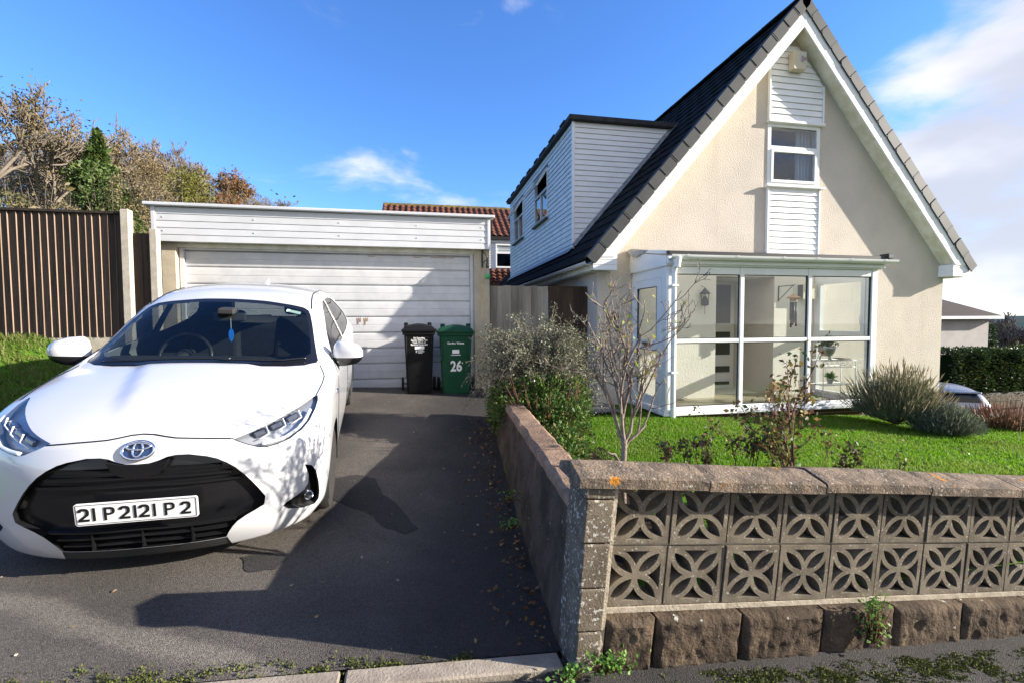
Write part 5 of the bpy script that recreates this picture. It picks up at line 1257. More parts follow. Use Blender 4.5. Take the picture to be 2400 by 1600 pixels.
# ---------------------------------------------------------------- wheelie bins
def wheelie_bin(loc, rotz, col, label, name='wheelie_bin'):
    t = thing(name, label, 'bin', loc, (0,0,rotz), 'wheelie bins in front of the garage door')
    mt = pbr('bin_plastic_%s' % label.split()[0], col, tuple(c_*1.25 for c_ in col), scale=5, rough=.6, spec=.15)
    m = MB(); H = .92; secs = [(.0,.195,.19),(.05,.20,.20),(.55,.222,.245),(.80,.233,.27),(H,.24,.285)]
    for z, hx, hy in secs:
        yo = .0
        for k in range(4):
            cx_, cy_ = ((hx,-hy),(hx,hy),(-hx,hy),(-hx,-hy))[k]
            for i in range(4):
                a = rad(-90+90*k+30*i); r = .035; m.v.append((cx_-math.copysign(r,cx_)+r*math.cos(a), cy_-math.copysign(r,cy_)+r*math.sin(a)+.02*(z/H), z))
    for j in range(len(secs)-1):
        for i in range(16): m.f.append((j*16+i, j*16+(i+1) % 16, (j+1)*16+(i+1) % 16, (j+1)*16+i))
    m.f.append(tuple(range(16))[::-1]); m.f.append(tuple((len(secs)-1)*16+i for i in range(16)))
    m.build('bin_body', mt, t, smooth='auto')
    MB().box(-.262,.262,-.285,.29,H-.075,H-.01).build('rim', mt, t, bevel=.014, seg=2)
    for s in (-1, 1): MB().box(s*.205-.012,s*.205+.012,-.262,-.235,.50,H-.075).build('corner_rib', mt, t, bevel=.006)
    l = MB(); n = 14
    def lid(u, v):
        x = (u-.5)*.56; y = -.315+v*.64; e = min(u, 1-u, v*1.1, (1-v))*8; k = smooth01(e)
        return (x, y, H-.01+.055*k+.05*smooth01(min(1, 2.2*min(u, 1-u)))*math.sin(math.pi*min(1, max(0, v)))*.8)
    l.grid(24, 24, lid); lo_ = l.build('lid', mt, t, smooth=True)
    MB().box(-.275,.275,-.312,-.27,H-.03,H+.012).build('lid_lip', mt, lo_, bevel=.008)
    for s in (-1, 1): MB().box(s*.20-.035,s*.20+.035,.24,.33,H-.0,H+.10).build('hinge_lug', mt, t, bevel=.015, seg=2)
    MB().tube([(-.22,.33,H+.05),(.22,.33,H+.05)], .016, 10).build('handle', mt, t, smooth=True)
    MB().tube([(-.25,.235,.10),(.25,.235,.10)], .012, 8).build('axle', M['steel'], t, smooth=True)
    for s in (-1, 1):
        w = MB(); w.lathe([(.03,-.022),(.085,-.022),(.10,-.016),(.10,.016),(.085,.022),(.03,.022)], 24, 'x', (s*.268,.235,.10)); w.build('wheel', M['tyre'], t, smooth='auto')
    return t, mt
def lettering(body_, size, mat, parent, loc, rot, sx=1.0, bold=0.0, name='lettering'):
    me = text_mesh(body_, size, mat, .0008, bold=bold); return put(name, me, parent, loc, rot, (sx, 1, 1))
M['print'] = pbr('white_print', (.75,.75,.74), rough=.5)
zb = zdrive(-.03,7.12)
b1, _ = wheelie_bin((-.02,6.93,zdrive(-.02,6.93)), rad(2), (.007,.007,.008), 'black wheelie bin with white printed notice')
b1.scale = (.88,1,1); b1.location.x = -.045
yf = lambda z: -(.20+(.27-.20)*(z-.05)/.75)-.0005+.02*(z/.92)
tlt = rad(90)+math.atan(.07/.75)-.03
for i, s_ in enumerate(['No Recycling,','Garden Waste, Hot','Trade Waste or','Electrical Equipment']):
    lettering(s_, .034, M['print'], b1, (0, yf(.80-.030*i)-.004, .80-.030*i), (tlt,0,0), .95, .0012)
MB().box(-.075,.075,-.0015,0,-.022,.022).build('notice_sticker', M['print'], b1).location = (.005, yf(.665)-.005, .665)
sh = MB().prism([(-.012,.018),(.012,.018),(.012,-.004),(0,-.02),(-.012,-.004)], 'y', -.0015, 0).build('council_crest', M['print'], b1); sh.location = (-.045, yf(.60)-.005, .612)
for i, w in enumerate((.085,.10,.07)): MB().box(0,w,-.0015,0,-.005,.005).build('print_line', M['print'], b1).location = (-.02, yf(.60)-.005, .628-.017*i)
b2, _ = wheelie_bin((.50,6.98,zdrive(.50,6.98)), rad(-4), (.010,.055,.030), 'green wheelie bin numbered 26 beside the black bin')
lettering('Garden Waste', .045, M['print'], b2, (0, yf(.74)-.004, .74), (tlt,0,0), .9, .001)
MB().box(-.05,.05,-.0015,0,-.028,.028).build('notice_sticker', M['print'], b2).location = (.0, yf(.62)-.005, .62)
MB().box(-.07,.07,-.0015,0,-.005,.005).build('print_line', M['print'], b2).location = (0, yf(.57)-.005, .57)
lettering('26', .21, M['print'], b2, (.005, yf(.40)-.005, .40), (tlt,0,0), .80, .006, 'house_number')
# ---------------------------------------------------------------- fences
def fence_board(w, h, t0, t1, mat, edge):
    m = MB(); m.add([(0,-t0,0),(w,-t1,0),(w,0,0),(0,0,0),(0,-t0,h),(w,-t1,h),(w,0,h),(0,0,h)],[(3,2,1,0),(4,5,6,7),(0,1,5,4),(1,2,6,5),(2,3,7,6),(3,0,4,7)])
    me = m.mesh('board', mat); me.materials.append(edge); me.polygons[3].material_index = 1; return me
fl_ = thing('boundary_fence', 'dark stained vertical board fence with concrete posts left of the garage', 'fence')
bme_ = fence_board(.10, 1.60, .008, .030, M['fence_dark'], M['fence_lit_edge'])
for i in range(32):
    x = -3.935-.0835*i; r_ = random.Random(i); put('board', bme_, fl_, (x, 7.0, .905+r_.uniform(-.008,.006)), (0, r_.uniform(-.006,.006), 0))
MB().box(-6.65,-3.835,6.955,7.035,2.505,2.535).build('capping', M['fence_dark'], fl_)
MB().box(-6.65,-3.835,6.985,7.03,.55,.90).build('gravel_board', M['concrete'], fl_)
for z in (1.1,1.7,2.3): MB().box(-6.65,-3.835,7.001,7.06,z,z+.07).build('rail', M['fence_dark'], fl_)
MB().box(-3.832,-3.735,6.93,7.04,.0,2.565).build('post', M['concrete'], fl_, bevel=.008)
MB().box(-3.515,-3.425,6.95,7.05,.0,2.325).build('post', M['concrete'], fl_, bevel=.008)
b2_ = fence_board(.10, 1.55, .006, .018, M['fence_dark'], M['fence_lit_edge'])
for i in range(3): put('board', b2_, fl_, (-3.615-.06*i, 7.02, .72))
MB().box(-3.734,-3.516,6.995,7.03,.35,.72).build('gravel_board', M['concrete'], fl_)
sf_ = thing('side_fence', 'weathered grey vertical board fence between garage and house', 'fence')
FY = 7.46
bg_ = fence_board(.125, 1.88, .006, .016, M['fence_grey'], M['fence_grey'])
for i in range(8): r_ = random.Random(i+50); put('board', bg_, sf_, (1.09+.112*i, FY, -.22+r_.uniform(-.006,.008)))
for z in (.2,1.4): MB().box(1.09,2.03,FY+.001,FY+.05,z,z+.08).build('rail', M['fence_grey'], sf_)
MB().box(1.99,2.07,FY-.02,FY+.07,-.25,1.66).build('post', M['fence_grey'], sf_, bevel=.005)
gt = thing('garden_gate', 'dark brown boarded side gate against the house wall', 'gate')
bb_ = fence_board(.105, 1.84, .014, .016, M['fence_brown'], M['fence_brown'])
for i in range(6): put('board', bb_, gt, (2.085+.110*i, FY-.01, -.20))
MB().box(2.08,2.745,FY-.006,FY+.03,1.60,1.665).build('top_rail', M['fence_brown'], gt, bevel=.004)
MB().box(2.70,2.75,FY-.03,FY+.05,-.25,1.66).build('gate_post', M['fence_brown'], gt, bevel=.004)
# ---------------------------------------------------------------- things fixed to the buildings
ab = thing('alarm_box', 'cream burglar alarm box on the white gable cladding', 'alarm', tuple(at(1869,146,6.90)))
MB().box(-.125,.125,-.06,.055,-.15,.15).build('alarm_body', pbr('cream_plastic', (.56,.50,.36), rough=.5), ab, bevel=.012, seg=2)
MB().box(.0,.115,-.0655,-.0605,-.03,.13).build('alarm_panel', pbr('grey_panel', (.50,.49,.46), rough=.5), ab)
MB().box(.02,.06,-.070,-.066,-.02,.07).build('strobe', pbr('strobe_grey', (.22,.22,.23), rough=.3), ab)
MB().box(.075,.10,-.070,-.066,.0,.05).build('alarm_mark', pbr('mark_red', (.35,.06,.05), rough=.5), ab)
pq = thing('house_plaque', 'oval black name plaque on the cream wall beside the porch door', 'plaque', tuple(at(1436,742,6.99)))
MB().prism([(.115*math.cos(2*math.pi*i/28), .062*math.sin(2*math.pi*i/28)) for i in range(28)], 'y', -.018, .012).build('plaque_board', pbr('slate_plaque', (.03,.028,.026), rough=.6), pq, bevel=.004)
MB().tube([(.105*math.cos(2*math.pi*i/28), -.019, .053*math.sin(2*math.pi*i/28)) for i in range(28)], .003, 5, closed=True).build('plaque_rim', pbr('gilt', (.35,.26,.10), rough=.4), pq)
hb_ = thing('hanging_bracket', 'black iron hanging bracket on the right garage pier', 'bracket', (.965,7.398,2.20))
MB().box(-.012,.012,-.012,0,-.26,.02).build('back_plate', M['frame_dark'], hb_)
MB().tube([(0,-.01,.0),(.02,-.08,-.03),(.05,-.14,-.09),(.06,-.16,-.15)], .008, 6).build('arm', M['frame_dark'], hb_, smooth=True)
MB().tube([(0,-.01,-.20),(.03,-.08,-.16),(.06,-.16,-.15)], .006, 6).build('stay', M['frame_dark'], hb_, smooth=True)
MB().box(.045,.075,-.175,-.145,-.24,-.12).build('hook', M['frame_dark'], hb_)
lb = thing('garden_light_bulb', 'clear hanging light bulb ornament with green base on garage pier', 'light', (1.025,7.24,1.80))
MB().lathe([(.012,.16),(.02,.14),(.022,.11),(.04,.06),(.055,.01),(.05,-.03),(.03,-.055),(.005,-.06)], 20).build('glass_bulb', M['glass'], lb, smooth=True)
MB().lathe([(.004,.03),(.04,.02),(.047,.0),(.042,-.03),(.025,-.05),(.004,-.054)], 16).build('green_filling', pbr('bulb_green', (.08,.42,.12), rough=.5), lb, smooth=True)
MB().lathe([(.02,.12),(.024,.15),(.02,.18),(.006,.19)], 12).build('bulb_cap', M['frame_dark'], lb, smooth=True)
MB().tube([(0,0,.19),(0,0,.27)], .002, 5).build('cord', M['frame_dark'], lb)
MB().box(.94,.985,7.396,7.399,1.10,1.95).build('rust_stain', pbr('rust_stain', (.46,.33,.18), (.52,.43,.30), scale=14, rough=.95), gar)
# things inside the porch
ln_ = thing('wall_lantern', 'black birdcage lantern ornament on the porch wall', 'ornament', (4.60,6.90,1.42))
MB().lathe([(.004,.20),(.03,.17),(.075,.12),(.085,.10),(.08,.095)], 16).build('lantern_roof', M['frame_dark'], ln_, smooth='auto')
for k in range(6): a = k*math.pi/3; MB().tube([(.07*math.cos(a),.07*math.sin(a),.10),(.055*math.cos(a),.055*math.sin(a),-.08)], .004, 5).build('cage_bar', M['frame_dark'], ln_)
MB().lathe([(.02,-.10),(.06,-.09),(.065,-.07),(.05,.0),(.03,.05),(.01,.06)], 14).build('lantern_bowl', M['frame_dark'], ln_, smooth=True)
MB().tube([(0,0,-.10),(0,0,-.24)], .004, 5).build('bell_pull', M['frame_dark'], ln_); MB().tube([(0,0,.2),(0,.09,.24)], .004, 5).build('hanger', M['frame_dark'], ln_)
cb_ = thing('chime_bracket', 'black iron hanging bracket on the porch inner wall', 'bracket', (6.07,6.998,1.64))
MB().box(-.012,.012,-.014,0,-.24,.03).build('back_plate', M['frame_dark'], cb_); MB().tube([(0,-.01,.02),(0,-.36,.02)], .008, 6).build('arm', M['frame_dark'], cb_); MB().tube([(0,-.012,-.22),(0,-.32,.01)], .006, 6).build('stay', M['frame_dark'], cb_)
wc = thing('wind_chime', 'bamboo topped wind chime with dark tubes hanging in the porch', 'wind chime', (6.07,6.655,1.46))
MB().tube([(0,0,.03),(0,0,.19)], .002, 5).build('cord', M['frame_dark'], wc)
MB().lathe([(.012,.06),(.03,.035),(.10,-.0),(.115,-.01),(.10,-.02)], 20).build('chime_roof', pbr('bamboo', (.40,.22,.09), rough=.6), wc, smooth='auto'); MB().lathe([(.055,-.02),(.055,-.07)], 18).build('chime_ring', pbr('bamboo_ring', (.36,.20,.08), rough=.6), wc)
for k in range(6):
    a = k*math.pi/3; L_ = (.32,.38,.30,.42,.35,.40)[k]; MB().tube([(.042*math.cos(a),.042*math.sin(a),-.08),(.042*math.cos(a),.042*math.sin(a),-.08-L_)], .0135, 8).build('chime_tube', M['frame_dark'], wc, smooth=True)
mb_ = thing('meter_cabinet', 'cream meter cabinet high on the porch inner wall', 'cabinet', (6.60,6.995,1.57))
MB().box(-.14,.14,-.12,0,-.13,.13).build('cabinet_body', pbr('cream_board', (.60,.55,.38), rough=.6), mb_, bevel=.006); MB().box(-.147,-.141,-.115,-.01,-.12,.12).build('cabinet_side', M['frame_dark'], mb_)
ws_ = thing('wire_stand', 'white wire plant stand with two shelves inside the porch', 'plant stand', (6.42,6.22,-.21))
def wire(P_, r=.0055, n='wire', mt=M['upvc'], par=ws_): MB().tube(P_, r, 6).build(n, mt, par, smooth=True)
for x in (-.30,.30):
    for y in (-.13,.13): wire([(x,y,0),(x,y,.66)], .007, 'leg')
for z in (.28,.56,.66):
    wire([(-.30,-.13,z),(.30,-.13,z),(.30,.13,z),(-.30,.13,z),(-.30,-.13,z)], .006, 'shelf_rim')
for z in (.28,.655):
    for i in range(1, 12): wire([(-.30+.05*i,-.13,z),(-.30+.05*i,.13,z)], .003, 'shelf_wire')
for i in range(6): wire([(-.30+.1*i,-.13,.58),(-.25+.1*i,-.13,.64),(-.20+.1*i,-.13,.58)], .0035, 'lattice')
M['leaf_dark'] = leafmat('pot_plant_leaf', [(.02,.05,.02),(.05,.10,.04),(.03,.06,.05)], trans=.2)
ur = thing('silver_urn', 'silver urn planter with trailing plant on the wire stand', 'planter', (6.28,6.20,.455))
MB().lathe([(.03,.06),(.07,.07),(.105,.12),(.12,.18),(.125,.21),(.11,.215)], 24).build('urn_bowl', M['steel'], ur, smooth=True)
for k in range(3): a = 2*math.pi*k/3+.4; MB().tube([(.05*math.cos(a),.05*math.sin(a),.09),(.085*math.cos(a),.085*math.sin(a),.05),(.09*math.cos(a),.09*math.sin(a),.003)], .012, 8).build('urn_foot', M['steel'], ur, smooth=True)
r_ = np.random.default_rng(3); P_ = r_.normal(0,.045,(160,3))+[0,0,.25]; D_ = r_.normal(0,1,(160,3))+[0,0,.3]; V_, F_ = leaves_mesh(P_, D_, r_.uniform(.05,.11,160), .22, .2, r_); soup('plant_leaves', V_, F_, M['leaf_dark'], ur)
tr_ = thing('red_tray', 'flat dark red tray lying on the wire stand', 'tray', (6.57,6.20,.4635)); MB().lathe([(.02,0),(.10,.002),(.125,.012),(.13,.014)], 24).build('tray_dish', pbr('dark_red', (.10,.015,.015), rough=.4), tr_, smooth=True)
fp_ = thing('small_pot_plant', 'small green pot plant on the lower shelf of the stand', 'plant', (6.36,6.20,.079)); MB().lathe([(.035,0),(.05,.07),(.052,.075),(.045,.075)], 18).build('pot', pbr('white_pot', (.5,.5,.48), rough=.5), fp_, smooth='auto')
P_ = r_.normal(0,.018,(90,3))*[1,1,.3]+[0,0,.08]; D_ = r_.normal(0,.6,(90,3))+[0,0,1]; V_, F_ = leaves_mesh(P_, D_, r_.uniform(.07,.14,90), .12, .2, r_); soup('plant_leaves', V_, F_, leafmat('fern_leaf', [(.06,.16,.03),(.10,.24,.05)]), fp_)
wl_ = thing('welcome_sign', 'small wooden welcome sign standing on the porch floor', 'sign', (6.03,6.80,-.21), (rad(-8),0,0)); MB().box(-.19,.19,-.012,.012,0,.11).build('sign_board', pbr('sign_wood', (.30,.24,.15), (.24,.19,.12), scale=14, rough=.8), wl_, bevel=.004)
lettering('WELCOME', .075, M['print'], wl_, (0,-.0135,.055), (rad(90),0,0), 1.0, .001)
cs_ = thing('sandstone_block', 'tan rounded block standing behind the welcome sign', 'block', (6.03,6.90,-.21)); 
m = MB(); m.box(-.17,.17,-.05,.05,0,.24); m.build('block_body', pbr('tan_stone', (.42,.26,.14), (.36,.22,.12), scale=9, rough=.9), cs_, bevel=.045, seg=3)
bt = thing('hanging_coat', 'dark coat hanging inside the open entrance of the porch', 'clothing', (4.98,7.75,-.21)); m = MB(); m.tube([(0,0,1.05),(.03,-.02,.8),(.05,0,.5),(.02,0,.3),(.02,0,.02)], [.05,.09,.085,.07,.075], 10); m.build('coat', pbr('navy_cloth', (.012,.015,.028), rough=.8), bt, smooth=True)

# ---------------------------------------------------------------- plants of the front garden
M['twig'] = pbr('rose_bark', (.27,.215,.17), (.15,.115,.09), scale=30, rough=.9, bump=.3, bscale=80)
M['twig_red'] = pbr('red_stem', (.13,.05,.03), (.08,.035,.025), scale=20, rough=.8)
class Tubes:      # many thin branches in one mesh, fast
    def __init__(s, n=5): s.V = []; s.F = []; s.c = 0; s.n = n
    def add(s, pts, rs, n=None):
        n = n or s.n; P = np.array([tuple(p) for p in pts], float); m = len(P); T = np.gradient(P, axis=0); T = unit(T)
        ref = np.array([.31,.17,.93]) if abs(T[0] @ np.array([.31,.17,.93])) < .9 else np.array([1,0,0.])
        A = unit(np.cross(T, ref)); B = np.cross(T, A); an = np.arange(n)*2*np.pi/n; R = np.asarray(rs)[:, None, None]
        V = P[:, None, :] + R*(A[:, None, :]*np.cos(an)[None, :, None] + B[:, None, :]*np.sin(an)[None, :, None])
        i = np.arange(m-1)[:, None]*n; k = np.arange(n)[None, :]; k2 = (k+1) % n
        F = np.stack([i+k, i+k2, i+n+k2, i+n+k], -1).reshape(-1, 4)+s.c
        s.V.append(V.reshape(-1, 3)); s.F.append(F); s.c += m*n
    def build(s, name, mat, parent=None): return soup(name, np.concatenate(s.V), np.concatenate(s.F), mat, parent, smooth=True)
def grow(tb, p, d, L, r, depth, rng, spread=.6, up=.15, kids=(2,4), tips=None, wob=.12, shrink=.68, gnarl=4, lo=.25, minr=.0022, rk=.6):
    p = np.array(p, float); d = np.array(d, float); d /= np.linalg.norm(d); pts = [p.copy()]; cur = p.copy()
    for i in range(gnarl):
        d = d + rng.normal(0, wob, 3) + np.array([0,0,up*.3]); d /= np.linalg.norm(d); cur = cur + d*L/gnarl; pts.append(cur.copy())
    tb.add(pts, np.linspace(r, max(minr, r*rk), len(pts)), 6 if r > .012 else (4 if r > .005 else 3))
    if tips is not None: tips.append((cur.copy(), d.copy(), depth))
    if depth <= 0: return
    for k in range(rng.integers(kids[0], kids[1]+1)):
        t = rng.uniform(lo, 1.0); i = min(int(t*gnarl), gnarl-1); f = t*gnarl-i; q = pts[i]*(1-f)+pts[i+1]*f
        nd = d + rng.normal(0, spread, 3); nd[2] = max(nd[2]+up, -.05)
        grow(tb, q, nd, L*shrink*rng.uniform(.7,1.2), max(minr, r*rk*rng.uniform(.75,1)), depth-1, rng, spread, up, kids, tips, wob, shrink, gnarl, lo, minr, rk)
def clump(n, centre, rad3, rng, hollow=.35, seed=0, cutoff=-.15, freq=2.6):
    """points through a lobed, gappy volume with outward directions"""
    P = []; D = []
    while len(P) < n:
        q = rng.normal(size=(4*n, 3)); q /= np.linalg.norm(q, axis=1)[:, None]; r = rng.uniform(hollow**3, 1, 4*n)**(1/3)
        for v, rr_ in zip(q, r):
            lump = 1+.22*mnoise.noise(Vector(v*2.2)+Vector((seed,0,0)))
            x = v*rr_*lump
            if mnoise.noise(Vector(x*freq)+Vector((0,seed,0))) < cutoff: continue
            P.append(x*rad3+centre); D.append(v)
            if len(P) >= n: break
    return np.array(P), np.array(D)
# rose tree
rr_ = np.random.default_rng(21); rt_ = thing('rose_tree', 'tall nearly leafless rose standing on the lawn before the porch door', 'rose', (0,0,0))
RB = np.array([1.115,2.42,-.30]); tb = Tubes()
tb.add([RB-[0,0,.03], RB+[.004,.0,.30], RB+[-.005,0,.52], RB+[.003,0,.66], RB+[.006,0,.72]], [.021,.018,.0165,.018,.014], 8)
tb.add([RB+[-.004,0,.58], RB+[-.030,-.005,.60], RB+[-.055,0,.640], RB+[-.075,0,.638], RB+[-.10,.0,.655]], [.010,.009,.0085,.007,.005], 6)
tips = []; F0 = RB+[.003,0,.69]
for i, (d0, L0, r0, kids_) in enumerate((((-.42,.06,1),.13,.0105,3),((-.12,-.1,1),.17,.0115,4),((.10,.12,1),.19,.0115,4),((.36,-.02,1),.15,.0105,3),((.80,.05,.55),.17,.0095,3))):
    d0 = np.array(d0)/np.linalg.norm(d0); mid = F0+d0*L0*.5+rr_.normal(0,.008,3); e0 = F0+d0*L0+[0,0,.012]+rr_.normal(0,.006,3)
    tb.add([F0-[0,0,.03], F0+d0*.03, mid, e0], [r0,r0,r0*.9,r0*.8], 6)
    for k in range(kids_):
        nd = d0*.55+np.array([rr_.normal(0,.22), rr_.normal(0,.18), .85]); st = mid+(e0-mid)*rr_.uniform(.2,1)
        grow(tb, st, nd, rr_.uniform(.30,.58)*(.55 if i == 4 else 1), r0*.62, 4, rr_, .52, .24, (2,3), tips, .17, .55, 5, .2, .0015, .66)
tb.build('branches', M['twig'], rt_)
sel = [t for t in tips if t[2] <= 1]; P_ = np.array([t[0] for t in sel]); ix = rr_.choice(len(P_), min(80, len(P_)), replace=False)
V_, F_ = leaves_mesh(P_[ix]+rr_.normal(0,.01,(len(ix),3)), rr_.normal(0,1,(len(ix),3)), rr_.uniform(.02,.038,len(ix)), .6, .3, rr_)
soup('leaves', V_, F_, leafmat('rose_leaf', [(.10,.20,.03),(.20,.30,.04),(.34,.30,.04),(.12,.16,.03)], trans=.4), rt_)
# cotoneaster with arching grey sprays
r1 = np.random.default_rng(5); ct = thing('cotoneaster_bush', 'grey-green bush with arching sprays behind the side wall', 'bush'); tb = Tubes(3); LP, LD = [], []
CB = np.array([1.27,4.86,-.22])
for k in range(430):
    a = r1.uniform(0, 2*np.pi); sp = r1.uniform(.15, .85)**.8; hgt = r1.uniform(.75,1.50)*(1-.20*sp) + (.22 if k % 17 == 0 else 0)
    e = CB + np.array([math.cos(a)*sp*.95-.03, math.sin(a)*sp*.50, hgt]); droop = r1.uniform(.0,.75)*sp
    pts = []
    for t in np.linspace(0,1,12):
        q = CB + (e-CB)*np.array([t**1.15, t**1.15, 0]); q[2] = CB[2] + hgt*math.sin(t*math.pi*.5)**.9 - droop*max(0,t-.6)**2*6; pts.append(q+r1.normal(0,.008,3))
    tb.add(pts, np.linspace(.005,.0016,12), 3)
    for i in range(4, 12):
        for j in range(11):
            f = r1.uniform(); q = pts[i-1]*(1-f)+pts[i]*f; LP.append(q+r1.normal(0,.022,3)); LD.append(r1.normal(0,1,3))
tb.build('stems', M['twig'], ct); LP = np.array(LP); LD = np.array(LD)
V_, F_ = leaves_mesh(LP, LD, r1.uniform(.015,.030,len(LP)), .6, .2, r1); soup('leaves', V_, F_, leafmat('cotoneaster_leaf', [(.075,.09,.045),(.12,.13,.075),(.20,.205,.135),(.29,.28,.21),(.09,.10,.05)], trans=.25, rough=.45), ct)
# green evergreen bush with red berries
r2 = np.random.default_rng(8); gb_ = thing('evergreen_bush', 'glossy green bush with red berries spilling over the side wall', 'bush'); tb = Tubes(4)
for k in range(60):
    a = r2.uniform(0, 2*np.pi); tb.add([(1.25,4.5,-.25),(1.25+.25*math.cos(a),4.5+.2*math.sin(a),.1),(1.22+.42*math.cos(a)*r2.uniform(.6,1),4.45+.38*math.sin(a),r2.uniform(.2,.55))], [.010,.007,.003])
tb.build('stems', M['twig_red'], gb_)
Ps, Ds = [], []
for c_, q, n in (((1.08,4.72,.22),(.40,.34,.34),5200),((1.42,4.62,.18),(.34,.30,.36),3600),((1.30,4.25,.04),(.30,.32,.32),3400),((1.18,3.80,-.06),(.22,.32,.24),2300),((1.10,3.35,-.16),(.13,.22,.14),700),((.93,5.0,.10),(.24,.28,.26),1900)):
    p_, d_ = clump(n, np.array(c_), np.array(q), r2, .45, seed=c_[0]*7, cutoff=-.12, freq=3.0); Ps.append(p_); Ds.append(d_+r2.normal(0,.6,d_.shape)+[0,0,.3])
P_ = np.concatenate(Ps); D_ = np.concatenate(Ds); V_, F_ = leaves_mesh(P_, D_, r2.uniform(.018,.052,len(P_)), .55, .25, r2)
soup('leaves', V_, F_, leafmat('evergreen_leaf', [(.022,.055,.014),(.04,.10,.02),(.075,.16,.032),(.12,.21,.042),(.19,.18,.05),(.03,.075,.018)], trans=.25, rough=.55, spec=.2), gb_)
ii = r2.choice(len(P_), 110, replace=False); bm_ = MB()
for q in P_[ii]: bm_.lathe([(.001,-.006),(.0055,0),(.001,.006)], 6, 'z', tuple(q+np.array([0,-.01,.01])))
tag(bm_.build('berries', pbr('red_berry', (.25,.012,.01), rough=.35), gb_, smooth=True), kind='stuff')
# red-stemmed bush before the porch
r3 = np.random.default_rng(12); cm = thing('bronze_leaved_bush', 'sparse rose bush with bronze and green leaves behind the front wall', 'bush'); tb = Tubes(); tips = []
for k in range(6):
    grow(tb, (2.40+r3.uniform(-.05,.05),2.56+r3.uniform(-.04,.04),-.32), (r3.normal(0,.24),r3.normal(0,.18),1), r3.uniform(.46,.64), .008, 3, r3, .5, .25, (2,3), tips, .14, .62, 4, .35, .002)
grow(tb, (2.38,2.56,-.32), (-.02,.0,1), .95, .008, 2, r3, .35, .3, (2,3), tips, .06, .4, 5, .5, .002)
tb.build('stems', M['twig_red'], cm); P_ = np.array([t[0] for t in tips]); P_ = np.repeat(P_, 6, 0)+r3.normal(0,.024,(len(P_)*6,3))
V_, F_ = leaves_mesh(P_, r3.normal(0,1,P_.shape)+[0,0,.2], r3.uniform(.022,.046,len(P_)), .62, .35, r3); soup('leaves', V_, F_, leafmat('bronze_leaf', [(.03,.065,.02),(.07,.115,.03),(.10,.05,.03),(.20,.09,.05),(.05,.09,.025),(.32,.20,.05),(.09,.14,.04)], trans=.25, rough=.55, spec=.2), cm)
# small roses just behind the coping
for k, (px, py, Yp, lab) in enumerate(((1575,1048,2.75,'small faded rose top left of the front wall, nearest the rose tree'),(1665,1040,2.7,'small leafy rose top above the second coping stone'),(1742,1028,2.75,'small leafy rose top beside the bronze-leaved bush'),(1990,1068,2.75,'small rose top just past the bronze-leaved bush'),(2096,1078,2.6,'single withered rosehead above the third coping stone'))):
    r4 = np.random.default_rng(40+k); q = at(px, py, Yp); sr = thing('small_rose', lab, 'rose', (q.x, q.y, zlawn(q.x, q.y))); tb = Tubes(); tips = []; hh = q.z-zlawn(q.x, q.y)
    for j in range(1 if k == 4 else 4): grow(tb, (0,0,0), (r4.normal(0,.16),r4.normal(0,.1),1), hh*r4.uniform(.85,1.02), .006, 1 if k == 4 else 2, r4, .45, .3, (2,3), tips, .05, .22, 5, .7, .0018)
    tb.build('stems', M['twig_red'], sr); P_ = np.array([t[0] for t in tips]); P_ = np.repeat(P_, 4, 0)+r4.normal(0,.016,(len(P_)*4,3))
    V_, F_ = leaves_mesh(P_, r4.normal(0,1,P_.shape), r4.uniform(.02,.042,len(P_)), .6, .4, r4); soup('leaves', V_, F_, leafmat('rose_top_leaf_%d' % k, [(.03,.04,.02),(.07,.09,.03),(.13,.06,.03),(.25,.15,.09)], trans=.2), sr)
# lavender and heather
def spiky(name, label, c_, rad3, n, cols, seed, tipcol=None, L=(.09,.18)):
    r5 = np.random.default_rng(seed); t = thing(name, label, 'bush'); P_ = []; D_ = []
    a = r5.uniform(0, 2*np.pi, n); u = r5.uniform(0, 1, n)**.5; th = u*1.35
    d_ = np.column_stack([np.sin(th)*np.cos(a), np.sin(th)*np.sin(a), np.cos(th)])
    base = np.array(c_) + d_*np.array(rad3)*r5.uniform(.35,.95,n)[:, None]
    d2 = unit(d_*.8+[0,0,.75]+r5.normal(0,.25,(n,3))); V_, F_ = leaves_mesh(base, d2, r5.uniform(*L, n)*.75, .05, .2, r5)
    soup('leaves', V_, F_, leafmat(name+'_leaf', cols, trans=.2), t)
    if tipcol:
        k = n//7; ix = r5.choice(n, k, replace=False); tp = base[ix]+d2[ix]*L[1]*1.0; V2, F2 = leaves_mesh(tp, d2[ix]+[0,0,.3], r5.uniform(.07,.20,k), .075, .2, r5); tag(soup('flower_spikes', V2, F2, leafmat(name+'_spike', tipcol, trans=.2), t), kind='stuff')
    tb = Tubes(3)
    for j in range(60): i = r5.integers(n); tb.add([np.array(c_), (np.array(c_)+base[i])/2, base[i]], [.006,.004,.002])
    tb.build('stems', M['twig'], t); return t
LG = [(.11,.135,.075),(.17,.20,.11),(.25,.27,.17),(.22,.23,.09)]
spiky('lavender_bush', 'large grey-green lavender bush beside the porch end', (6.45,5.22,-.36), (.58,.50,.66), 10000, LG, 31, [(.22,.17,.11),(.30,.24,.15),(.16,.19,.07)])
spiky('lavender_bush', 'rounded dark lavender bush on the lawn in front of the larger one', (6.62,4.72,-.42), (.46,.36,.40), 6500, [(.09,.11,.07),(.15,.175,.11),(.22,.24,.17)], 32, None, (.08,.15))
spiky('heather_bush', 'brown dried heather bush at the lawn edge near the far car', (8.05,5.0,-.56), (.50,.42,.22), 4200, [(.10,.07,.03),(.15,.10,.045),(.09,.09,.03),(.20,.11,.06)], 33, [(.22,.11,.07),(.16,.08,.05)])
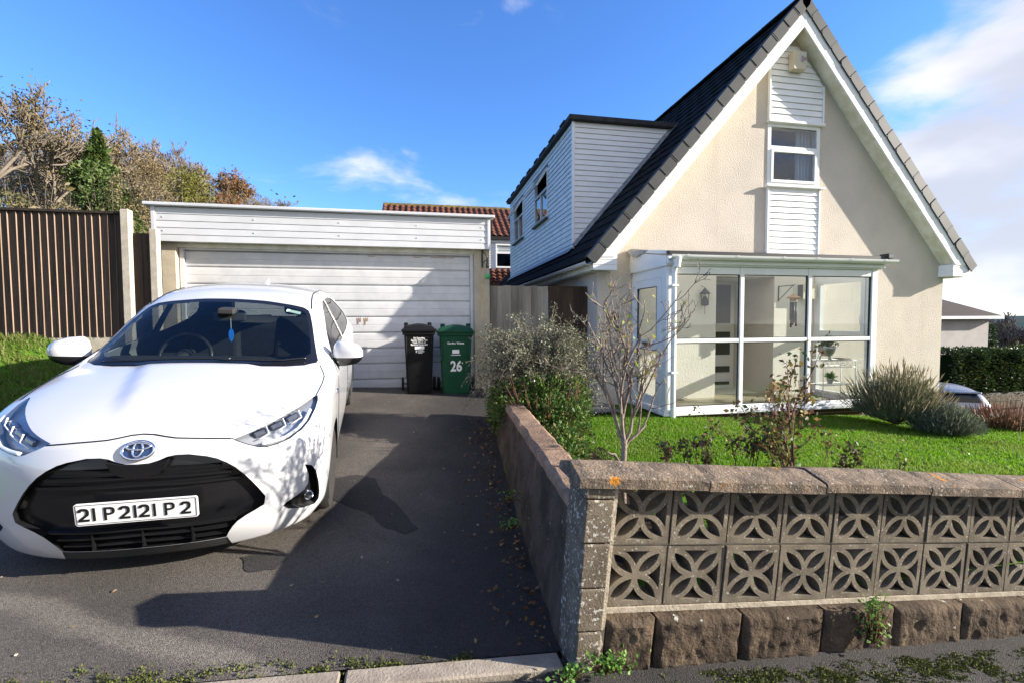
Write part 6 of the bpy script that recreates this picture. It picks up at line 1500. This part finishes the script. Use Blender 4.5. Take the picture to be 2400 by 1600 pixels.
# pale seed heads at the very edge
r6 = np.random.default_rng(50); hy = thing('pale_flower_heads', 'low plant with pale dead flower heads at the lawn edge', 'plant'); tb = Tubes(3); P_ = []
for j in range(16):
    q = np.array([7.15+r6.uniform(-.2,.35),4.05+r6.uniform(-.2,.2),-.40]); e = q+[r6.normal(0,.05),r6.normal(0,.05),r6.uniform(.25,.55)]; tb.add([q,(q+e)/2,e],[.004,.003,.002]); P_ += list(e+r6.normal(0,.02,(14,3)))
tb.build('stems', M['twig'], hy); P_ = np.array(P_); V_, F_ = leaves_mesh(P_, r6.normal(0,1,P_.shape), r6.uniform(.015,.03,len(P_)), .8, .3, r6); soup('flower_heads', V_, F_, leafmat('dead_flower', [(.40,.32,.28),(.25,.16,.12)], trans=.3), hy)
# soil bed under the bushes
sb = MB().grid(24, 30, lambda u, v: ((lambda x, y: (x, y, zlawn(x, y)+.015+.03*mnoise.noise(Vector((x*6,y*6,1)))))(xwall(2.2+v*4.4)+.25+u*(.75+.25*math.sin(v*5)), 2.2+v*4.4)))
tag(sb.build('flower_bed', M['soil'], smooth=True), kind='structure')
# weeds at the foot of the walls
WL = leafmat('weed_leaf', [(.09,.20,.03),(.14,.28,.05),(.20,.33,.08)], trans=.35)
def weed(px, py, n, s, h, label, Yp=None, seed=0):
    r7 = np.random.default_rng(seed+70); q = at(px, py, Yp); t = thing('wall_weed', label, 'weed', (q.x, q.y, q.z))
    P_ = r7.normal(0, 1, (n,3))*[s, s*.4, 0]+[0,0,.0]; P_[:,2] = r7.uniform(0, h, n); tb = Tubes(3)
    for p_ in P_[::3]: tb.add([(p_[0]*.3,p_[1]*.3,-.01),(p_[0]*.7,p_[1]*.7,p_[2]*.6),tuple(p_)],[.0025,.002,.0015])
    tb.build('stems', M['twig_red'], t); V_, F_ = leaves_mesh(P_, r7.normal(0,1,(n,3))*[1,1,.4]+[0,-.2,.3], r7.uniform(.010,.026,n), .75, .3, r7); soup('leaves', V_, F_, WL, t)
weed(1430,1566,240,.055,.05,'bright green weed clump at the foot of the wall beside the pier',1.74,1)
weed(1335,1588,120,.035,.04,'small green weed at the very foot of the pier',1.72,2)
weed(2045,1500,260,.035,.22,'tall green weed growing up the base stones of the front wall',1.80,3)
weed(1165,1558,90,.06,.03,'flat weed rosette on the drive beside the edging stone',1.98,4)
weed(1200,1235,90,.05,.06,'dark weed growing at the foot of the side wall',2.95,5)
weed(1195,1170,60,.04,.07,'upper dark weed at the foot of the side wall',3.2,6)
# fallen leaves, moss
r8 = np.random.default_rng(90); n = 420; yy = r8.uniform(2.0,5.6,n); xx_ = np.array([xwall(y) for y in yy])-.02-np.abs(r8.normal(0,.16,n)); zz = np.array([zdrive(a,b)+.012 for a,b in zip(xx_,yy)])
V_, F_ = leaves_mesh(np.column_stack([xx_,yy,zz]), np.column_stack([r8.normal(0,1,(n,2)),r8.normal(0,.15,n)]), r8.uniform(.015,.04,n), .6, .25, r8)
tag(soup('fallen_leaves', V_, F_, leafmat('fallen_leaf', [(.13,.05,.025),(.20,.10,.04),(.09,.04,.02),(.30,.20,.06)], trans=.1)), 'brown fallen leaves gathered along the side wall', 'leaves', kind='stuff')
n = 60; xx_ = r8.uniform(-2.6,.4,n); yy = r8.uniform(2.0,7.0,n); zz = np.array([zdrive(a,b)+.006 for a,b in zip(xx_,yy)])
V_, F_ = leaves_mesh(np.column_stack([xx_,yy,zz]), np.column_stack([r8.normal(0,1,(n,2)),r8.normal(0,.08,n)]), r8.uniform(.012,.03,n), .7, .3, r8); tag(soup('scattered_leaves', V_, F_, leafmat('pale_fallen_leaf', [(.30,.20,.10),(.42,.36,.26),(.16,.08,.04)])), 'single pale leaves scattered over the asphalt drive', 'leaves', kind='stuff')
n = 90; xx_ = r8.uniform(1.6,7.5,n); yy = r8.uniform(3.6,5.7,n); zz = np.array([zlawn(a,b)+.03 for a,b in zip(xx_,yy)])
V_, F_ = leaves_mesh(np.column_stack([xx_,yy,zz]), np.column_stack([r8.normal(0,1,(n,2)),r8.normal(0,.2,n)]), r8.uniform(.02,.045,n), .65, .3, r8); tag(soup('lawn_leaves', V_, F_, leafmat('lawn_leaf', [(.28,.18,.07),(.20,.10,.04),(.45,.42,.36)])), 'a few brown leaves and daisies dropped on the lawn', 'leaves', kind='stuff')
MO = leafmat('moss', [(.05,.065,.012),(.08,.10,.018),(.13,.14,.025),(.045,.04,.02)], trans=.1, rough=.9)
def moss(spots, zf, label, seed, s=(.005,.012)):
    r9 = np.random.default_rng(seed); P_ = np.column_stack([spots, [zf(x, y) for x, y in spots]]); V_, F_ = leaves_mesh(P_, r9.normal(0,.7,P_.shape)+[0,0,.6], r9.uniform(*s, len(P_)), .9, .3, r9); tag(soup('moss', V_, F_, MO), label, 'moss', kind='stuff')
def mspots(n, x0, x1, yc, w, seed, thr=.05, f=5.0):
    r9 = np.random.default_rng(seed); o_ = []
    while len(o_) < n:
        x = r9.uniform(x0, x1); y = yc+r9.normal(0, w)
        if mnoise.noise(Vector((x*f, y*f*1.6, seed)))+.5*mnoise.noise(Vector((x*f*4, y*f*4, seed))) > thr+r9.normal(0,.16) and y < yc+.10: o_.append((x, y))
    return np.array(o_)
moss(mspots(11000,1.0,3.6,1.68,.08,3,.08), lambda x, y: zpave(x, y), 'moss and grit along the foot of the front wall', 3)
moss(mspots(3600,-2.6,.2,1.93,.03,4,.12,9), lambda x, y: max(zdrive(x, max(y, 1.96)), zpave(x, y)), 'moss in the joint between drive and edging', 4)
# ---------------------------------------------------------------- neighbouring houses
M['pantile'] = pbr('brown_pantile', (.15,.060,.040), (.085,.040,.03), scale=5, rough=.9, spec=.1, vary=.2, spots=(9,.66,(.16,.15,.06),.1))
nh = thing('rear_house', 'house behind the garage with brown pantiled roof and white boarding', 'house')
NX0, NX1, NY = -1.6, 9.0, 19.0
MB().box(NX0+.3,NX1,NY+1.0,NY+9,-1,4.4).build('wall', M['render'], nh)
MB().add([(NX0,NY-.05,4.57),(NX1,NY-.05,4.57),(NX1,NY+2.5,6.28),(NX0,NY+2.5,6.28),(NX0,NY+5,4.57),(NX1,NY+5,4.57)], [(0,1,2,3),(3,2,5,4)]).build('roof_deck', M['felt'], nh)
def pantile():
    m = MB(); n = 8
    for v in (0, 1):
        for i in range(n+1): x = .25*i/n; m.v.append((x, .40*v, .028*math.cos(2*math.pi*(x/.25-.25))+(.03 if v == 0 else .0)))
    for i in range(n): m.f.append((i, i+1, n+2+i, n+1+i))
    for i in range(n+1): m.v.append((m.v[i][0], 0, m.v[i][2]-.02))
    for i in range(n): m.f.append((i, 2*(n+1)+i, 2*(n+1)+i+1, i+1))
    return m.mesh('pantile', M['pantile'], smooth='auto')
pm = pantile(); sa_ = math.atan2(1.71, 2.55); cn, snn = math.cos(sa_), math.sin(sa_)
zr_ = lambda s: (NY-.12+s*cn, 4.55+s*snn)
for c_ in range(9):
    for i in range(34):
        x = NX0+.25*i
        if x > 6.0: continue
        if (c_ < 6 and x < 2.2): continue
        y, z = zr_(.34*c_); put('pantile', pm, nh, (x, y, z+.02), (sa_, 0, 0))
m = MB()
for i in range(26): m.tube([(NX0+.42*i,NY+2.5,6.24),(NX0+.42*i+.43,NY+2.5,6.245)], .13, 10)
m.build('ridge_tiles', pbr('mossy_ridge', (.10,.07,.04), (.20,.17,.04), scale=6, rough=.95), nh); tag([o for o in nh.children if o.name.startswith('ridge_tiles')][0], kind='stuff')
MB().box(NX0,NX1,NY-.16,NY-.06,4.42,4.54).build('gutter', M['frame_dark'], nh); MB().box(NX0,NX1,NY-.05,NY+.02,4.30,4.50).build('fascia', M['upvc'], nh)
for i in range(11): z = 3.16+.105*i; board_y(2.5, 6.5, z, z+.10, NY+.0, NY+.016, .03).build('cladding_board', M['upvc_board'], nh)
nw = bars([(3.04,3.09,3.28,4.26),(4.40,4.45,3.28,4.26),(3.09,4.40,3.28,3.34),(3.09,4.40,4.20,4.26),(3.09,4.40,3.86,3.92)], NY-.05, NY+.03, 'window', M['upvc'], nh)
MB().box(3.09,4.40,NY-.02,NY-.01,3.34,3.86).build('pane', M['glass_dark'], nw); MB().box(3.09,4.40,NY-.02,NY-.01,3.92,4.20).build('pane', M['glass'], nw)
for c_ in range(6):
    for i in range(10):
        x = 2.3+.25*i; put('pantile', pm, nh, (x, NY-.95+.33*c_*cn*.5, 2.35+.34*c_*.42), (sa_*.9, 0, 0))
MB().box(2.3,6.5,NY-1.0,NY-.02,-.5,2.38).build('lower_wall', M['render'], nh)
bg = thing('far_bungalow', 'pale bungalow with dark hipped roof beyond the hedge', 'bungalow')
BX, BY = 31.35, 20.4
MB().box(25.0,BX,BY,BY+8,-3.5,1.12).build('wall', pbr('pale_render', (.45,.42,.39), (.38,.355,.33), scale=1.2, rough=.95), bg)
V_ = [(24.6,BY-.4,1.25),(BX+.4,BY-.4,1.25),(BX+.4,BY+8.4,1.25),(24.6,BY+8.4,1.25),(27.6,BY+4.0,3.55),(27.9,BY+4.0,3.55)]
MB().add(V_, [(0,1,5,4),(1,2,5),(2,3,4,5),(3,0,4)]).build('roof', pbr('brown_flat_tile', (.034,.021,.018), (.025,.016,.014), scale=2, rough=.9), bg)
MB().box(24.6,BX+.4,BY-.46,BY-.38,1.08,1.24).build('gutter', M['upvc'], bg); MB().box(BX+.38,BX+.46,BY-.4,BY+8.4,1.08,1.24).build('gutter', M['upvc'], bg)
# ---------------------------------------------------------------- right-hand street
def zside(x, y): return -1.24-.02*(x-12.5)-.27*max(0, min(x, 24)-13.5)-.05*max(0, x-24)
s_ = MB().grid(40, 20, lambda u, v: (12.6+u*40, 2+v*38, zside(12.6+u*40, 2+v*38)))
tag(s_.build('side_street', M['pave_asphalt'], smooth=True), kind='structure')
hw_ = thing('hedge_wall', 'low grey screen-block wall under the tall hedge', 'wall'); n = 26
m = MB(); m.box(21.8,34,15.25,15.45,-4.2,-2.05); m.build('wall_body', pbr('grey_blockwork', (.17,.16,.14), (.11,.10,.09), scale=3, rough=.95), hw_)
sb_ = MB().prism([(-.14,-.14),(.14,-.14),(.14,.14),(-.14,.14)], 'y', 0, .06, [[(-.09,-.03),(-.03,-.09),(-.03,-.03)],[(.03,.03),(.09,.03),(.03,.09)]]).mesh('screen_block', M['block'])
for i in range(24):
    for j in range(2): put('screen_block', sb_, hw_, (22.2+.3*i, 15.18, -2.25-.3*j))
r10 = np.random.default_rng(61)
def hedge(name, label, x0, x1, y0, y1, z0, z1, n, cols, seed):
    t = thing(name, label, 'hedge'); rr_ = np.random.default_rng(seed)
    m = MB(); m.box(x0+.25,x1-.25,y0+.25,y1-.2,z0,z1-.25); m.build('hedge_core', pbr(name+'_core', (.008,.014,.005), rough=.95, spec=0), t)
    P_ = []; D_ = []
    for k in range(n):
        f = rr_.uniform()
        if f < .66: p_ = (rr_.uniform(x0,x1), y0+.18*mnoise.noise(Vector((k*.37,0,0)))+rr_.uniform(0,.28), rr_.uniform(z0,z1)); d_ = (0,-1,.35)
        else: p_ = (rr_.uniform(x0,x1), rr_.uniform(y0,y1), z1+.12*mnoise.noise(Vector((k*.11,1,0)))-rr_.uniform(0,.25)); d_ = (0,-.2,1)
        P_.append(p_); D_.append(d_)
    P_ = np.array(P_); lump = np.array([.16*mnoise.noise(Vector((p[0]*1.1, p[2]*1.4, 3))) for p in P_]); P_[:,1] += lump; P_[:,2] += lump*.5
    V_, F_ = leaves_mesh(P_, np.array(D_)+rr_.normal(0,.55,(n,3)), rr_.uniform(.07,.16,n), .5, .2, rr_); soup('leaves', V_, F_, leafmat(name+'_leaf', cols, trans=.2), t); return t
hedge('tall_hedge', 'tall dark clipped hedge above the low grey wall', 21.9, 36, 15.3, 16.6, -2.2, -.22, 26000, [(.014,.030,.009),(.024,.046,.012),(.042,.07,.017),(.075,.09,.024)], 7)
# ---------------------------------------------------------------- silver estate car behind the heather
sc_ = thing('silver_car', 'silver hatchback with sloping rear window parked down the side street', 'car', (18.35,13.6,-2.66), (0,0,rad(-30)))
M['silver'] = pbr('silver_paint', (.25,.275,.33), rough=.35, metal=.6, coat=.4)
R_ = body(60, 4); n_, m_, _q = R_.shape; V_ = R_.reshape(-1,3)*[1,1,1]; F_ = [(i*m_+j,(i+1)*m_+j,(i+1)*m_+(j+1) % m_,i*m_+(j+1) % m_) for i in range(n_-1) for j in range(m_)]
V_ = V_-[0,1.97,0]; V_[:,1] *= -1; V_[:,1] *= -1
o = soup('body', V_, F_, M['silver'], sc_, smooth=True); o.rotation_euler = (0,0,rad(180))
def skin(x, z):   # rear of the silver car
    best = None
    i = np.argmin((np.abs(V_[:,0]-x)+np.abs(V_[:,2]-z)) + np.where(V_[:,1] > .8, 0, 9)); return -V_[i,1]
for nm, pts, mt in (('rear_window', [(-.52,1.04),(.52,1.04),(.44,1.31),(-.44,1.31)], M['glass_dark']),):
    m = MB(); nx, nz = 12, 6
    def g_(u, v, pts=pts):
        x0_, x1_ = pts[0][0]+(pts[3][0]-pts[0][0])*v, pts[1][0]+(pts[2][0]-pts[1][0])*v; x = x0_+(x1_-x0_)*u; z = pts[0][1]+(pts[2][1]-pts[0][1])*v; return (x, skin(x, z)-.018, z)
    m.grid(nx, nz, g_); m.build(nm, mt, sc_, smooth=True)
for s in (-1, 1):
    MB().box(s*.62-.10,s*.62+.10,-1.97,-1.80,.74,.92).build('tail_light', pbr('tail_red', (.42,.03,.02), rough=.2), sc_, bevel=.02, seg=2)
    for y in (-1.35,1.2): 
        w = MB(); w.lathe([(.18,-.09),(.28,-.09),(.30,-.05),(.30,.05),(.28,.09),(.18,.09)], 24, 'x', (s*.78,y,.3)); w.build('wheel', M['tyre'], sc_, smooth='auto')
    MB().box(s*.845-.012,s*.845+.012,-1.0,.75,.98,1.22).build('side_window', M['glass_dark'], sc_, bevel=.01)
MB().box(-.56,.56,-1.80,-1.52,1.30,1.36).build('rear_spoiler', M['silver'], sc_, bevel=.02)
MB().box(-.26,.26,-2.03,-1.99,.56,.67).build('number_plate', pbr('yellow_plate', (.70,.50,.03), rough=.4), sc_)
MB().box(-.75,.75,-2.02,-1.82,.36,.60).build('bumper', M['silver'], sc_, bevel=.05, seg=2)
# ---------------------------------------------------------------- trees
M['bark_pale'] = pbr('pale_bark', (.24,.195,.145), (.165,.135,.10), scale=3, rough=.95)
M['bark_grey'] = pbr('grey_bark', (.20,.165,.13), (.135,.11,.09), scale=3, rough=.95)
def bare_tree(name, label, loc, H, seed, mat, spread=.5, depth=5, group=None, leaves=None, nleaf=0, lsize=(.1,.2), r0=None, kids=(2,4), lean=(0,0), L0=.36, minr=.018):
    rr_ = np.random.default_rng(seed); t = thing(name, label, 'tree', loc, group=group); tb = Tubes(3); tips = []
    r0 = r0 or H*.020
    tr = [np.array((0,0,-1.0)), np.array((lean[0]*.1,lean[1]*.1,H*.12)), np.array((lean[0]*.3,lean[1]*.3,H*.28))]
    tt = Tubes(7); tt.add(tr, [r0*1.2, r0, r0*.85]); tt.build('trunk', mat, t)
    for k in range(5):
        a = 2*math.pi*k/5+rr_.uniform(0,.9)
        grow(tb, tr[-1]*rr_.uniform(.8,1.0), (math.cos(a)*spread+lean[0]*.2, math.sin(a)*spread+lean[1]*.2, 1), H*L0*rr_.uniform(.8,1.1), r0*.55, depth, rr_, .55, .28, kids, tips, .16, .66, 4, .3, minr, .62)
    tb.build('crown', mat, t)
    if leaves:
        P_ = np.array([q[0] for q in tips if q[2] <= 2]); k = max(1, nleaf//len(P_)); P_ = np.repeat(P_, k, 0)+rr_.normal(0, H*.03, (len(P_)*k, 3))
        V_, F_ = leaves_mesh(P_, rr_.normal(0,1,P_.shape), rr_.uniform(*lsize, len(P_)), .7, .3, rr_); soup('leaves', V_, F_, leaves, t)
    return t
def hz(x, y): return zground(x, y)
def leafy(name, label, loc, rad3, n, cols, seed, H=None, size=(.18,.36), group=None, lobes=6, cat='tree'):
    rr_ = np.random.default_rng(seed); t = thing(name, label, cat, loc, group=group); rad3 = np.array(rad3)
    tt = Tubes(6); tt.add([(0,0,-1),(0,0,rad3[2]*.5),(0.1,0,rad3[2]*1.2)], [.16,.13,.05]); tt.build('trunk', M['bark_grey'], t)
    Ps, Ds = [], []
    for k in range(lobes):
        c_ = rr_.normal(0,.36,3)*rad3+[0,0,rad3[2]*1.0]; p_, d_ = clump(n//lobes, c_, rad3*rr_.uniform(.42,.68), rr_, .5, seed=seed+k, cutoff=-.12, freq=2.4); Ps.append(p_); Ds.append(d_)
    P_ = np.concatenate(Ps); D_ = np.concatenate(Ds)+rr_.normal(0,.6,P_.shape)
    V_, F_ = leaves_mesh(P_, D_, rr_.uniform(*size, len(P_)), .6, .3, rr_); soup('crown', V_, F_, leafmat(name+'_leaf_%d' % seed, cols, trans=.25), t)
    if cat == 'bush':
        tw = Tubes(3)
        for k in range(45):
            b0 = np.array([rr_.normal(0,.4)*rad3[0], rr_.normal(0,.4)*rad3[1], rad3[2]*rr_.uniform(0,1.0)]); e0 = b0+[rr_.normal(0,.35), rr_.normal(0,.35), rad3[2]*rr_.uniform(.6,1.35)]; m0 = (b0+e0)/2+rr_.normal(0,.12,3)
            tw.add([b0, m0, e0], [.018,.012,.006])
        tw.build('twigs', M['bark_grey'], t)
    return t
GT = 'trees on the hillside behind the fence'
def tpos(px, Y): q = at(px, 500, Y); return q.x
def place(px, py_top, Y):         # where a tree stands and how tall it is so that its top shows at that pixel
    q = at(px, py_top, Y); zb_ = hz(q.x, Y); return (q.x, Y, zb_), q.z-zb_
BR1 = [(.20,.14,.05),(.26,.17,.06),(.14,.11,.04)]
TL = leafmat('thin_autumn_leaf', [(.16,.13,.05),(.20,.15,.05),(.12,.11,.04)], trans=.3)
OL = leafmat('orange_autumn_leaf', [(.22,.11,.04),(.27,.145,.055),(.17,.10,.045)], trans=.3)
for k, (px, top, Y, lab, kw) in enumerate((
    (-60,150,30,'big bare tree at the left edge leaning over the fence',dict(leaves=leafmat('brown_oak_leaf',[(.15,.11,.03),(.10,.09,.025),(.19,.12,.035)],trans=.3), nleaf=2600, lsize=(.10,.2))),
    (110,255,33,'pale bare tree left of the ivy-clad tree',dict(leaves=TL, nleaf=1200)),
    (195,305,36,'slim pale bare tree just behind the ivy-clad tree',dict()),
    (300,300,38,'tall bare tree right of the ivy-clad tree',dict(lean=(.5,0))),
    (395,345,41,'rounded bare tree above the yellow-green bush',dict()),
    (455,365,44,'smaller bare tree nearest the orange tree',dict()),
    (545,400,47,'orange-brown autumn tree above the garage roof',dict(leaves=OL, nleaf=3600, lsize=(.10,.22))),
    (600,470,52,'low bare tree just showing over the garage roof edge',dict()),
    (645,472,56,'last low bare tree over the garage roof',dict()))):
    loc, H = place(px, top, Y); bare_tree('hillside_tree', lab, loc, H*1.02, 100+k, M['bark_pale'] if k % 2 else M['bark_grey'], group=GT, **kw)
loc, H = place(228,325,31); r11 = np.random.default_rng(77); t = thing('ivy_clad_tree', 'dark green ivy-clad pointed tree standing on the hillside', 'tree', loc, group=GT)
tt = Tubes(6); tt.add([(0,0,-1),(0,0,H*.5),(0,0,H*.95)], [.3,.22,.05]); tt.build('trunk', M['bark_grey'], t); Ps, Ds = [], []
for k in range(16):
    f = k/15; z = H*(.25+.72*f); wd = (1.35*(1-f)**.6+.16)*r11.uniform(.55,1.2); c_ = np.array([r11.normal(0,.50*(1-f)+.05), r11.normal(0,.4*(1-f)), z]); p_, d_ = clump(900 if f < .8 else 400, c_, np.array([wd*.85,wd*.85,.75]), r11, .5, seed=k*3.3, cutoff=-.1, freq=2.5); Ps.append(p_); Ds.append(d_)
P_ = np.concatenate(Ps); D_ = np.concatenate(Ds)+r11.normal(0,.6,P_.shape); V_, F_ = leaves_mesh(P_, D_, r11.uniform(.14,.28,len(P_)), .7, .3, r11); soup('ivy', V_, F_, leafmat('ivy_leaf', [(.035,.065,.018),(.06,.105,.025),(.095,.15,.035),(.15,.17,.05)], trans=.25), t)
for k, (px, top, Y, rx, lab, cols) in enumerate((
    (15,430,27,1.9,'olive green scrub bush at the left edge above the fence',[(.11,.115,.045),(.15,.15,.05),(.20,.16,.07)]),
    (130,425,28,1.7,'tawny scrub bush below the pale bare tree',[(.19,.155,.085),(.24,.20,.11),(.15,.14,.07)]),
    (255,420,29,1.4,'bright green scrub at the foot of the ivy-clad tree',[(.06,.10,.025),(.09,.15,.035),(.13,.15,.045)]),
    (325,430,30,1.6,'brown scrub bush behind the fence post',[(.18,.14,.075),(.23,.18,.10),(.14,.12,.06)]),
    (420,425,33,1.9,'yellow-green bush above the garage corner',[(.15,.15,.03),(.20,.19,.035),(.12,.12,.04)]),
    (350,390,36,1.7,'tawny bush behind the yellow-green bush',[(.20,.155,.085),(.25,.19,.10)]),
    (520,455,38,1.7,'rust coloured bush beneath the orange tree',[(.20,.09,.03),(.25,.12,.04),(.15,.09,.035)]),
    (60,375,35,2.2,'thin brown thicket behind the scrub at the left',[(.22,.18,.115),(.18,.155,.09)]),
    (180,395,37,2.2,'thin grey-brown thicket behind the ivy-clad tree',[(.23,.19,.13),(.19,.155,.10)]))):
    loc, H = place(px, top, Y); leafy('hillside_bush', lab, (loc[0], loc[1], loc[2]+max(0, H-4.4)), (rx, rx, min(H, 4.4)/1.9), 6500, cols, 200+k, size=(.07,.16), group='scrub on the hillside behind the fence', cat='bush')
for k, (px, top, Y, rx, lab) in enumerate(((-20,345,40,2.6,'hazy thicket at the far left edge of the hillside'),(70,335,42,2.6,'hazy thicket under the big left tree'),(150,345,43,2.4,'hazy thicket left of the ivy-clad tree on the slope'),(215,350,45,2.4,'hazy thicket directly behind the ivy-clad tree top'),(285,352,46,2.6,'hazy thicket right of the ivy-clad tree on the slope'),(350,372,48,2.6,'hazy thicket between the tall and the rounded bare tree'),(415,395,50,2.6,'hazy thicket behind the rounded bare tree'),(480,418,52,2.6,'hazy thicket left of the orange tree'),(560,445,56,2.6,'hazy thicket right of the orange tree'),(620,470,60,2.4,'last hazy thicket low over the garage roof'))):
    loc, H = place(px, top, Y); rr_ = np.random.default_rng(400+k); t = thing('hillside_thicket', lab, 'thicket', loc, group='bare thickets along the hillside crest'); H = max(H, 3.0); tw = Tubes(3)
    tw.add([(0,0,-1),(0,0,H*.4),(.2,0,H*.7)], [.12,.09,.05]); tw.build('stem', M['bark_grey'], t)
    n = 5200; P_, D_ = clump(n, np.array([0,0,H*.62]), np.array([rx,rx*.8,H*.40]), rr_, .2, seed=k*2.1, cutoff=-.35, freq=2.2); P_[:,2] = np.maximum(P_[:,2], -.5)
    V_, F_ = leaves_mesh(P_, D_*.5+rr_.normal(0,.5,P_.shape)+[0,0,.7], rr_.uniform(.25,.7,n), .055, .1, rr_); soup('crown', V_, F_, leafmat('thicket_twig_%d' % k, [(.20,.165,.12),(.26,.21,.15),(.15,.13,.085),(.22,.17,.10)], trans=.15), t)
hz_n = 26000; r12 = np.random.default_rng(15); P_ = []
while len(P_) < hz_n:
    x = r12.uniform(-34,4); y = r12.uniform(24,58)
    P_.append((x, y, hz(x, y)+abs(r12.normal(0,1.5))+1.2*mnoise.noise(Vector((x*.35,y*.35,0)))))
P_ = np.array(P_); V_, F_ = leaves_mesh(P_, r12.normal(0,1,P_.shape), r12.uniform(.2,.5,len(P_)), .5, .3, r12); tag(soup('undergrowth', V_, F_, leafmat('undergrowth_leaf', [(.11,.09,.04),(.15,.12,.05),(.08,.09,.03),(.18,.14,.07)])), 'tangled brown undergrowth covering the wooded hillside', 'undergrowth', kind='stuff')
# trees beyond the hedge on the right
for k, (px, top, Y, lab) in enumerate(((2365,738,30,'bare round tree beyond the tall hedge'),(2335,765,36,'small bare tree between the bungalow and the round tree'))):
    q = at(px, top, Y); zb_ = -4.6; bare_tree('distant_tree', lab, (q.x, Y, zb_), q.z-zb_, 300+k, M['bark_grey'], spread=.75, depth=5, group='bare trees beyond the hedge', L0=.34, minr=.03, kids=(3,4))
q = at(2322,760,24.5); leafy('conifer_shrub', 'dark evergreen shrub at the corner of the far bungalow', (q.x, q.y, -3.2), (.5,.5,1.9), 2500, [(.02,.04,.012),(.035,.06,.018)], 320, size=(.1,.2), lobes=4)
# far hills
m = MB(); n = 80
for i in range(n+1):
    a = rad(-60+170*i/n); r_ = 1500; h_ = 2+9*(.5+.5*mnoise.noise(Vector((i*.13,0,0)))); 
    for rr_, z in ((1100,-26),(1300,h_*.6),(1500,h_),(2400,-26)): m.v.append((rr_*math.sin(a), rr_*math.cos(a), z))
for i in range(n):
    for q_ in range(3): m.f.append((i*4+q_, (i+1)*4+q_, (i+1)*4+q_+1, i*4+q_+1))
tag(m.build('hills', pbr('far_hill', (.075,.10,.10), (.06,.085,.08), scale=.01, rough=1, spec=0), smooth=True), kind='structure')
